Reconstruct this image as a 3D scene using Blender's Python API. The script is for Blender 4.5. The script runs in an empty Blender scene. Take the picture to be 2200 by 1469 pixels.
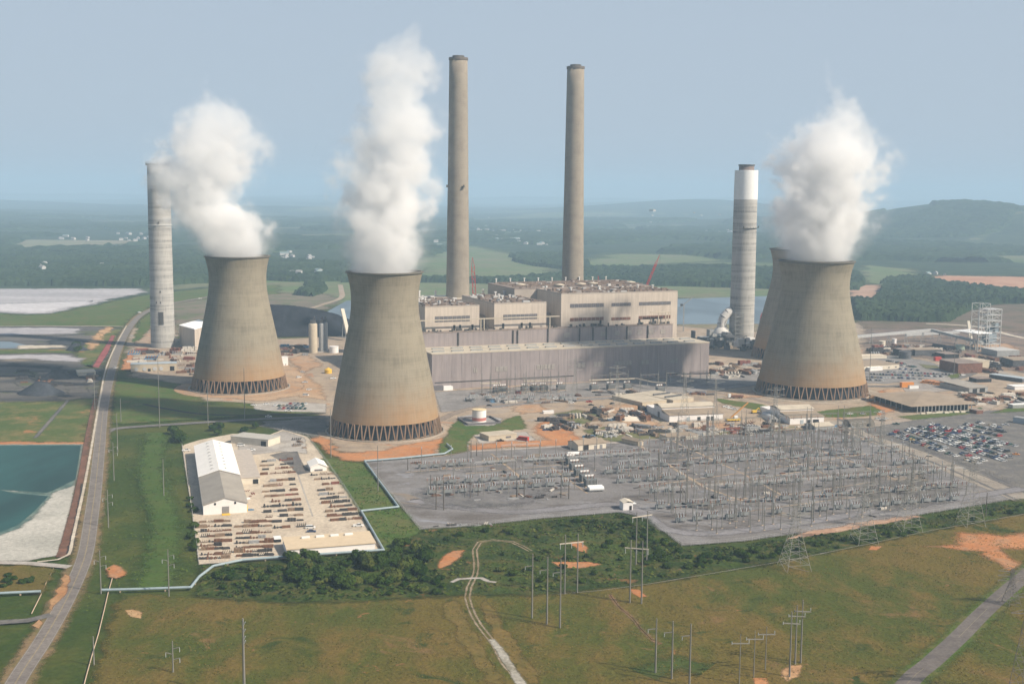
import bpy, bmesh, math, random
import numpy as np
from mathutils import Vector, Matrix
from mathutils.geometry import tessellate_polygon
random.seed(7)
sc = bpy.context.scene
COL = sc.collection
R = math.radians

# ------------------------------------------------------------------ camera
CH = 172.0            # height of the helicopter
FPX = 2600.0          # focal length in photograph pixels (photograph 2200 wide)
PITCH = math.atan((734.5 - 415.0) / FPX)
ROLL = 0.0085
cF = Vector((0, math.cos(PITCH), -math.sin(PITCH)))
_r = Vector((1, 0, 0)); _u = Vector((0, math.sin(PITCH), math.cos(PITCH)))
cR = _r * math.cos(ROLL) + _u * math.sin(ROLL)
cU = _u * math.cos(ROLL) - _r * math.sin(ROLL)
CP = Vector((0, 0, CH))
cam_d = bpy.data.cameras.new('camera'); cam = bpy.data.objects.new('camera', cam_d); COL.objects.link(cam)
cam_d.sensor_width = 36; cam_d.lens = 36 * FPX / 2200; cam_d.clip_start = 1; cam_d.clip_end = 60000
m = Matrix((cR, cU, -cF)).transposed().to_4x4(); m.translation = CP
cam.matrix_world = m; sc.camera = cam
sc.render.resolution_x = 1024; sc.render.resolution_y = 683

def G(x, y, z=0.0):
    """point of the place that stands at height z where the photograph shows (x, y)"""
    d = cF * FPX + cR * (x - 1100) - cU * (y - 734.5)
    t = (z - CH) / d.z
    p = CP + d * t
    return Vector((p.x, p.y, z))
def PY(p):
    v = Vector(p) - CP
    return 734.5 - FPX * v.dot(cU) / v.dot(cF)
def PX(p):
    v = Vector(p) - CP
    return 1100 + FPX * v.dot(cR) / v.dot(cF)
def HT(p, y):
    """height above ground point p of what shows at picture row y"""
    a, b = -5.0, 600.0
    for _ in range(50):
        c = (a + b) / 2
        if PY((p[0], p[1], c)) > y: a = c
        else: b = c
    return a
def AT(x, D):
    """ground point at distance D along Y below picture column x (base row)"""
    y = 415 + CH * FPX / D
    p = G(x, y)
    return Vector((p.x * D / p.y, D, 0))

# ------------------------------------------------------------------ object helpers
def tag(o, label=None, cat=None, group=None, kind=None):
    if label: o['label'] = label
    if cat: o['category'] = cat
    if group: o['group'] = group
    if kind: o['kind'] = kind
    return o
def thing(name, label, cat, loc=(0, 0, 0), rot=0.0, group=None):
    o = bpy.data.objects.new(name, None); COL.objects.link(o)
    o.empty_display_size = 1
    o.location = loc; o.rotation_euler = (0, 0, rot)
    return tag(o, label, cat, group)
def dup(root, loc, rot, label, group=None, scale=None, mats=None):
    r = root.copy(); COL.objects.link(r); r.location = loc; r.rotation_euler = (0, 0, rot)
    if scale: r.scale = scale if hasattr(scale, '__len__') else (scale,) * 3
    r['label'] = label
    if group: r['group'] = group
    def kids(a, b):
        for ch in KIDS.get(a.name, ()):
            c = ch.copy(); COL.objects.link(c); c.parent = b
            if mats and ch.name.split('.')[0] in mats:
                c.material_slots[0].link = 'OBJECT'; c.material_slots[0].material = mats[ch.name.split('.')[0]]
            KIDS.setdefault(b.name, []).append(c)
            kids(ch, c)
    kids(root, r)
    if mats and root.type == 'MESH' and 'self' in mats:
        r.material_slots[0].link = 'OBJECT'; r.material_slots[0].material = mats['self']
    return r
KIDS = {}
class MB:
    def __init__(s): s.v = []; s.f = []; s.sm = []
    def add(s, vs, fs, smooth=False):
        n = len(s.v); s.v += [tuple(v) for v in vs]
        s.f += [tuple(i + n for i in f) for f in fs]; s.sm += [smooth] * len(fs); return s
    def box(s, x, y, z, sx, sy, sz, rot=0.0):
        """centre x, y; base z"""
        c, q = math.cos(rot), math.sin(rot); vs = []
        for dz in (0, sz):
            for dx, dy in ((-.5, -.5), (.5, -.5), (.5, .5), (-.5, .5)):
                a, b = dx * sx, dy * sy
                vs.append((x + a * c - b * q, y + a * q + b * c, z + dz))
        return s.add(vs, [(3, 2, 1, 0), (4, 5, 6, 7), (0, 1, 5, 4), (1, 2, 6, 5), (2, 3, 7, 6), (3, 0, 4, 7)])
    def bar(s, a, b, w, h=None):
        """square bar between two points"""
        a = Vector(a); b = Vector(b); h = h or w
        d = (b - a)
        if d.length < 1e-6: return s
        d.normalize(); up = Vector((0, 0, 1)) if abs(d.z) < .95 else Vector((1, 0, 0))
        e = d.cross(up).normalized(); g = e.cross(d).normalized()
        vs = []
        for p in (a, b):
            for i, j in ((-1, -1), (1, -1), (1, 1), (-1, 1)): vs.append(p + e * (i * w / 2) + g * (j * h / 2))
        return s.add(vs, [(3, 2, 1, 0), (4, 5, 6, 7), (0, 1, 5, 4), (1, 2, 6, 5), (2, 3, 7, 6), (3, 0, 4, 7)])
    def tube(s, a, b, r0, r1=None, n=8, caps=True):
        a = Vector(a); b = Vector(b); r1 = r0 if r1 is None else r1
        d = (b - a).normalized(); up = Vector((0, 0, 1)) if abs(d.z) < .95 else Vector((1, 0, 0))
        e = d.cross(up).normalized(); g = e.cross(d).normalized(); vs = []
        for p, r in ((a, r0), (b, r1)):
            for k in range(n):
                t = 2 * math.pi * k / n; vs.append(p + (e * math.cos(t) + g * math.sin(t)) * r)
        s.add(vs, [(k, (k + 1) % n, n + (k + 1) % n, n + k) for k in range(n)], True)
        if caps: s.add(vs, [tuple(range(n - 1, -1, -1)), tuple(range(n, 2 * n))])
        return s
    def path(s, pts, r, n=8):
        for a, b in zip(pts[:-1], pts[1:]): s.tube(a, b, r, r, n)
        return s
    def lathe(s, prof, n=32, x=0, y=0, cap=False, smooth=True):
        """profile [(r, z)]"""
        vs = []
        for r, z in prof:
            for k in range(n):
                t = 2 * math.pi * k / n; vs.append((x + r * math.cos(t), y + r * math.sin(t), z))
        fs = []
        for i in range(len(prof) - 1):
            for k in range(n):
                k2 = (k + 1) % n; fs.append((i * n + k, i * n + k2, (i + 1) * n + k2, (i + 1) * n + k))
        s.add(vs, fs, smooth)
        if cap:
            s.add(vs[-n:], [tuple(range(n))])
        return s
    def prism(s, poly, z0, z1):
        n = len(poly); vs = [(p[0], p[1], z0) for p in poly] + [(p[0], p[1], z1) for p in poly]
        fs = [(k, (k + 1) % n, n + (k + 1) % n, n + k) for k in range(n)]
        tri = tessellate_polygon([[Vector((p[0], p[1], 0)) for p in poly]])
        fs += [tuple(i + n for i in t) for t in tri]
        return s.add(vs, fs)
    def gable(s, x0, x1, y0, y1, z0, zr, over=0.0, along='y', th=0.35):
        """two roof slabs; ridge along y or x"""
        if along == 'y':
            xm = (x0 + x1) / 2; k = (zr - z0) / ((x1 - x0) / 2)
            a, b, c, d = x0 - over, x1 + over, y0 - over, y1 + over
            zl = z0 - k * over
            for (p, q) in ((a, xm), (b, xm)):
                vs = [(p, c, zl), (q, c, zr), (q, d, zr), (p, d, zl)]
                vs += [(v[0], v[1], v[2] + th) for v in vs]
                s.add(vs, [(0, 1, 2, 3), (7, 6, 5, 4), (0, 4, 5, 1), (1, 5, 6, 2), (2, 6, 7, 3), (3, 7, 4, 0)])
        else:
            t = MB(); t.gable(y0, y1, x0, x1, z0, zr, over, 'y', th)
            s.add([(v[1], v[0], v[2]) for v in t.v], [tuple(reversed(f)) for f in t.f])
        return s
    def build(s, name, mat, parent=None, loc=None, rot=0.0):
        me = bpy.data.meshes.new(name); me.from_pydata(s.v, [], s.f); me.materials.append(mat)
        if any(s.sm): me.polygons.foreach_set('use_smooth', s.sm)
        bm = bmesh.new(); bm.from_mesh(me); bmesh.ops.recalc_face_normals(bm, faces=bm.faces); bm.to_mesh(me); bm.free()
        me.update()
        o = bpy.data.objects.new(name, me); COL.objects.link(o)
        if loc is not None: o.location = loc
        if rot: o.rotation_euler = (0, 0, rot)
        if parent is not None:
            o.parent = parent; KIDS.setdefault(parent.name, []).append(o)
        return o

ORD = ['first', 'second', 'third', 'fourth', 'fifth', 'sixth', 'seventh', 'eighth', 'ninth', 'tenth', 'eleventh', 'twelfth',
       'thirteenth', 'fourteenth', 'fifteenth', 'sixteenth', 'seventeenth', 'eighteenth', 'nineteenth', 'twentieth']
def nth(i):
    if i < 20: return ORD[i]
    t = (i + 1) // 10; u = (i + 1) % 10
    tens = ['', '', 'twenty', 'thirty', 'forty', 'fifty', 'sixty', 'seventy', 'eighty', 'ninety', 'one hundred', 'one hundred ten'][t]
    return (tens + '-' + ORD[u - 1]) if u else {2: 'twentieth', 3: 'thirtieth', 4: 'fortieth', 5: 'fiftieth', 6: 'sixtieth', 7: 'seventieth', 8: 'eightieth', 9: 'ninetieth', 10: 'hundredth', 11: 'one hundred tenth'}[t]

# ------------------------------------------------------------------ materials
class NT:
    def __init__(s, name):
        s.m = bpy.data.materials.new(name); s.m.use_nodes = True
        s.t = s.m.node_tree; s.t.nodes.clear()
    def n(s, typ, ins=None, **kw):
        nd = s.t.nodes.new(typ)
        for k, v in kw.items(): setattr(nd, k, v)
        for k, v in (ins or {}).items(): s.set(nd, k, v)
        return nd
    def set(s, nd, k, v):
        if isinstance(v, bpy.types.NodeSocket): s.t.links.new(v, nd.inputs[k])
        elif isinstance(v, bpy.types.Node): s.t.links.new(v.outputs[0], nd.inputs[k])
        else:
            if hasattr(v, '__len__') and len(v) == 3 and nd.inputs[k].type == 'RGBA': v = tuple(v) + (1,)
            nd.inputs[k].default_value = v
    def math(s, op, a, b=None, clamp=False):
        nd = s.n('ShaderNodeMath', operation=op, use_clamp=clamp); s.set(nd, 0, a)
        if b is not None: s.set(nd, 1, b)
        return nd.outputs[0]
    def mix(s, fac, a, b, blend='MIX'):
        nd = s.n('ShaderNodeMix', data_type='RGBA', blend_type=blend)
        s.set(nd, 0, fac); s.set(nd, 6, a); s.set(nd, 7, b); return nd.outputs[2]
    def ramp(s, v, a, b):
        nd = s.n('ShaderNodeMapRange', interpolation_type='SMOOTHSTEP'); s.set(nd, 0, v); s.set(nd, 1, a); s.set(nd, 2, b)
        return nd.outputs[0]
    def pos(s, scale=(1, 1, 1), obj=False):
        if obj: src = s.n('ShaderNodeTexCoord').outputs['Object']
        else: src = s.n('ShaderNodeNewGeometry').outputs['Position']
        mp = s.n('ShaderNodeMapping'); s.set(mp, 0, src); s.set(mp, 3, scale); return mp.outputs[0]
    def noise(s, vec, scale, detail=4, rough=.55, dist=0.0):
        nd = s.n('ShaderNodeTexNoise'); s.set(nd, 'Vector', vec); nd.inputs['Scale'].default_value = scale
        nd.inputs['Detail'].default_value = detail; nd.inputs['Roughness'].default_value = rough
        nd.inputs['Distortion'].default_value = dist; return nd.outputs[0]
    def out(s, sh, vol=None):
        o = s.n('ShaderNodeOutputMaterial')
        if sh is not None: s.set(o, 0, sh)
        if vol is not None: s.set(o, 1, vol)
        return s.m
    def bsdf(s, col, rough=.8, metal=0.0, spec=.3, normal=None, alpha=None):
        b = s.n('ShaderNodeBsdfPrincipled'); s.set(b, 'Base Color', col); s.set(b, 'Roughness', rough)
        b.inputs['Metallic'].default_value = metal; b.inputs['Specular IOR Level'].default_value = spec
        if normal is not None: s.set(b, 'Normal', normal)
        if alpha is not None: s.set(b, 'Alpha', alpha)
        return b
    def bump(s, h, strength=.5, dist=1.0):
        b = s.n('ShaderNodeBump'); s.set(b, 'Height', h); b.inputs['Strength'].default_value = strength
        b.inputs['Distance'].default_value = dist; return b.outputs[0]
_mc = {}
def paint(name, col, rough=.75, var=.12, scale=.4, metal=0.0, spec=.3, obj=False):
    if 'coal' in name: spec = .03
    """weathered flat colour"""
    if name in _mc: return _mc[name]
    t = NT(name); p = t.pos(obj=obj)
    n1 = t.noise(p, scale, 5, .6); n2 = t.noise(p, scale * 6, 3)
    k = t.math('ADD', t.math('MULTIPLY', n1, .7), t.math('MULTIPLY', n2, .3))
    c = t.mix(t.ramp(k, .3, .7), tuple(v * (1 - var) for v in col), tuple(min(1, v * (1 + var)) for v in col))
    _mc[name] = t.out(t.bsdf(c, rough, metal, spec)); return _mc[name]
def ground_mat(name, cols, s1=.01, s2=.06, s3=.5, feather=True, streak=None, bump=.3, spots=None, rough=.95, patch=.5):
    """earth, grass, gravel: three colours mixed at three sizes of noise; ragged border through the attribute edge"""
    t = NT(name); p = t.pos(streak or (1, 1, 1)); p0 = t.pos()
    a = t.noise(p, s1, 5, .6, .6); b = t.noise(p, s2, 5, .65); c = t.noise(p0, s3, 4, .7)
    m1 = t.mix(t.ramp(a, .5 - patch * .25, .5 + patch * .25), cols[0], cols[1])
    m2 = t.mix(t.ramp(b, .42, .68), m1, cols[2])
    g = t.n('ShaderNodeMapRange'); t.set(g, 0, c); g.inputs[1].default_value = .25; g.inputs[2].default_value = .75
    g.inputs[3].default_value = .72; g.inputs[4].default_value = 1.28
    m3 = t.mix(1.0, m2, g.outputs[0], 'MULTIPLY')
    for (sc_, th, w, colr) in (spots or ()):
        sp = t.noise(t.pos((1, 1, 1)), sc_, 5, .62, .8)
        m3 = t.mix(t.ramp(sp, th, th + w), m3, colr)
    al = None
    if feather:
        e = t.n('ShaderNodeAttribute', attribute_name='edge').outputs['Fac']
        nn = t.math('ADD', t.math('MULTIPLY', t.noise(p0, .12, 5, .7), .7), t.math('MULTIPLY', t.noise(p0, .9, 3, .7), .3))
        al = t.ramp(t.math('ADD', t.math('MULTIPLY', e, 1.5), t.math('MULTIPLY', t.math('SUBTRACT', nn, .5), 3.0)), .12, 1.35)
    h = t.math('ADD', t.math('MULTIPLY', b, 2.0), c)
    return t.out(t.bsdf(m3, rough, spec=.15, normal=t.bump(h, bump, 1.0), alpha=al))

ZL = [0.0]
def patch(name, poly, mat, w=4.0, label=None, cat=None, kind='structure', world=False, jit=0.0, z=None, group=None):
    """a sheet of ground; poly in photograph pixels of its outline on the ground"""
    ZL[0] += .003
    zz = ZL[0] if z is None else z
    if any(k in name for k in ('grass', 'scrub', 'earth', 'meadow', 'field', 'worn', 'slope', 'ash', 'hillside', 'verge', 'plant_ground', 'rail_ground', 'dark_gravel')):
        w = w * (4 if 'red_earth' in name else 1.3 if 'worn' in name else 2.4) if w > 1 else w; jit = jit or w * .25
    P = [Vector((p[0], p[1], 0)) if world else G(p[0], p[1]) for p in poly]
    aa = abs(sum(P[i].x * P[(i + 1) % len(P)].y - P[(i + 1) % len(P)].x * P[i].y for i in range(len(P)))) / 2
    w = min(w, aa / sum((P[i] - P[i - 1]).length for i in range(len(P))) * 1.1)
    # subdivide + jitter
    rng = random.Random(len(name) + len(poly)); Q = []
    step = max(5.0, w * .9)
    for i, a in enumerate(P):
        b = P[(i + 1) % len(P)]; L = (b - a).length; k = max(1, min(60, int(L / step))) if jit else 1
        for j in range(k):
            q = a.lerp(b, j / k)
            if jit and j: q += Vector((rng.uniform(-jit, jit), rng.uniform(-jit, jit), 0))
            Q.append(q)
    n = len(Q)
    area = sum(Q[i].x * Q[(i + 1) % n].y - Q[(i + 1) % n].x * Q[i].y for i in range(n))
    if area < 0: Q.reverse()
    inn = []; out_ = []
    Qa = np.array([(q.x, q.y) for q in Q]); Qb = np.roll(Qa, -1, 0); dd = Qb - Qa; LL = (dd ** 2).sum(1) + 1e-9
    def room(i, nx, ny):
        # distance along the inward normal to the other side
        p = Qa[i]; den = nx * dd[:, 1] - ny * dd[:, 0]; ok = np.abs(den) > 1e-9
        r = Qa - p; den = np.where(ok, den, 1)
        t = (r[:, 0] * dd[:, 1] - r[:, 1] * dd[:, 0]) / den; u = (r[:, 0] * ny - r[:, 1] * nx) / den
        idx = np.arange(n); adj = (idx == i) | (idx == (i - 1) % n)
        h = ok & (t > 1e-3) & (u >= -.01) & (u <= 1.01) & ~adj
        m = t[h].min() if h.any() else 1e9
        # nearest point on far edges
        s_ = np.clip(((p - Qa) * dd).sum(1) / LL, 0, 1); dist = np.sqrt(((Qa + dd * s_[:, None] - p) ** 2).sum(1))
        far = (np.minimum((idx - i) % n, (i - idx) % n) > 3) & (n > 9)
        if far.any(): m = min(m, dist[far].min())
        return m
    for i in range(n):
        a, b, c = Q[i - 1], Q[i], Q[(i + 1) % n]
        d1 = (b - a).normalized(); d2 = (c - b).normalized()
        n1 = Vector((-d1.y, d1.x, 0)); n2 = Vector((-d2.y, d2.x, 0)); nn = n1 + n2
        if nn.length < .2: nn = n1
        nn.normalize(); k = 1 / max(.6, nn.dot(n1))
        inn.append(b + nn * min(w * k * .5, .4 * room(i, nn.x, nn.y))); out_.append(b - nn * w * k * .5)
    vs = [(v.x, v.y, zz) for v in out_ + inn]
    fs = [(i, (i + 1) % n, n + (i + 1) % n, n + i) for i in range(n)]
    for tri in tessellate_polygon([[Vector((v.x, v.y, 0)) for v in inn]]): fs.append(tuple(n + i for i in tri))
    me = bpy.data.meshes.new(name); me.from_pydata(vs, [], fs); me.materials.append(mat)
    at = me.attributes.new('edge', 'FLOAT', 'POINT'); at.data.foreach_set('value', [0.0] * n + [1.0] * n)
    bm = bmesh.new(); bm.from_mesh(me)
    for f in bm.faces:
        if f.normal.z < 0: f.normal_flip()
    bm.to_mesh(me); bm.free()
    o = bpy.data.objects.new(name, me); COL.objects.link(o)
    tag(o, label, cat, group, kind if kind else None); return o
def catmull(P, step=8.0):
    out = []; n = len(P)
    for i in range(n - 1):
        p0, p1, p2, p3 = P[max(0, i - 1)], P[i], P[i + 1], P[min(n - 1, i + 2)]
        k = max(1, int((p2 - p1).length / step))
        for j in range(k):
            t = j / k
            out.append(.5 * ((2 * p1) + (p2 - p0) * t + (2 * p0 - 5 * p1 + 4 * p2 - p3) * t * t + (3 * p1 - p0 - 3 * p2 + p3) * t ** 3))
    out.append(P[-1]); return out
def ribbon(name, pts, width, mat, off=0.0, px=True, w=0.0, label=None, cat=None, kind='structure', group=None, z=None, smooth=True, dash=None):
    """a road or track along a line"""
    ZL[0] += .003
    zz = ZL[0] if z is None else z
    P = [G(*p) if px else Vector((p[0], p[1], 0)) for p in pts]
    if smooth: P = catmull(P)
    n = len(P); vs = []; fs = []; ed = []
    cum = 0
    for i in range(n):
        d = (P[min(n - 1, i + 1)] - P[max(0, i - 1)]).normalized(); e = Vector((-d.y, d.x, 0))
        c = P[i] + e * off
        hw = width / 2
        for o_, a in ((hw + w / 2, 0.0), (hw - w / 2 if w else hw * .98, 1.0), (-(hw - w / 2 if w else hw * .98), 1.0), (-(hw + w / 2), 0.0)):
            q = c + e * o_; vs.append((q.x, q.y, zz)); ed.append(a)
    L = 0
    for i in range(n - 1):
        L += (P[i + 1] - P[i]).length
        if dash and (L % dash[0]) > dash[1]: continue
        for k in range(3): fs.append((4 * i + k, 4 * i + 4 + k, 4 * i + 5 + k, 4 * i + 1 + k))
    me = bpy.data.meshes.new(name); me.from_pydata(vs, [], fs); me.materials.append(mat)
    at = me.attributes.new('edge', 'FLOAT', 'POINT'); at.data.foreach_set('value', ed)
    bm = bmesh.new(); bm.from_mesh(me)
    for f in bm.faces:
        if f.normal.z < 0: f.normal_flip()
    bm.to_mesh(me); bm.free()
    o = bpy.data.objects.new(name, me); COL.objects.link(o)
    tag(o, label, cat, group, kind); return o
# ------------------------------------------------------------------ light, sky, air
SUN_AZ = R(25); SUN_EL = R(40)      # sun stands to the right, a little on the helicopter's side
sd = Vector((math.cos(SUN_EL) * math.cos(SUN_AZ), -math.cos(SUN_EL) * math.sin(SUN_AZ), math.sin(SUN_EL)))
sl = bpy.data.lights.new('sun', 'SUN'); sl.energy = 5.0; sl.angle = R(.7); sl.color = (1, .89, .74)
so = bpy.data.objects.new('sun', sl); COL.objects.link(so); so.rotation_euler = sd.to_track_quat('Z', 'Y').to_euler()
so.location = (0, 0, 600)
w = bpy.data.worlds.new('World'); sc.world = w; w.use_nodes = True
nt = w.node_tree; nt.nodes.clear()
sky = nt.nodes.new('ShaderNodeTexSky'); sky.sky_type = 'NISHITA'; sky.sun_disc = False
sky.sun_elevation = SUN_EL; sky.sun_rotation = math.atan2(sd.x, sd.y)
sky.air_density = 1.0; sky.dust_density = 3.5; sky.ozone_density = 2.5; sky.altitude = 200
bg = nt.nodes.new('ShaderNodeBackground'); bg.inputs[1].default_value = .074
wo = nt.nodes.new('ShaderNodeOutputWorld'); 
mx = nt.nodes.new('ShaderNodeMix'); mx.data_type = 'RGBA'; 
tc = nt.nodes.new('ShaderNodeTexCoord'); sx = nt.nodes.new('ShaderNodeSeparateXYZ'); mr = nt.nodes.new('ShaderNodeMapRange'); mr.interpolation_type = 'SMOOTHSTEP'
nt.links.new(tc.outputs['Generated'], sx.inputs[0]); nt.links.new(sx.outputs[2], mr.inputs[0])
mr.inputs[1].default_value = .12; mr.inputs[2].default_value = .7; mr.inputs[3].default_value = .9; mr.inputs[4].default_value = .0
nt.links.new(mr.outputs[0], mx.inputs[0])
nt.links.new(sky.outputs[0], mx.inputs[6]); mx.inputs[7].default_value = (5.1, 6.0, 7.1, 1)   # smog between the blue sky and us
nt.links.new(mx.outputs[2], bg.inputs[0]); nt.links.new(bg.outputs[0], wo.inputs[0])
sc.view_settings.view_transform = 'Standard'; sc.view_settings.look = 'None'
sc.view_settings.exposure = 0.36; sc.view_settings.gamma = 1.0
cy = sc.cycles
cy.max_bounces = 12; cy.diffuse_bounces = 2; cy.glossy_bounces = 2; cy.transmission_bounces = 2
cy.volume_bounces = 5; cy.transparent_max_bounces = 24; cy.caustics_reflective = False; cy.caustics_refractive = False
cy.use_denoising = True
cy.volume_step_rate = 1.0; cy.volume_max_steps = 256

def haze():
    t = NT('haze_air')
    v = t.n('ShaderNodeVolumePrincipled')
    v.inputs['Color'].default_value = (.56, .785, 1.0, 1); v.inputs['Density'].default_value = .00014
    v.inputs['Anisotropy'].default_value = .0
    mat = t.out(None, v.outputs[0])
    X, Y0, Y1, Z0, Z1 = 13000, -200, 22000, -6, 345
    o = MB().box(0, (Y0 + Y1) / 2, Z0, 2 * X, Y1 - Y0, Z1 - Z0).build('haze', mat)
    tag(o, kind='stuff')
haze()
# ------------------------------------------------------------------ big structures of the plant
def concrete(name, c1, c2, stain=None, band=.12, ribs=0, zst=40, bandamt=.5, angs=.22):
    t = NT(name); 
    geo = t.n('ShaderNodeTexCoord').outputs['Object']
    sep = t.n('ShaderNodeSeparateXYZ'); t.set(sep, 0, geo)
    x, y, z = sep.outputs
    ang = t.math('ARCTAN2', y, x)
    comb = t.n('ShaderNodeCombineXYZ'); t.set(comb, 0, t.math('MULTIPLY', ang, angs)); t.set(comb, 1, 0.0); t.set(comb, 2, t.math('MULTIPLY', z, band))
    b1 = t.noise(comb.outputs[0], 2.2, 5, .65)
    comb2 = t.n('ShaderNodeCombineXYZ'); t.set(comb2, 0, t.math('MULTIPLY', ang, 14)); t.set(comb2, 1, 3.0); t.set(comb2, 2, t.math('MULTIPLY', z, .05))
    b2 = t.noise(comb2.outputs[0], 1.6, 4, .6)
    mp = t.pos((1, 1, 1), True); b3 = t.noise(mp, .09, 5, .65)
    k = t.math('ADD', t.math('ADD', t.math('MULTIPLY', b1, bandamt), t.math('MULTIPLY', b2, .34)), t.math('MULTIPLY', b3, .75 - bandamt))
    c = t.mix(t.ramp(k, .38, .62), c1, c2)
    if stain:
        g = t.ramp(t.math('ADD', z, t.math('MULTIPLY', b3, 30)), zst + 22, 6)
        c = t.mix(t.math('MULTIPLY', g, .8), c, stain)
    # lift joints and form panels
    lj = t.math('FRACT', t.math('MULTIPLY', z, 1 / 1.85)); l1 = t.ramp(lj, .14, .0)
    if ribs:
        rj = t.math('FRACT', t.math('MULTIPLY', ang, ribs / 6.2832)); l1 = t.math('MAXIMUM', l1, t.math('MULTIPLY', t.ramp(rj, .16, 0), .8))
    c = t.mix(t.math('MULTIPLY', l1, .22), c, (c1[0] * .5, c1[1] * .5, c1[2] * .5))
    return t.out(t.bsdf(c, .92, spec=.12))
M_TOWER = concrete('tower_concrete', (.18, .158, .118), (.262, .23, .172), (.37, .20, .08), band=.10, ribs=110, bandamt=.4)
M_TOWER_DARK = paint('rim_dark_concrete', (.13, .12, .10))
M_LEG = paint('leg_concrete', (.24, .155, .10), var=.2)
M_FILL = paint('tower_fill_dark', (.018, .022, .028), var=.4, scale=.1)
M_TALL = concrete('tall_chimney_concrete', (.215, .182, .145), (.285, .247, .197), band=.05, bandamt=.35)
M_GREY = concrete('grey_chimney_concrete', (.19, .185, .178), (.42, .405, .375), band=.10, bandamt=.82, angs=.05)
M_WHITE = paint('white_paint', (.72, .72, .70), var=.05)
M_DARKMETAL = paint('dark_metal', (.07, .065, .06), var=.3)
M_FLUE = paint('brown_flue', (.17, .13, .115), var=.2)
M_GREYMETAL = paint('grey_metal', (.33, .33, .32), rough=.5, metal=.2)
M_RUST = paint('rusty_steel', (.16, .075, .05), var=.35)
M_SOIL_RING = paint('concrete_apron', (.34, .29, .23), var=.15)

PROF = [(38.6, 11), (37.6, 17), (36.3, 25), (34.2, 36), (31.7, 48), (29.3, 60), (27.1, 71), (25.3, 81), (24.4, 88), (24.1, 94), (24.3, 101), (25.3, 108), (27.0, 115)]
def smooth_prof(P, k=3):
    out = []
    for i in range(len(P) - 1):
        p0, p1, p2, p3 = [Vector(P[max(0, min(len(P) - 1, i + d))]) for d in (-1, 0, 1, 2)]
        for j in range(k):
            t = j / k
            q = .5 * ((2 * p1) + (p2 - p0) * t + (2 * p0 - 5 * p1 + 4 * p2 - p3) * t * t + (3 * p1 - p0 - 3 * p2 + p3) * t ** 3)
            out.append((q.x, q.y))
    return out + [tuple(P[-1])]
def cooling_tower(loc, s, label, npair=44):
    t = thing('cooling_tower', label, 'cooling tower', loc, 0, 'hyperbolic cooling towers')
    pr = [(r * s, z) for r, z in smooth_prof(PROF)]
    inner = [(r - .8, z) for r, z in reversed(pr)]
    sh = MB().lathe(pr + inner + [pr[0]], 96).build('shell', M_TOWER, t)
    r0 = pr[-1][0]
    MB().lathe([(r0 - 1, 115.02), (r0 + .9, 115.02), (r0 + .9, 116), (r0 - 1, 116), (r0 - 1, 115.02)], 96, smooth=False).build('rim', M_TOWER_DARK, sh)
    rb = pr[0][0]; rg = rb + 2.2
    leg = None
    for k in range(npair):
        for sgn in (-1, 1):
            ab = 2 * math.pi * (k + .5) / npair + sgn * .06 / 1.0; at = 2 * math.pi * (k + .5 + sgn * .44) / npair
            a0 = 2 * math.pi * (k + .5 + sgn * .12) / npair
            # legs form a row of V shapes: wide at the ground, together at the shell
            p = Vector((rg * math.cos(at), rg * math.sin(at), 0)); q = Vector((rb * math.cos(a0), rb * math.sin(a0), 11.2))
            MB().bar(p, q, .8).build('leg', M_LEG, t)
    MB().lathe([(rg + 2.5, 0), (rg + 2.5, .9), (rg + 1.2, .9), (rg + 1.2, 0.2)], 96, smooth=False).build('basin_wall', M_SOIL_RING, t)
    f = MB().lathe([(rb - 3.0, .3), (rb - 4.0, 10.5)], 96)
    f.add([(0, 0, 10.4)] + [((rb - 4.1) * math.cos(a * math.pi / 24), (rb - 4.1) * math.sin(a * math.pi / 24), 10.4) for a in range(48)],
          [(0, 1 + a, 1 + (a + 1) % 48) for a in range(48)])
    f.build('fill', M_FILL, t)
    return t
P_L = G(515, 832); P_F = G(828, 925); P_R = G(1743, 842)
D4 = 1288.0; P_4 = AT(1722 - 9, D4)
cooling_tower(P_L, 1.02, 'cooling tower at the far left, beside the striped grey chimney')
cooling_tower(P_F, 1.0, 'nearest and largest-looking cooling tower, standing left of the turbine hall')
cooling_tower(P_R, 1.2, 'cooling tower on the right, in front of another tower, beside the car parks')
cooling_tower(P_4, 1.2, 'cooling tower mostly hidden behind the right-hand one')
print('towers', P_L, P_F, P_R, P_4)

def tube_chimney(name, loc, h, r0, r1, mat, label, group):
    t = thing(name, label, 'chimney', loc, 0, group)
    n = 14
    pr = [(r0 + (r1 - r0) * (i / n) ** .8, h * i / n) for i in range(n + 1)]
    MB().lathe(pr + [(r1 - 1.2, h), (r1 - 1.2, h - 8)], 48).build('shaft', mat, t)
    return t
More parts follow.
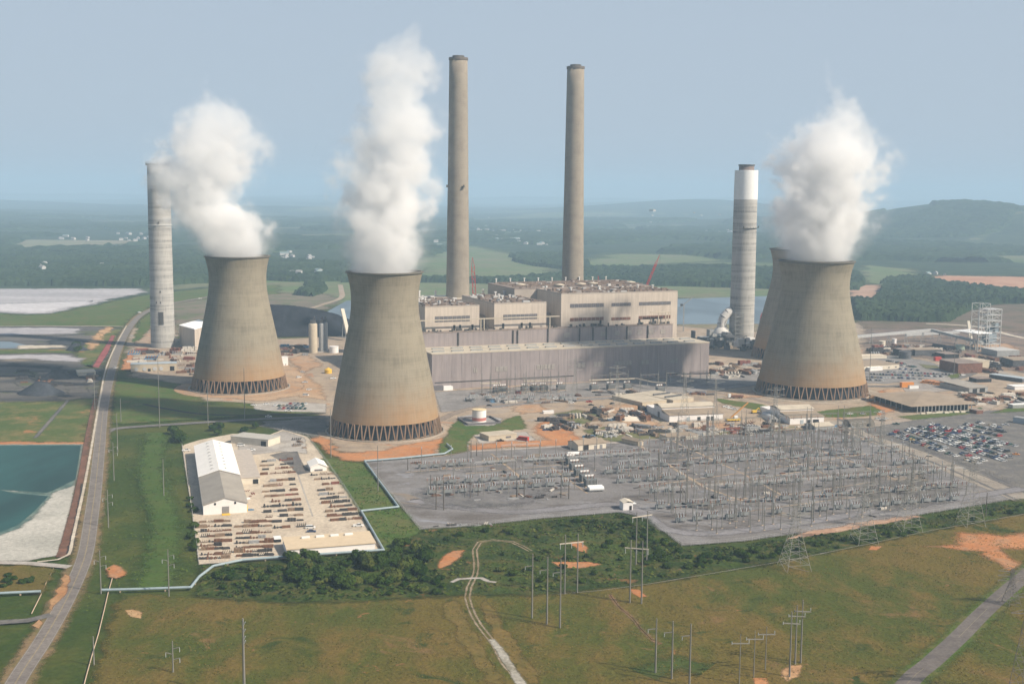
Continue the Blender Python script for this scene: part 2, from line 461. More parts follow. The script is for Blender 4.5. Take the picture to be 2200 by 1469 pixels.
# two tall tan chimneys behind the boiler houses
c1 = AT(983, 1245); h1 = HT(c1, 125); c2 = AT(1228, 1315); h2 = HT(c2, 144)
M_SOOT = paint('sooty_concrete', (.13, .11, .095), var=.3)
print('chimneys', c1, h1, c2, h2)
for (c, h, r0, r1, lab, fx) in ((c1, h1, 13.2, 9.2, 'taller-looking tan chimney with a sooty top, next to the nearest cooling tower', 1),
                            (c2, h2, 13.3, 9.1, 'tan chimney rising behind the largest boiler house', 0)):
    t = tube_chimney('tall_chimney', c, h, r0, r1, M_TALL, lab, 'two tall tan chimneys')
    MB().lathe([(r1 + .04, h - 2.5), (r1 + .6, h - 2.2), (r1 + .6, h + .2), (r1 - 1.1, h + .2)], 48, smooth=False).build('cap', M_SOOT, t)
    MB().lathe([(r1 - 3.2, h - 6), (r1 - 3.2, h + 2.2), (r1 - 3.6, h + 2.2), (r1 - 3.6, h - 6)], 32).build('flue', M_DARKMETAL, t)
    if fx:
        rr = 11.0; z = HT(c, 403)
        for a in (-150, -60):
            b = MB(); ca, sa = math.cos(R(a)), math.sin(R(a))
            b.box((rr + 1.2) * ca, (rr + 1.2) * sa, z, 2.6, 2.6, .4, R(a)); b.box((rr + 1.4) * ca, (rr + 1.4) * sa, z + .4, 1.3, 1.3, 2.2, R(a))
            b.build('light_platform', M_DARKMETAL, t)
# grey striped chimneys
c3 = G(350.5, 745); h3 = HT(c3, 352); c4 = G(1592, 740); h4 = HT(c4, 367)
t = tube_chimney('grey_chimney', c3, h3, 13.0, 11.9, M_GREY, 'grey banded chimney standing by the road at the far left', 'shorter grey chimneys')
MB().lathe([(11.95, h3 - 2), (13.4, h3 - 1.6), (13.4, h3), (10.8, h3)], 40, smooth=False).build('top_gallery', M_DARKMETAL, t)
b = MB()
for k in range(20):
    a = 2 * math.pi * k / 20; b.bar((13.3 * math.cos(a), 13.3 * math.sin(a), h3), (13.3 * math.cos(a), 13.3 * math.sin(a), h3 + 1.6), .2)
b.lathe([(13.2, h3 + 1.5), (13.4, h3 + 1.5), (13.4, h3 + 1.7), (13.2, h3 + 1.7)], 30)
b.bar((2, -11, h3), (2, -11, h3 + 7), .35); b.bar((-3, -11, h3), (-3, -11, h3 + 5), .3); b.bar((-3, -11, h3 + 4.8), (2, -11, h3 + 6), .25)
b.build('railing', M_DARKMETAL, t)
zb = HT(c3, 695); zt = HT(c3, 668)
for k in range(4):
    b = MB()
    for a0 in (-89 + k * 6,):
        a = R(a0); b.box(13.0 * math.cos(a), 13.0 * math.sin(a), zb, .5, .95, zt - zb, a)
    b.build('louvre', M_DARKMETAL, t)
for py, a0 in ((627, -80), (650, -80), (650, -100), (480, -80)):
    z = HT(c3, py); a = R(a0); MB().box(12.75 * math.cos(a), 12.75 * math.sin(a), z, .6, 1.0, 2.2, a).build('hatch', M_DARKMETAL, t)
z = HT(c3, 484)
MB().lathe([(12.35, z), (13.0, z), (13.0, z + .5), (12.35, z + .5)], 40, smooth=False).build('ring_gallery', M_WHITE, t)

t = tube_chimney('grey_chimney', c4, h4, 14.4, 13.1, M_GREY, 'grey banded chimney with a white upper part and brown flue, near the lake', 'shorter grey chimneys')
zw = HT(c4, 429)
MB().lathe([(13.5, zw), (13.2, h4), (13.2, h4 + .4), (8.8, h4 + .4)], 48).build('white_top', M_WHITE, t)
zf = HT(c4, 354)
fl = MB().lathe([(8.6, h4 - 1), (8.6, zf), (8.0, zf), (8.0, h4 - 1)], 40).build('flue', M_FLUE, t)
MB().lathe([(8.62, zf - 1.5), (9.3, zf - 1.3), (9.3, zf + .1), (8.5, zf + .1)], 40, smooth=False).build('flue_rim', M_DARKMETAL, fl)
z = HT(c4, 490); b = MB()
for k in range(7):
    a = R(-105 + 15 * k); b.box(14.2 * math.cos(a), 14.2 * math.sin(a), z, 1.6, 3.4, .35, a); b.bar((15 * math.cos(a), 15 * math.sin(a), z), (15 * math.cos(a), 15 * math.sin(a), z + 1.6), .25)
for a0 in (-105, -15):
    a = R(a0); b.box(15.4 * math.cos(a), 15.4 * math.sin(a), z + .3, .9, .9, 2.4, a)
b.build('platform', M_DARKMETAL, t)

# ------------------------------------------------------------------ steam
def plume(name, label, pts, base, D, dens=.09, seed=0.0, D1=None, wob=.5, thr=.0, fz=.8):
    """pts: rows of (picture x of centre, picture y, half width in px); the column rises from base"""
    rows = []
    n = len(pts)
    for i, (px, py, hw) in enumerate(pts):
        Di = D + ((D1 or D) - D) * i / (n - 1)
        p = AT(px, Di)
        # find height and x so that it projects at (px, py)
        z = HT(p, py)
        for _ in range(6):
            x = PX((p.x, p.y, z)); p.x += (px - x) * Di / FPX; z = HT(p, py)
        rows.append((p.x - base.x, p.y - base.y, z, hw * Di / FPX))
    z0, z1 = rows[0][2], rows[-1][2]
    t = NT(name + '_steam')
    geo = t.n('ShaderNodeTexCoord').outputs['Object']
    wn = t.n('ShaderNodeTexNoise'); t.set(wn, 'Vector', geo); wn.inputs['Scale'].default_value = .022; wn.inputs['Detail'].default_value = 3.0
    off = t.n('ShaderNodeVectorMath', operation='SUBTRACT'); t.set(off, 0, wn.outputs['Color']); off.inputs[1].default_value = (.5, .5, .5)
    sca = t.n('ShaderNodeVectorMath', operation='SCALE'); t.set(sca, 0, off.outputs[0]); sca.inputs['Scale'].default_value = 23.0
    sep = t.n('ShaderNodeSeparateXYZ'); t.set(sep, 0, geo); X, Y, Z = sep.outputs
    zn = t.math('DIVIDE', t.math('SUBTRACT', Z, z0), z1 - z0, True)
    sp2 = t.n('ShaderNodeSeparateXYZ'); t.set(sp2, 0, sca.outputs[0])
    grow = t.math('MULTIPLY', t.math('MINIMUM', t.math('MULTIPLY', zn, 5.0), 1.0), 1.0)
    def curve(vals, lo, hi):
        c = t.n('ShaderNodeFloatCurve'); t.set(c, 'Value', zn); cm = c.mapping.curves[0]
        zs = [(r_[2] - z0) / (z1 - z0) for r_ in rows]
        for i, (a, v) in enumerate(zip(zs, vals)):
            vv = (v - lo) / (hi - lo)
            if i < 2: cm.points[i].location = (a, vv) if i == 0 else (1.0, 0.0)
            if i >= 1: pass
        cm.points[1].location = (1.0, (vals[-1] - lo) / (hi - lo))
        for a, v in list(zip(zs, vals))[1:-1]: cm.points.new(a, (v - lo) / (hi - lo))
        c.mapping.update()
        return t.math('ADD', t.math('MULTIPLY', c.outputs[0], hi - lo), lo)
    xs = [r_[0] for r_ in rows]; ys = [r_[1] for r_ in rows]; rs = [r_[3] for r_ in rows]
    cx = curve(xs, min(xs) - 1, max(xs) + 1); cyy = curve(ys, min(ys) - 1, max(ys) + 1); rr = curve(rs, 0, max(rs) + 1)
    dx = t.math('ADD', t.math('SUBTRACT', X, cx), t.math('MULTIPLY', sp2.outputs[0], grow))
    dy = t.math('ADD', t.math('SUBTRACT', Y, cyy), t.math('MULTIPLY', sp2.outputs[1], grow))
    d = t.math('DIVIDE', t.math('SQRT', t.math('ADD', t.math('MULTIPLY', dx, dx), t.math('MULTIPLY', dy, dy))), rr)
    mp = t.n('ShaderNodeMapping'); t.set(mp, 0, geo); mp.inputs[1].default_value = (seed, seed * 2, seed * 3)
    n0 = t.noise(mp.outputs[0], .036, 5, .64, 0.0)
    wv = t.n('ShaderNodeVectorMath', operation='ADD'); sc2 = t.n('ShaderNodeVectorMath', operation='SCALE'); t.set(sc2, 0, off.outputs[0]); sc2.inputs['Scale'].default_value = 22.0
    t.set(wv, 0, mp.outputs[0]); t.set(wv, 1, sc2.outputs[0])
    def cell(s):
        v_ = t.n('ShaderNodeTexVoronoi', feature='F1'); t.set(v_, 'Vector', wv.outputs[0]); v_.inputs['Scale'].default_value = s; return v_.outputs['Distance']
    bil = t.math('ADD', t.math('MULTIPLY', t.math('SUBTRACT', .62, cell(.05)), .36), t.math('MULTIPLY', t.math('SUBTRACT', .62, cell(.125)), .22))
    nz = t.math('ADD', t.math('MULTIPLY', n0, .8), t.math('ADD', bil, .06))
    amp = t.math('ADD', t.math('MULTIPLY', grow, wob * 3.6), .25)
    v = t.math('ADD', t.math('SUBTRACT', .98, d), t.math('MULTIPLY', t.math('SUBTRACT', nz, .5 + thr), amp))
    fade = t.ramp(zn, 1.0, fz)
    v = t.math('ADD', v, t.math('MULTIPLY', t.math('SUBTRACT', fade, 1.0), .8))
    den = t.math('MULTIPLY', t.math('ADD', t.math('MULTIPLY', t.ramp(v, .04, .48), 1.0), t.math('MULTIPLY', t.ramp(v, -.3, .25), .07)), dens * 1.25)
    den = t.math('MULTIPLY', den, t.math('ADD', t.math('MULTIPLY', t.math('SUBTRACT', 1.0, zn), .85), .15))
    vol = t.n('ShaderNodeVolumePrincipled'); vol.inputs['Color'].default_value = (.999, .999, .999, 1)
    t.set(vol, 'Density', den); vol.inputs['Anisotropy'].default_value = .0
    mat = t.out(None, vol.outputs[0])
    mat.cycles.volume_step_rate = .8
    # hull that holds the column with room to billow
    seg = 20; vs = []; fs = []
    K = 26
    def lerp_row(f):
        z = z0 + (z1 - z0) * f
        for a, b in zip(rows[:-1], rows[1:]):
            if a[2] <= z <= b[2] + 1e-6:
                u = (z - a[2]) / (b[2] - a[2]); return [a[i] + (b[i] - a[i]) * u for i in range(4)]
        return rows[-1]
    for i in range(K + 1):
        x, y, z, r_ = lerp_row(i / K)
        g = r_ + (0.0 if i == 0 else min(1, i / 5) * 20) + (0 if i == 0 else 1.0)
        for k in range(seg):
            a = 2 * math.pi * k / seg; vs.append((x + g * math.cos(a), y + g * math.sin(a), z))
    for i in range(K):
        for k in range(seg): fs.append((i * seg + k, i * seg + (k + 1) % seg, (i + 1) * seg + (k + 1) % seg, (i + 1) * seg + k))
    fs.append(tuple(range(seg))); fs.append(tuple(range(K * seg, K * seg + seg)))
    o = MB().add(vs, fs).build(name, mat, None, base)
    tag(o, label, 'steam plume', 'steam plumes above the cooling towers')
    return o
plume('steam_plume', 'white steam plume leaning left over the far left cooling tower',
      [(508, 553, 68), (502, 530, 80), (485, 495, 92), (455, 455, 92), (432, 420, 86), (436, 380, 102), (446, 335, 110), (458, 290, 100), (455, 240, 72), (448, 195, 48), (446, 155, 28)], P_L, P_L.y, dens=.08, seed=3.1, fz=.75)
plume('steam_plume', 'tall white steam plume above the nearest cooling tower',
      [(820, 590, 82), (822, 560, 86), (826, 500, 92), (828, 440, 100), (825, 380, 102), (838, 320, 95), (858, 260, 84), (862, 200, 78), (860, 150, 82), (858, 105, 72), (872, 70, 54), (900, 30, 34)], P_F, P_F.y, dens=.085, seed=7.7)
plume('steam_plume', 'white steam plume above the right-hand cooling tower',
      [(1757, 560, 78), (1760, 535, 86), (1766, 490, 100), (1770, 440, 108), (1772, 390, 110), (1782, 335, 112), (1798, 280, 96), (1804, 230, 70), (1784, 190, 46), (1774, 130, 24)], P_R, P_R.y, dens=.085, seed=12.3, fz=.5)
plume('steam_plume', 'thinner steam plume of the hidden tower drifting behind the right-hand one',
      [(1722, 540, 60), (1725, 500, 66), (1735, 450, 74), (1760, 400, 70), (1790, 340, 70), (1830, 280, 60), (1850, 230, 40)], P_4, P_4.y, dens=.05, seed=22.3)
# ------------------------------------------------------------------ ground
GM = ground_mat
far_green = [(.028, .045, .018), (.05, .085, .03), (.035, .055, .02)]
g_base = GM('grass_base', [(.045, .075, .014), (.075, .10, .022), (.10, .09, .03)], .008, .05, .5, False, bump=.5)
# one sheet to the horizon; far part of it turns to woods and fields
def base_ground():
    t = NT('ground_land'); p = t.pos()
    n1 = t.noise(p, .0009, 6, .6, .6); n2 = t.noise(p, .02, 5, .65); n3 = t.noise(p, .45, 4, .7); n4 = t.noise(p, .0035, 4, .55, .5)
    wood = t.mix(t.ramp(n2, .35, .65), (.016, .032, .014), (.04, .062, .024))
    field = t.mix(t.ramp(n4, .4, .6), (.085, .12, .045), (.15, .15, .08))
    far = t.mix(t.ramp(n1, .555, .60), wood, field)
    near = t.mix(t.ramp(n2, .4, .65), (.038, .062, .010), (.078, .085, .017))
    sp = t.n('ShaderNodeSeparateXYZ'); t.set(sp, 0, p)
    k = t.ramp(t.math('ADD', sp.outputs[1], t.math('MULTIPLY', n4, 600)), 1900, 2300)
    c = t.mix(k, near, far)
    g = t.n('ShaderNodeMapRange'); t.set(g, 0, n3); g.inputs[1].default_value = .25; g.inputs[2].default_value = .75; g.inputs[3].default_value = .7; g.inputs[4].default_value = 1.3
    c = t.mix(1.0, c, g.outputs[0], 'MULTIPLY')
    mat = t.out(t.bsdf(c, .95, spec=.1, normal=t.bump(t.math('ADD', t.math('MULTIPLY', n2, 6.0), n3), .5, 1.0)))
    # a hilly sheet: flat round the plant, rolling hills toward the horizon
    xs = np.concatenate([np.linspace(-30000, -4000, 40), np.linspace(-3800, 3800, 60), np.linspace(4000, 30000, 40)])
    ys = np.concatenate([np.linspace(-1500, 3600, 18), np.linspace(3800, 16000, 110), np.linspace(17000, 42000, 12)])
    X, Y = np.meshgrid(xs, ys)
    rng = np.random.RandomState(5)
    Z = np.zeros_like(X)
    for i in range(26):
        s = rng.uniform(700, 2600); a = rng.uniform(0, math.pi)
        Z += np.sin((X * math.cos(a) + Y * math.sin(a)) / s * 2.2 + rng.uniform(0, 7)) * s * .0052
    far_ = np.clip((Y - 4200) / 5000, 0, 1)
    Z = np.maximum(Z + 6, -2) * far_ * 1.1
    # the wooded hill at the right and lesser ridges
    def hill(px, D, w, d, h, z0=0):
        c = AT(px, D); return h * np.exp(-((X - c.x) / w) ** 2 - ((Y - D) / d) ** 2)
    Z += hill(2085, 5600, 430, 900, 118) + hill(2350, 5200, 500, 900, 18) + hill(1880, 5900, 450, 900, 34) + hill(1650, 7600, 420, 900, 25)
    Z += hill(1540, 11500, 900, 900, 95) + hill(1330, 9800, 900, 900, 35) + hill(300, 12000, 3000, 900, 30) + hill(2500, 9500, 1200, 900, 80)
    Z -= .3 * (Y < 3700)
    vs = [(float(a), float(b), float(c) - .05) for a, b, c in zip(X.ravel(), Y.ravel(), Z.ravel())]
    nx = len(xs); fs = []
    for j in range(len(ys) - 1):
        for i in range(nx - 1): fs.append((j * nx + i, j * nx + i + 1, (j + 1) * nx + i + 1, (j + 1) * nx + i))
    # refine: hills get a smooth look
    o = MB().add(vs, fs, True).build('ground', mat); tag(o, kind='structure')
    def zfun(x, y):
        i = min(nx - 2, max(0, int(np.searchsorted(xs, x)) - 1)); j = min(len(ys) - 2, max(0, int(np.searchsorted(ys, y)) - 1))
        u = (x - xs[i]) / (xs[i + 1] - xs[i]); v = (y - ys[j]) / (ys[j + 1] - ys[j])
        return float((Z[j, i] * (1 - u) + Z[j, i + 1] * u) * (1 - v) + (Z[j + 1, i] * (1 - u) + Z[j + 1, i + 1] * u) * v)
    return zfun
GZ = base_ground()

olive = GM('grass_olive', [(.122, .093, .018), (.066, .080, .011), (.142, .098, .023)], .011, .055, .6, True, bump=.8,
           spots=[(.03, .60, .12, (.19, .115, .045)), (.045, .58, .10, (.040, .058, .010)), (.11, .66, .06, (.24, .12, .05))], streak=(1, .55, 1), patch=.4)
green = GM('grass_green', [(.055, .10, .014), (.085, .115, .022), (.11, .10, .03)], .012, .06, .5, True, bump=.6, spots=[(.05, .62, .1, (.04, .075, .012))])
green2 = GM('grass_fresh', [(.055, .10, .016), (.085, .115, .026), (.11, .11, .034)], .02, .08, .5, True, bump=.6)
scrub = GM('scrub_floor', [(.022, .042, .007), (.05, .078, .013), (.085, .08, .02)], .02, .09, .5, True, bump=1.0, spots=[(.05, .64, .05, (.16, .09, .035))])
gravel = GM('substation_gravel', [(.18, .168, .162), (.235, .225, .225), (.125, .11, .10)], .018, .05, .8, True, streak=(.6, 1, 1), spots=[(.03, .6, .1, (.27, .275, .30)), (.02, .62, .05, (.23, .19, .15))], patch=.9)
gravel_dark = GM('gravel_dark', [(.10, .10, .10), (.14, .13, .13), (.18, .16, .14)], .02, .05, .6, True)
asphalt = GM('asphalt', [(.115, .11, .105), (.15, .14, .135), (.19, .175, .155)], .02, .1, .6, True, patch=1)
roadm = GM('road_asphalt', [(.175, .155, .14), (.21, .185, .165), (.15, .13, .12)], .03, .15, .8, False, bump=.1, patch=1)
tan = GM('tan_earth', [(.33, .25, .175), (.40, .32, .24), (.25, .20, .155)], .018, .06, .6, True, spots=[(.022, .58, .1, (.30, .27, .24)), (.03, .62, .06, (.38, .20, .11)), (.035, .66, .05, (.13, .13, .05))], patch=.9)
concrete_y = GM('concrete_yard', [(.50, .42, .32), (.56, .48, .375), (.42, .35, .27)], .02, .07, .6, True, streak=(1, .7, 1), spots=[(.06, .66, .1, (.36, .31, .25))])
concrete_g = GM('concrete_grey', [(.36, .33, .30), (.42, .39, .35), (.30, .27, .24)], .03, .08, .6, True)
orange = GM('red_clay', [(.40, .165, .065), (.46, .21, .09), (.36, .20, .11)], .03, .1, .6, True)
orange2 = GM('orange_tan', [(.38, .22, .12), (.44, .29, .18), (.33, .24, .17)], .03, .1, .6, True)
clayred = GM('bank_redbrown', [(.15, .075, .05), (.20, .10, .065), (.11, .06, .04)], .04, .12, .6, True)
sand = GM('light_sand', [(.47, .41, .33), (.55, .49, .40), (.40, .34, .26)], .03, .1, .6, True)
ash = GM('ash_grey', [(.085, .08, .075), (.145, .13, .115), (.05, .05, .052)], .006, .02, .3, True, streak=(.35, 1.6, 1), spots=[(.012, .60, .06, (.22, .18, .14)), (.02, .58, .08, (.085, .10, .035))], patch=.9)
ashlight = GM('ash_pale', [(.36, .34, .35), (.44, .42, .43), (.30, .29, .30)], .004, .012, .1, True, streak=(.3, 2, 1))
ashwhite = GM('ash_white', [(.50, .48, .49), (.56, .54, .55), (.44, .42, .43)], .004, .012, .1, True, streak=(.3, 2, 1))
coalm = GM('coal_earth', [(.035, .037, .042), (.05, .052, .058), (.025, .026, .03)], .01, .05, .5, True)
sludge = GM('pond_sludge', [(.40, .385, .34), (.46, .44, .39), (.34, .33, .29)], .01, .03, .4, True, streak=(1, 1, 1))
meadow = GM('meadow_mixed', [(.05, .09, .015), (.10, .115, .03), (.17, .14, .05)], .012, .035, .5, True, spots=[(.025, .60, .08, (.30, .15, .06))], patch=.9)
farfield = GM('far_meadow', [(.10, .145, .05), (.13, .16, .07), (.16, .15, .09)], .003, .01, .05, True)
def water_mat(name, col, rough=.12):
    t = NT(name); p = t.pos((1, .4, 1)); n = t.noise(p, .35, 3, .6); n2 = t.noise(p, .012, 5, .6, .5)
    c = t.mix(t.ramp(n2, .38, .62), tuple(v * .8 for v in col), tuple(v * 1.45 for v in col))
    return t.out(t.bsdf(c, rough, spec=.35, normal=t.bump(n, .12, .4)))
w_pond = water_mat('pond_water', (.014, .055, .050), .6)
w_lake = water_mat('lake_water', (.10, .13, .15), .35)

# --- far side
patch('meadow', [(880, 560), (1010, 528), (1200, 560), (1210, 590), (1050, 600), (900, 600)], farfield, 60)
patch('meadow', [(1255, 560), (1330, 545), (1480, 548), (1560, 560), (1400, 572), (1260, 575)], farfield, 60)
patch('meadow', [(10, 530), (60, 512), (300, 508), (330, 520), (200, 532), (60, 536)], GM('far_clearing', [(.20, .19, .12), (.14, .17, .08), (.25, .21, .15)], .002, .008, .03, True), 60)
patch('meadow', [(1850, 590), (1870, 570), (1960, 578), (1970, 598), (1900, 612), (1860, 606)], farfield, 25)
patch('meadow', [(300, 470), (380, 462), (480, 466), (330, 476)], farfield, 120)
patch('red_earth', [(1990, 597), (2030, 592), (2200, 595), (2500, 600), (2500, 640), (2200, 622), (2120, 618), (2050, 608)], GM('far_clay', [(.42, .22, .13), (.46, .28, .18), (.36, .17, .10)], .006, .02, .1, True), 12)
patch('red_earth', [(1825, 614), (1890, 612), (1888, 640), (1825, 636)], GM('far_clay_2', [(.38, .22, .14), (.42, .28, .20), (.30, .18, .12)], .006, .02, .1, True), 8)
patch('grass_bank', [(560, 600), (760, 606), (960, 608), (1460, 615), (1700, 622), (1700, 646), (1460, 640), (900, 640), (700, 660), (560, 640)], farfield, 12)
patch('brown_field', [(570, 628), (700, 632), (735, 640), (690, 672), (600, 662), (520, 655), (440, 700), (370, 720), (360, 650), (450, 640)], GM('brown_field', [(.15, .12, .085), (.19, .15, .11), (.10, .12, .05)], .01, .03, .3, True), 10)
lake = patch('lake', [(692, 676), (745, 646), (900, 636), (1120, 632), (1460, 642), (1700, 634), (1700, 696), (1458, 697), (1100, 700), (745, 700)], w_lake, 1)
ribbon('dirt_track', [(640, 672), (690, 655), (732, 640), (733, 622), (731, 612)], 9, tan)
patch('grass_bank', [(1458, 697), (1700, 695), (1700, 712), (1458, 710)], GM('bank_dry', [(.20, .17, .11), (.15, .15, .07), (.24, .19, .14)], .01, .04, .3, True), 4)
# --- left rear: ash basins
patch('ash_basin', [(-500, 622), (300, 620), (312, 628), (250, 640), (105, 673), (60, 674), (-100, 664), (-500, 660)], ashlight, 10)
patch('ash_shore', [(-500, 655), (-100, 656), (80, 650), (200, 646), (230, 646), (105, 672), (60, 673), (-100, 662), (-500, 665)], ashwhite, 14)
patch('grass_bank', [(-500, 672), (-100, 668), (60, 677), (105, 675), (320, 632), (460, 618), (600, 612), (600, 632), (470, 640), (345, 652), (296, 672), (272, 700), (180, 705), (-500, 705)], green, 8)
patch('ash_ground', [(-600, 702), (180, 700), (262, 706), (240, 760), (222, 800), (206, 868), (100, 866), (-600, 872)], ash, 8)
patch('ash_shore', [(-300, 706), (100, 704), (170, 706), (165, 716), (80, 718), (-300, 722)], ashlight, 5)
for q, wd in (([(-200, 790), (60, 786), (150, 800), (190, 812)], 9), ([(-200, 815), (40, 808), (110, 822), (195, 826)], 12), ([(-200, 840), (60, 842), (150, 852)], 8), ([(20, 780), (90, 790), (140, 786)], 7), ([(-200, 718), (100, 722), (190, 716)], 5)):
    ribbon('coal_streak', q, wd, coalm, w=wd * .9)
for q in ([(60, 800), (110, 795), (130, 806), (80, 812)], [(-60, 826), (30, 822), (50, 834), (-40, 838)], [(140, 836), (190, 832), (192, 842), (150, 846)]):
    patch('ash_shore', q, ash, 3)
patch('pond', [(-300, 728), (20, 734), (60, 742), (30, 748), (-300, 752)], w_lake, 1)
patch('ash_shore', [(40, 742), (135, 741), (140, 746), (40, 750)], sand, 3)
patch('grass_bank', [(-300, 752), (160, 750), (200, 730), (230, 712), (262, 706), (245, 740), (190, 790), (160, 758), (-300, 764)], meadow, 5)
patch('ash_pile_ground', [(110, 731), (140, 727), (200, 736), (170, 742), (105, 740)], coalm, 4)
patch('ash_shore', [(-300, 764), (130, 762), (180, 770), (170, 778), (60, 770), (-300, 775)], ashlight, 5)
patch('red_earth', [(196, 752), (214, 738), (222, 716), (208, 716), (186, 745)], GM('sandy_clay', [(.45, .27, .13), (.5, .33, .18), (.36, .2, .1)], .03, .1, .4, True), 5)
patch('red_earth', [(212, 712), (235, 702), (240, 708), (222, 722)], GM('sandy_clay_2', [(.45, .27, .13), (.5, .33, .18), (.36, .2, .1)], .03, .1, .4, True), 4)
patch('red_strip', [(199, 788), (212, 790), (232, 758), (247, 721), (240, 720), (222, 750)], GM('red_surface', [(.26, .07, .07), (.32, .10, .09), (.20, .06, .06)], .04, .1, .4, True), 2)
patch('meadow', [(-600, 868), (100, 862), (208, 856), (196, 905), (186, 952), (-600, 958)], meadow, 6)
patch('track', [(70, 942), (80, 940), (150, 860), (142, 860)], gravel_dark, 3)
patch('red_earth', [(-400, 948), (60, 949), (150, 950), (186, 950), (176, 957), (60, 957), (-400, 958)], orange, 2)
# --- left pond
patch('pond_basin', [(-500, 957), (178, 954), (172, 1000), (160, 1040), (152, 1090), (140, 1140), (127, 1192), (60, 1204), (-500, 1212)], sludge, 3)
patch('pond_margin', [(-500, 957), (176, 955), (171, 1000), (158, 1042), (100, 1064), (0, 1050), (-500, 1040)], GM('silt_shallow', [(.10, .16, .14), (.16, .20, .17), (.07, .12, .11)], .03, .08, .4, True), 4)
patch('pond_margin', [(-500, 1040), (0, 1048), (30, 1055), (112, 1062), (78, 1104), (42, 1134), (0, 1150), (-500, 1180)], GM('silt_shallow_2', [(.10, .16, .14), (.16, .20, .17), (.07, .12, .11)], .03, .08, .4, True), 4)
patch('pond', [(-500, 960), (172, 957), (166, 995), (160, 1030), (120, 1050), (100, 1058), (40, 1054), (-500, 1020)], w_pond, 1)
patch('pond', [(-500, 1046), (0, 1053), (30, 1060), (102, 1066), (70, 1100), (36, 1128), (0, 1142), (-500, 1170)], w_pond, 1)
ribbon('bank', [(208, 856), (196, 915), (187, 965), (178, 1020), (168, 1070), (158, 1110), (146, 1155), (134, 1196)], 5.5, clayred, w=1.5, px=True)
ribbon('painted_bank_shade', [(168, 1040), (158, 1095), (147, 1145), (134, 1190)], 3.5, coalm, w=1.5, off=3.5)  # shade along the bank, painted as a strip in the dark coal colour
# --- plant ground
patch('plant_ground', [(272, 706), (372, 690), (380, 740), (450, 700), (600, 728), (740, 722), (900, 730), (1460, 700), (1560, 712), (1700, 712), (1860, 690), (2000, 698), (2120, 690), (2300, 700), (2600, 700), (2700, 860), (2200, 880), (1850, 918), (1640, 928), (1440, 940), (1240, 958), (1010, 968), (940, 985), (720, 968), (660, 930), (690, 890), (640, 875), (430, 862), (380, 830), (278, 806)], tan, 8)
patch('rail_ground', [(1860, 700), (2000, 700), (2300, 712), (2600, 730), (2600, 800), (2200, 800), (2000, 770), (1860, 760)], GM('dark_earth', [(.17, .125, .10), (.24, .175, .13), (.12, .10, .09)], .02, .06, .5, True), 10)
patch('brown_hillside', [(1850, 690), (1990, 690), (2130, 655), (2250, 650), (2600, 660), (2600, 735), (2250, 720), (2100, 705), (1860, 706)], GM('brown_hill', [(.13, .095, .07), (.17, .12, .085), (.09, .085, .045)], .01, .03, .3, True), 10)
ribbon('dirt_track', [(1990, 695), (2100, 702), (2180, 722), (2300, 745)], 9, sand, w=2)
patch('concrete_apron', [(932, 842), (1530, 806), (1640, 800), (1640, 826), (1540, 838), (1290, 858), (1000, 880), (948, 886)], GM('apron_grey', [(.22, .205, .195), (.27, .25, .235), (.17, .155, .145)], .02, .06, .5, True), 5)
patch('grass_verge', [(244, 812), (330, 814), (400, 830), (440, 862), (560, 868), (690, 886), (560, 893), (330, 906), (262, 912), (238, 906), (238, 860)], green, 4)
patch('grass_verge', [(590, 795), (600, 780), (640, 790), (690, 830), (700, 860), (640, 850), (560, 862), (420, 850), (400, 838)], GM('clay_tan', [(.40, .24, .13), (.44, .30, .19), (.34, .25, .17)], .02, .07, .5, True), 4)
ribbon('drain_channel', [(308, 868), (345, 876), (420, 888), (500, 892), (600, 890), (700, 888)], 3.5, coalm, w=1.2)
patch('parking_area', [(545, 868), (600, 862), (700, 868), (700, 886), (600, 884), (548, 880)], concrete_g, 3)
ribbon('access_road', [(216, 936), (240, 922), (300, 916), (345, 913), (440, 907), (560, 900), (640, 897), (700, 895)], 8, asphalt, w=1)
ribbon('access_road', [(940, 905), (1000, 880), (1100, 866), (1300, 852), (1420, 845), (1560, 846), (1660, 868)], 7, GM('road_brown', [(.25, .20, .16), (.30, .24, .19), (.2, .16, .13)], .03, .1, .5, True), w=1.5)
# --- around nearest tower
patch('gravel_slope', [(560, 905), (700, 898), (712, 920), (700, 948), (660, 935), (600, 925), (560, 915)], GM('slope_grey', [(.15, .14, .13), (.20, .19, .17), (.11, .11, .09)], .03, .08, .5, True), 4)
def ring(c, r0, r1, a0=0, a1=360, n=40):
    A = [R(a0 + (a1 - a0) * i / n) for i in range(n + 1)]
    return [(c.x + r1 * math.cos(a), c.y + r1 * math.sin(a)) for a in A] + [(c.x + r0 * math.cos(a), c.y + r0 * math.sin(a)) for a in reversed(A)]
patch('red_earth', [(672, 942), (700, 930), (720, 975), (830, 968), (950, 940), (955, 950), (930, 978), (860, 984), (785, 990), (740, 990), (705, 972)], orange, 4)
patch('tower_apron', ring(P_F, 40, 49, -170, 40), GM('apron_tan', [(.34, .255, .18), (.40, .31, .23), (.27, .21, .16)], .03, .1, .5, True), 2, world=True)
patch('tower_apron', ring(P_L, 40, 56, -200, 60), GM('apron_orange', [(.38, .23, .13), (.43, .29, .18), (.30, .22, .16)], .03, .1, .5, True), 3, world=True)
patch('red_earth', [(1860, 842), (1900, 838), (1935, 850), (1925, 880), (1890, 892), (1870, 872)], orange, 3)
patch('grass_verge', [(1540, 856), (1620, 866), (1680, 880), (1760, 884), (1870, 872), (1895, 882), (1880, 893), (1800, 897), (1700, 892), (1620, 880), (1550, 866)], green, 2)
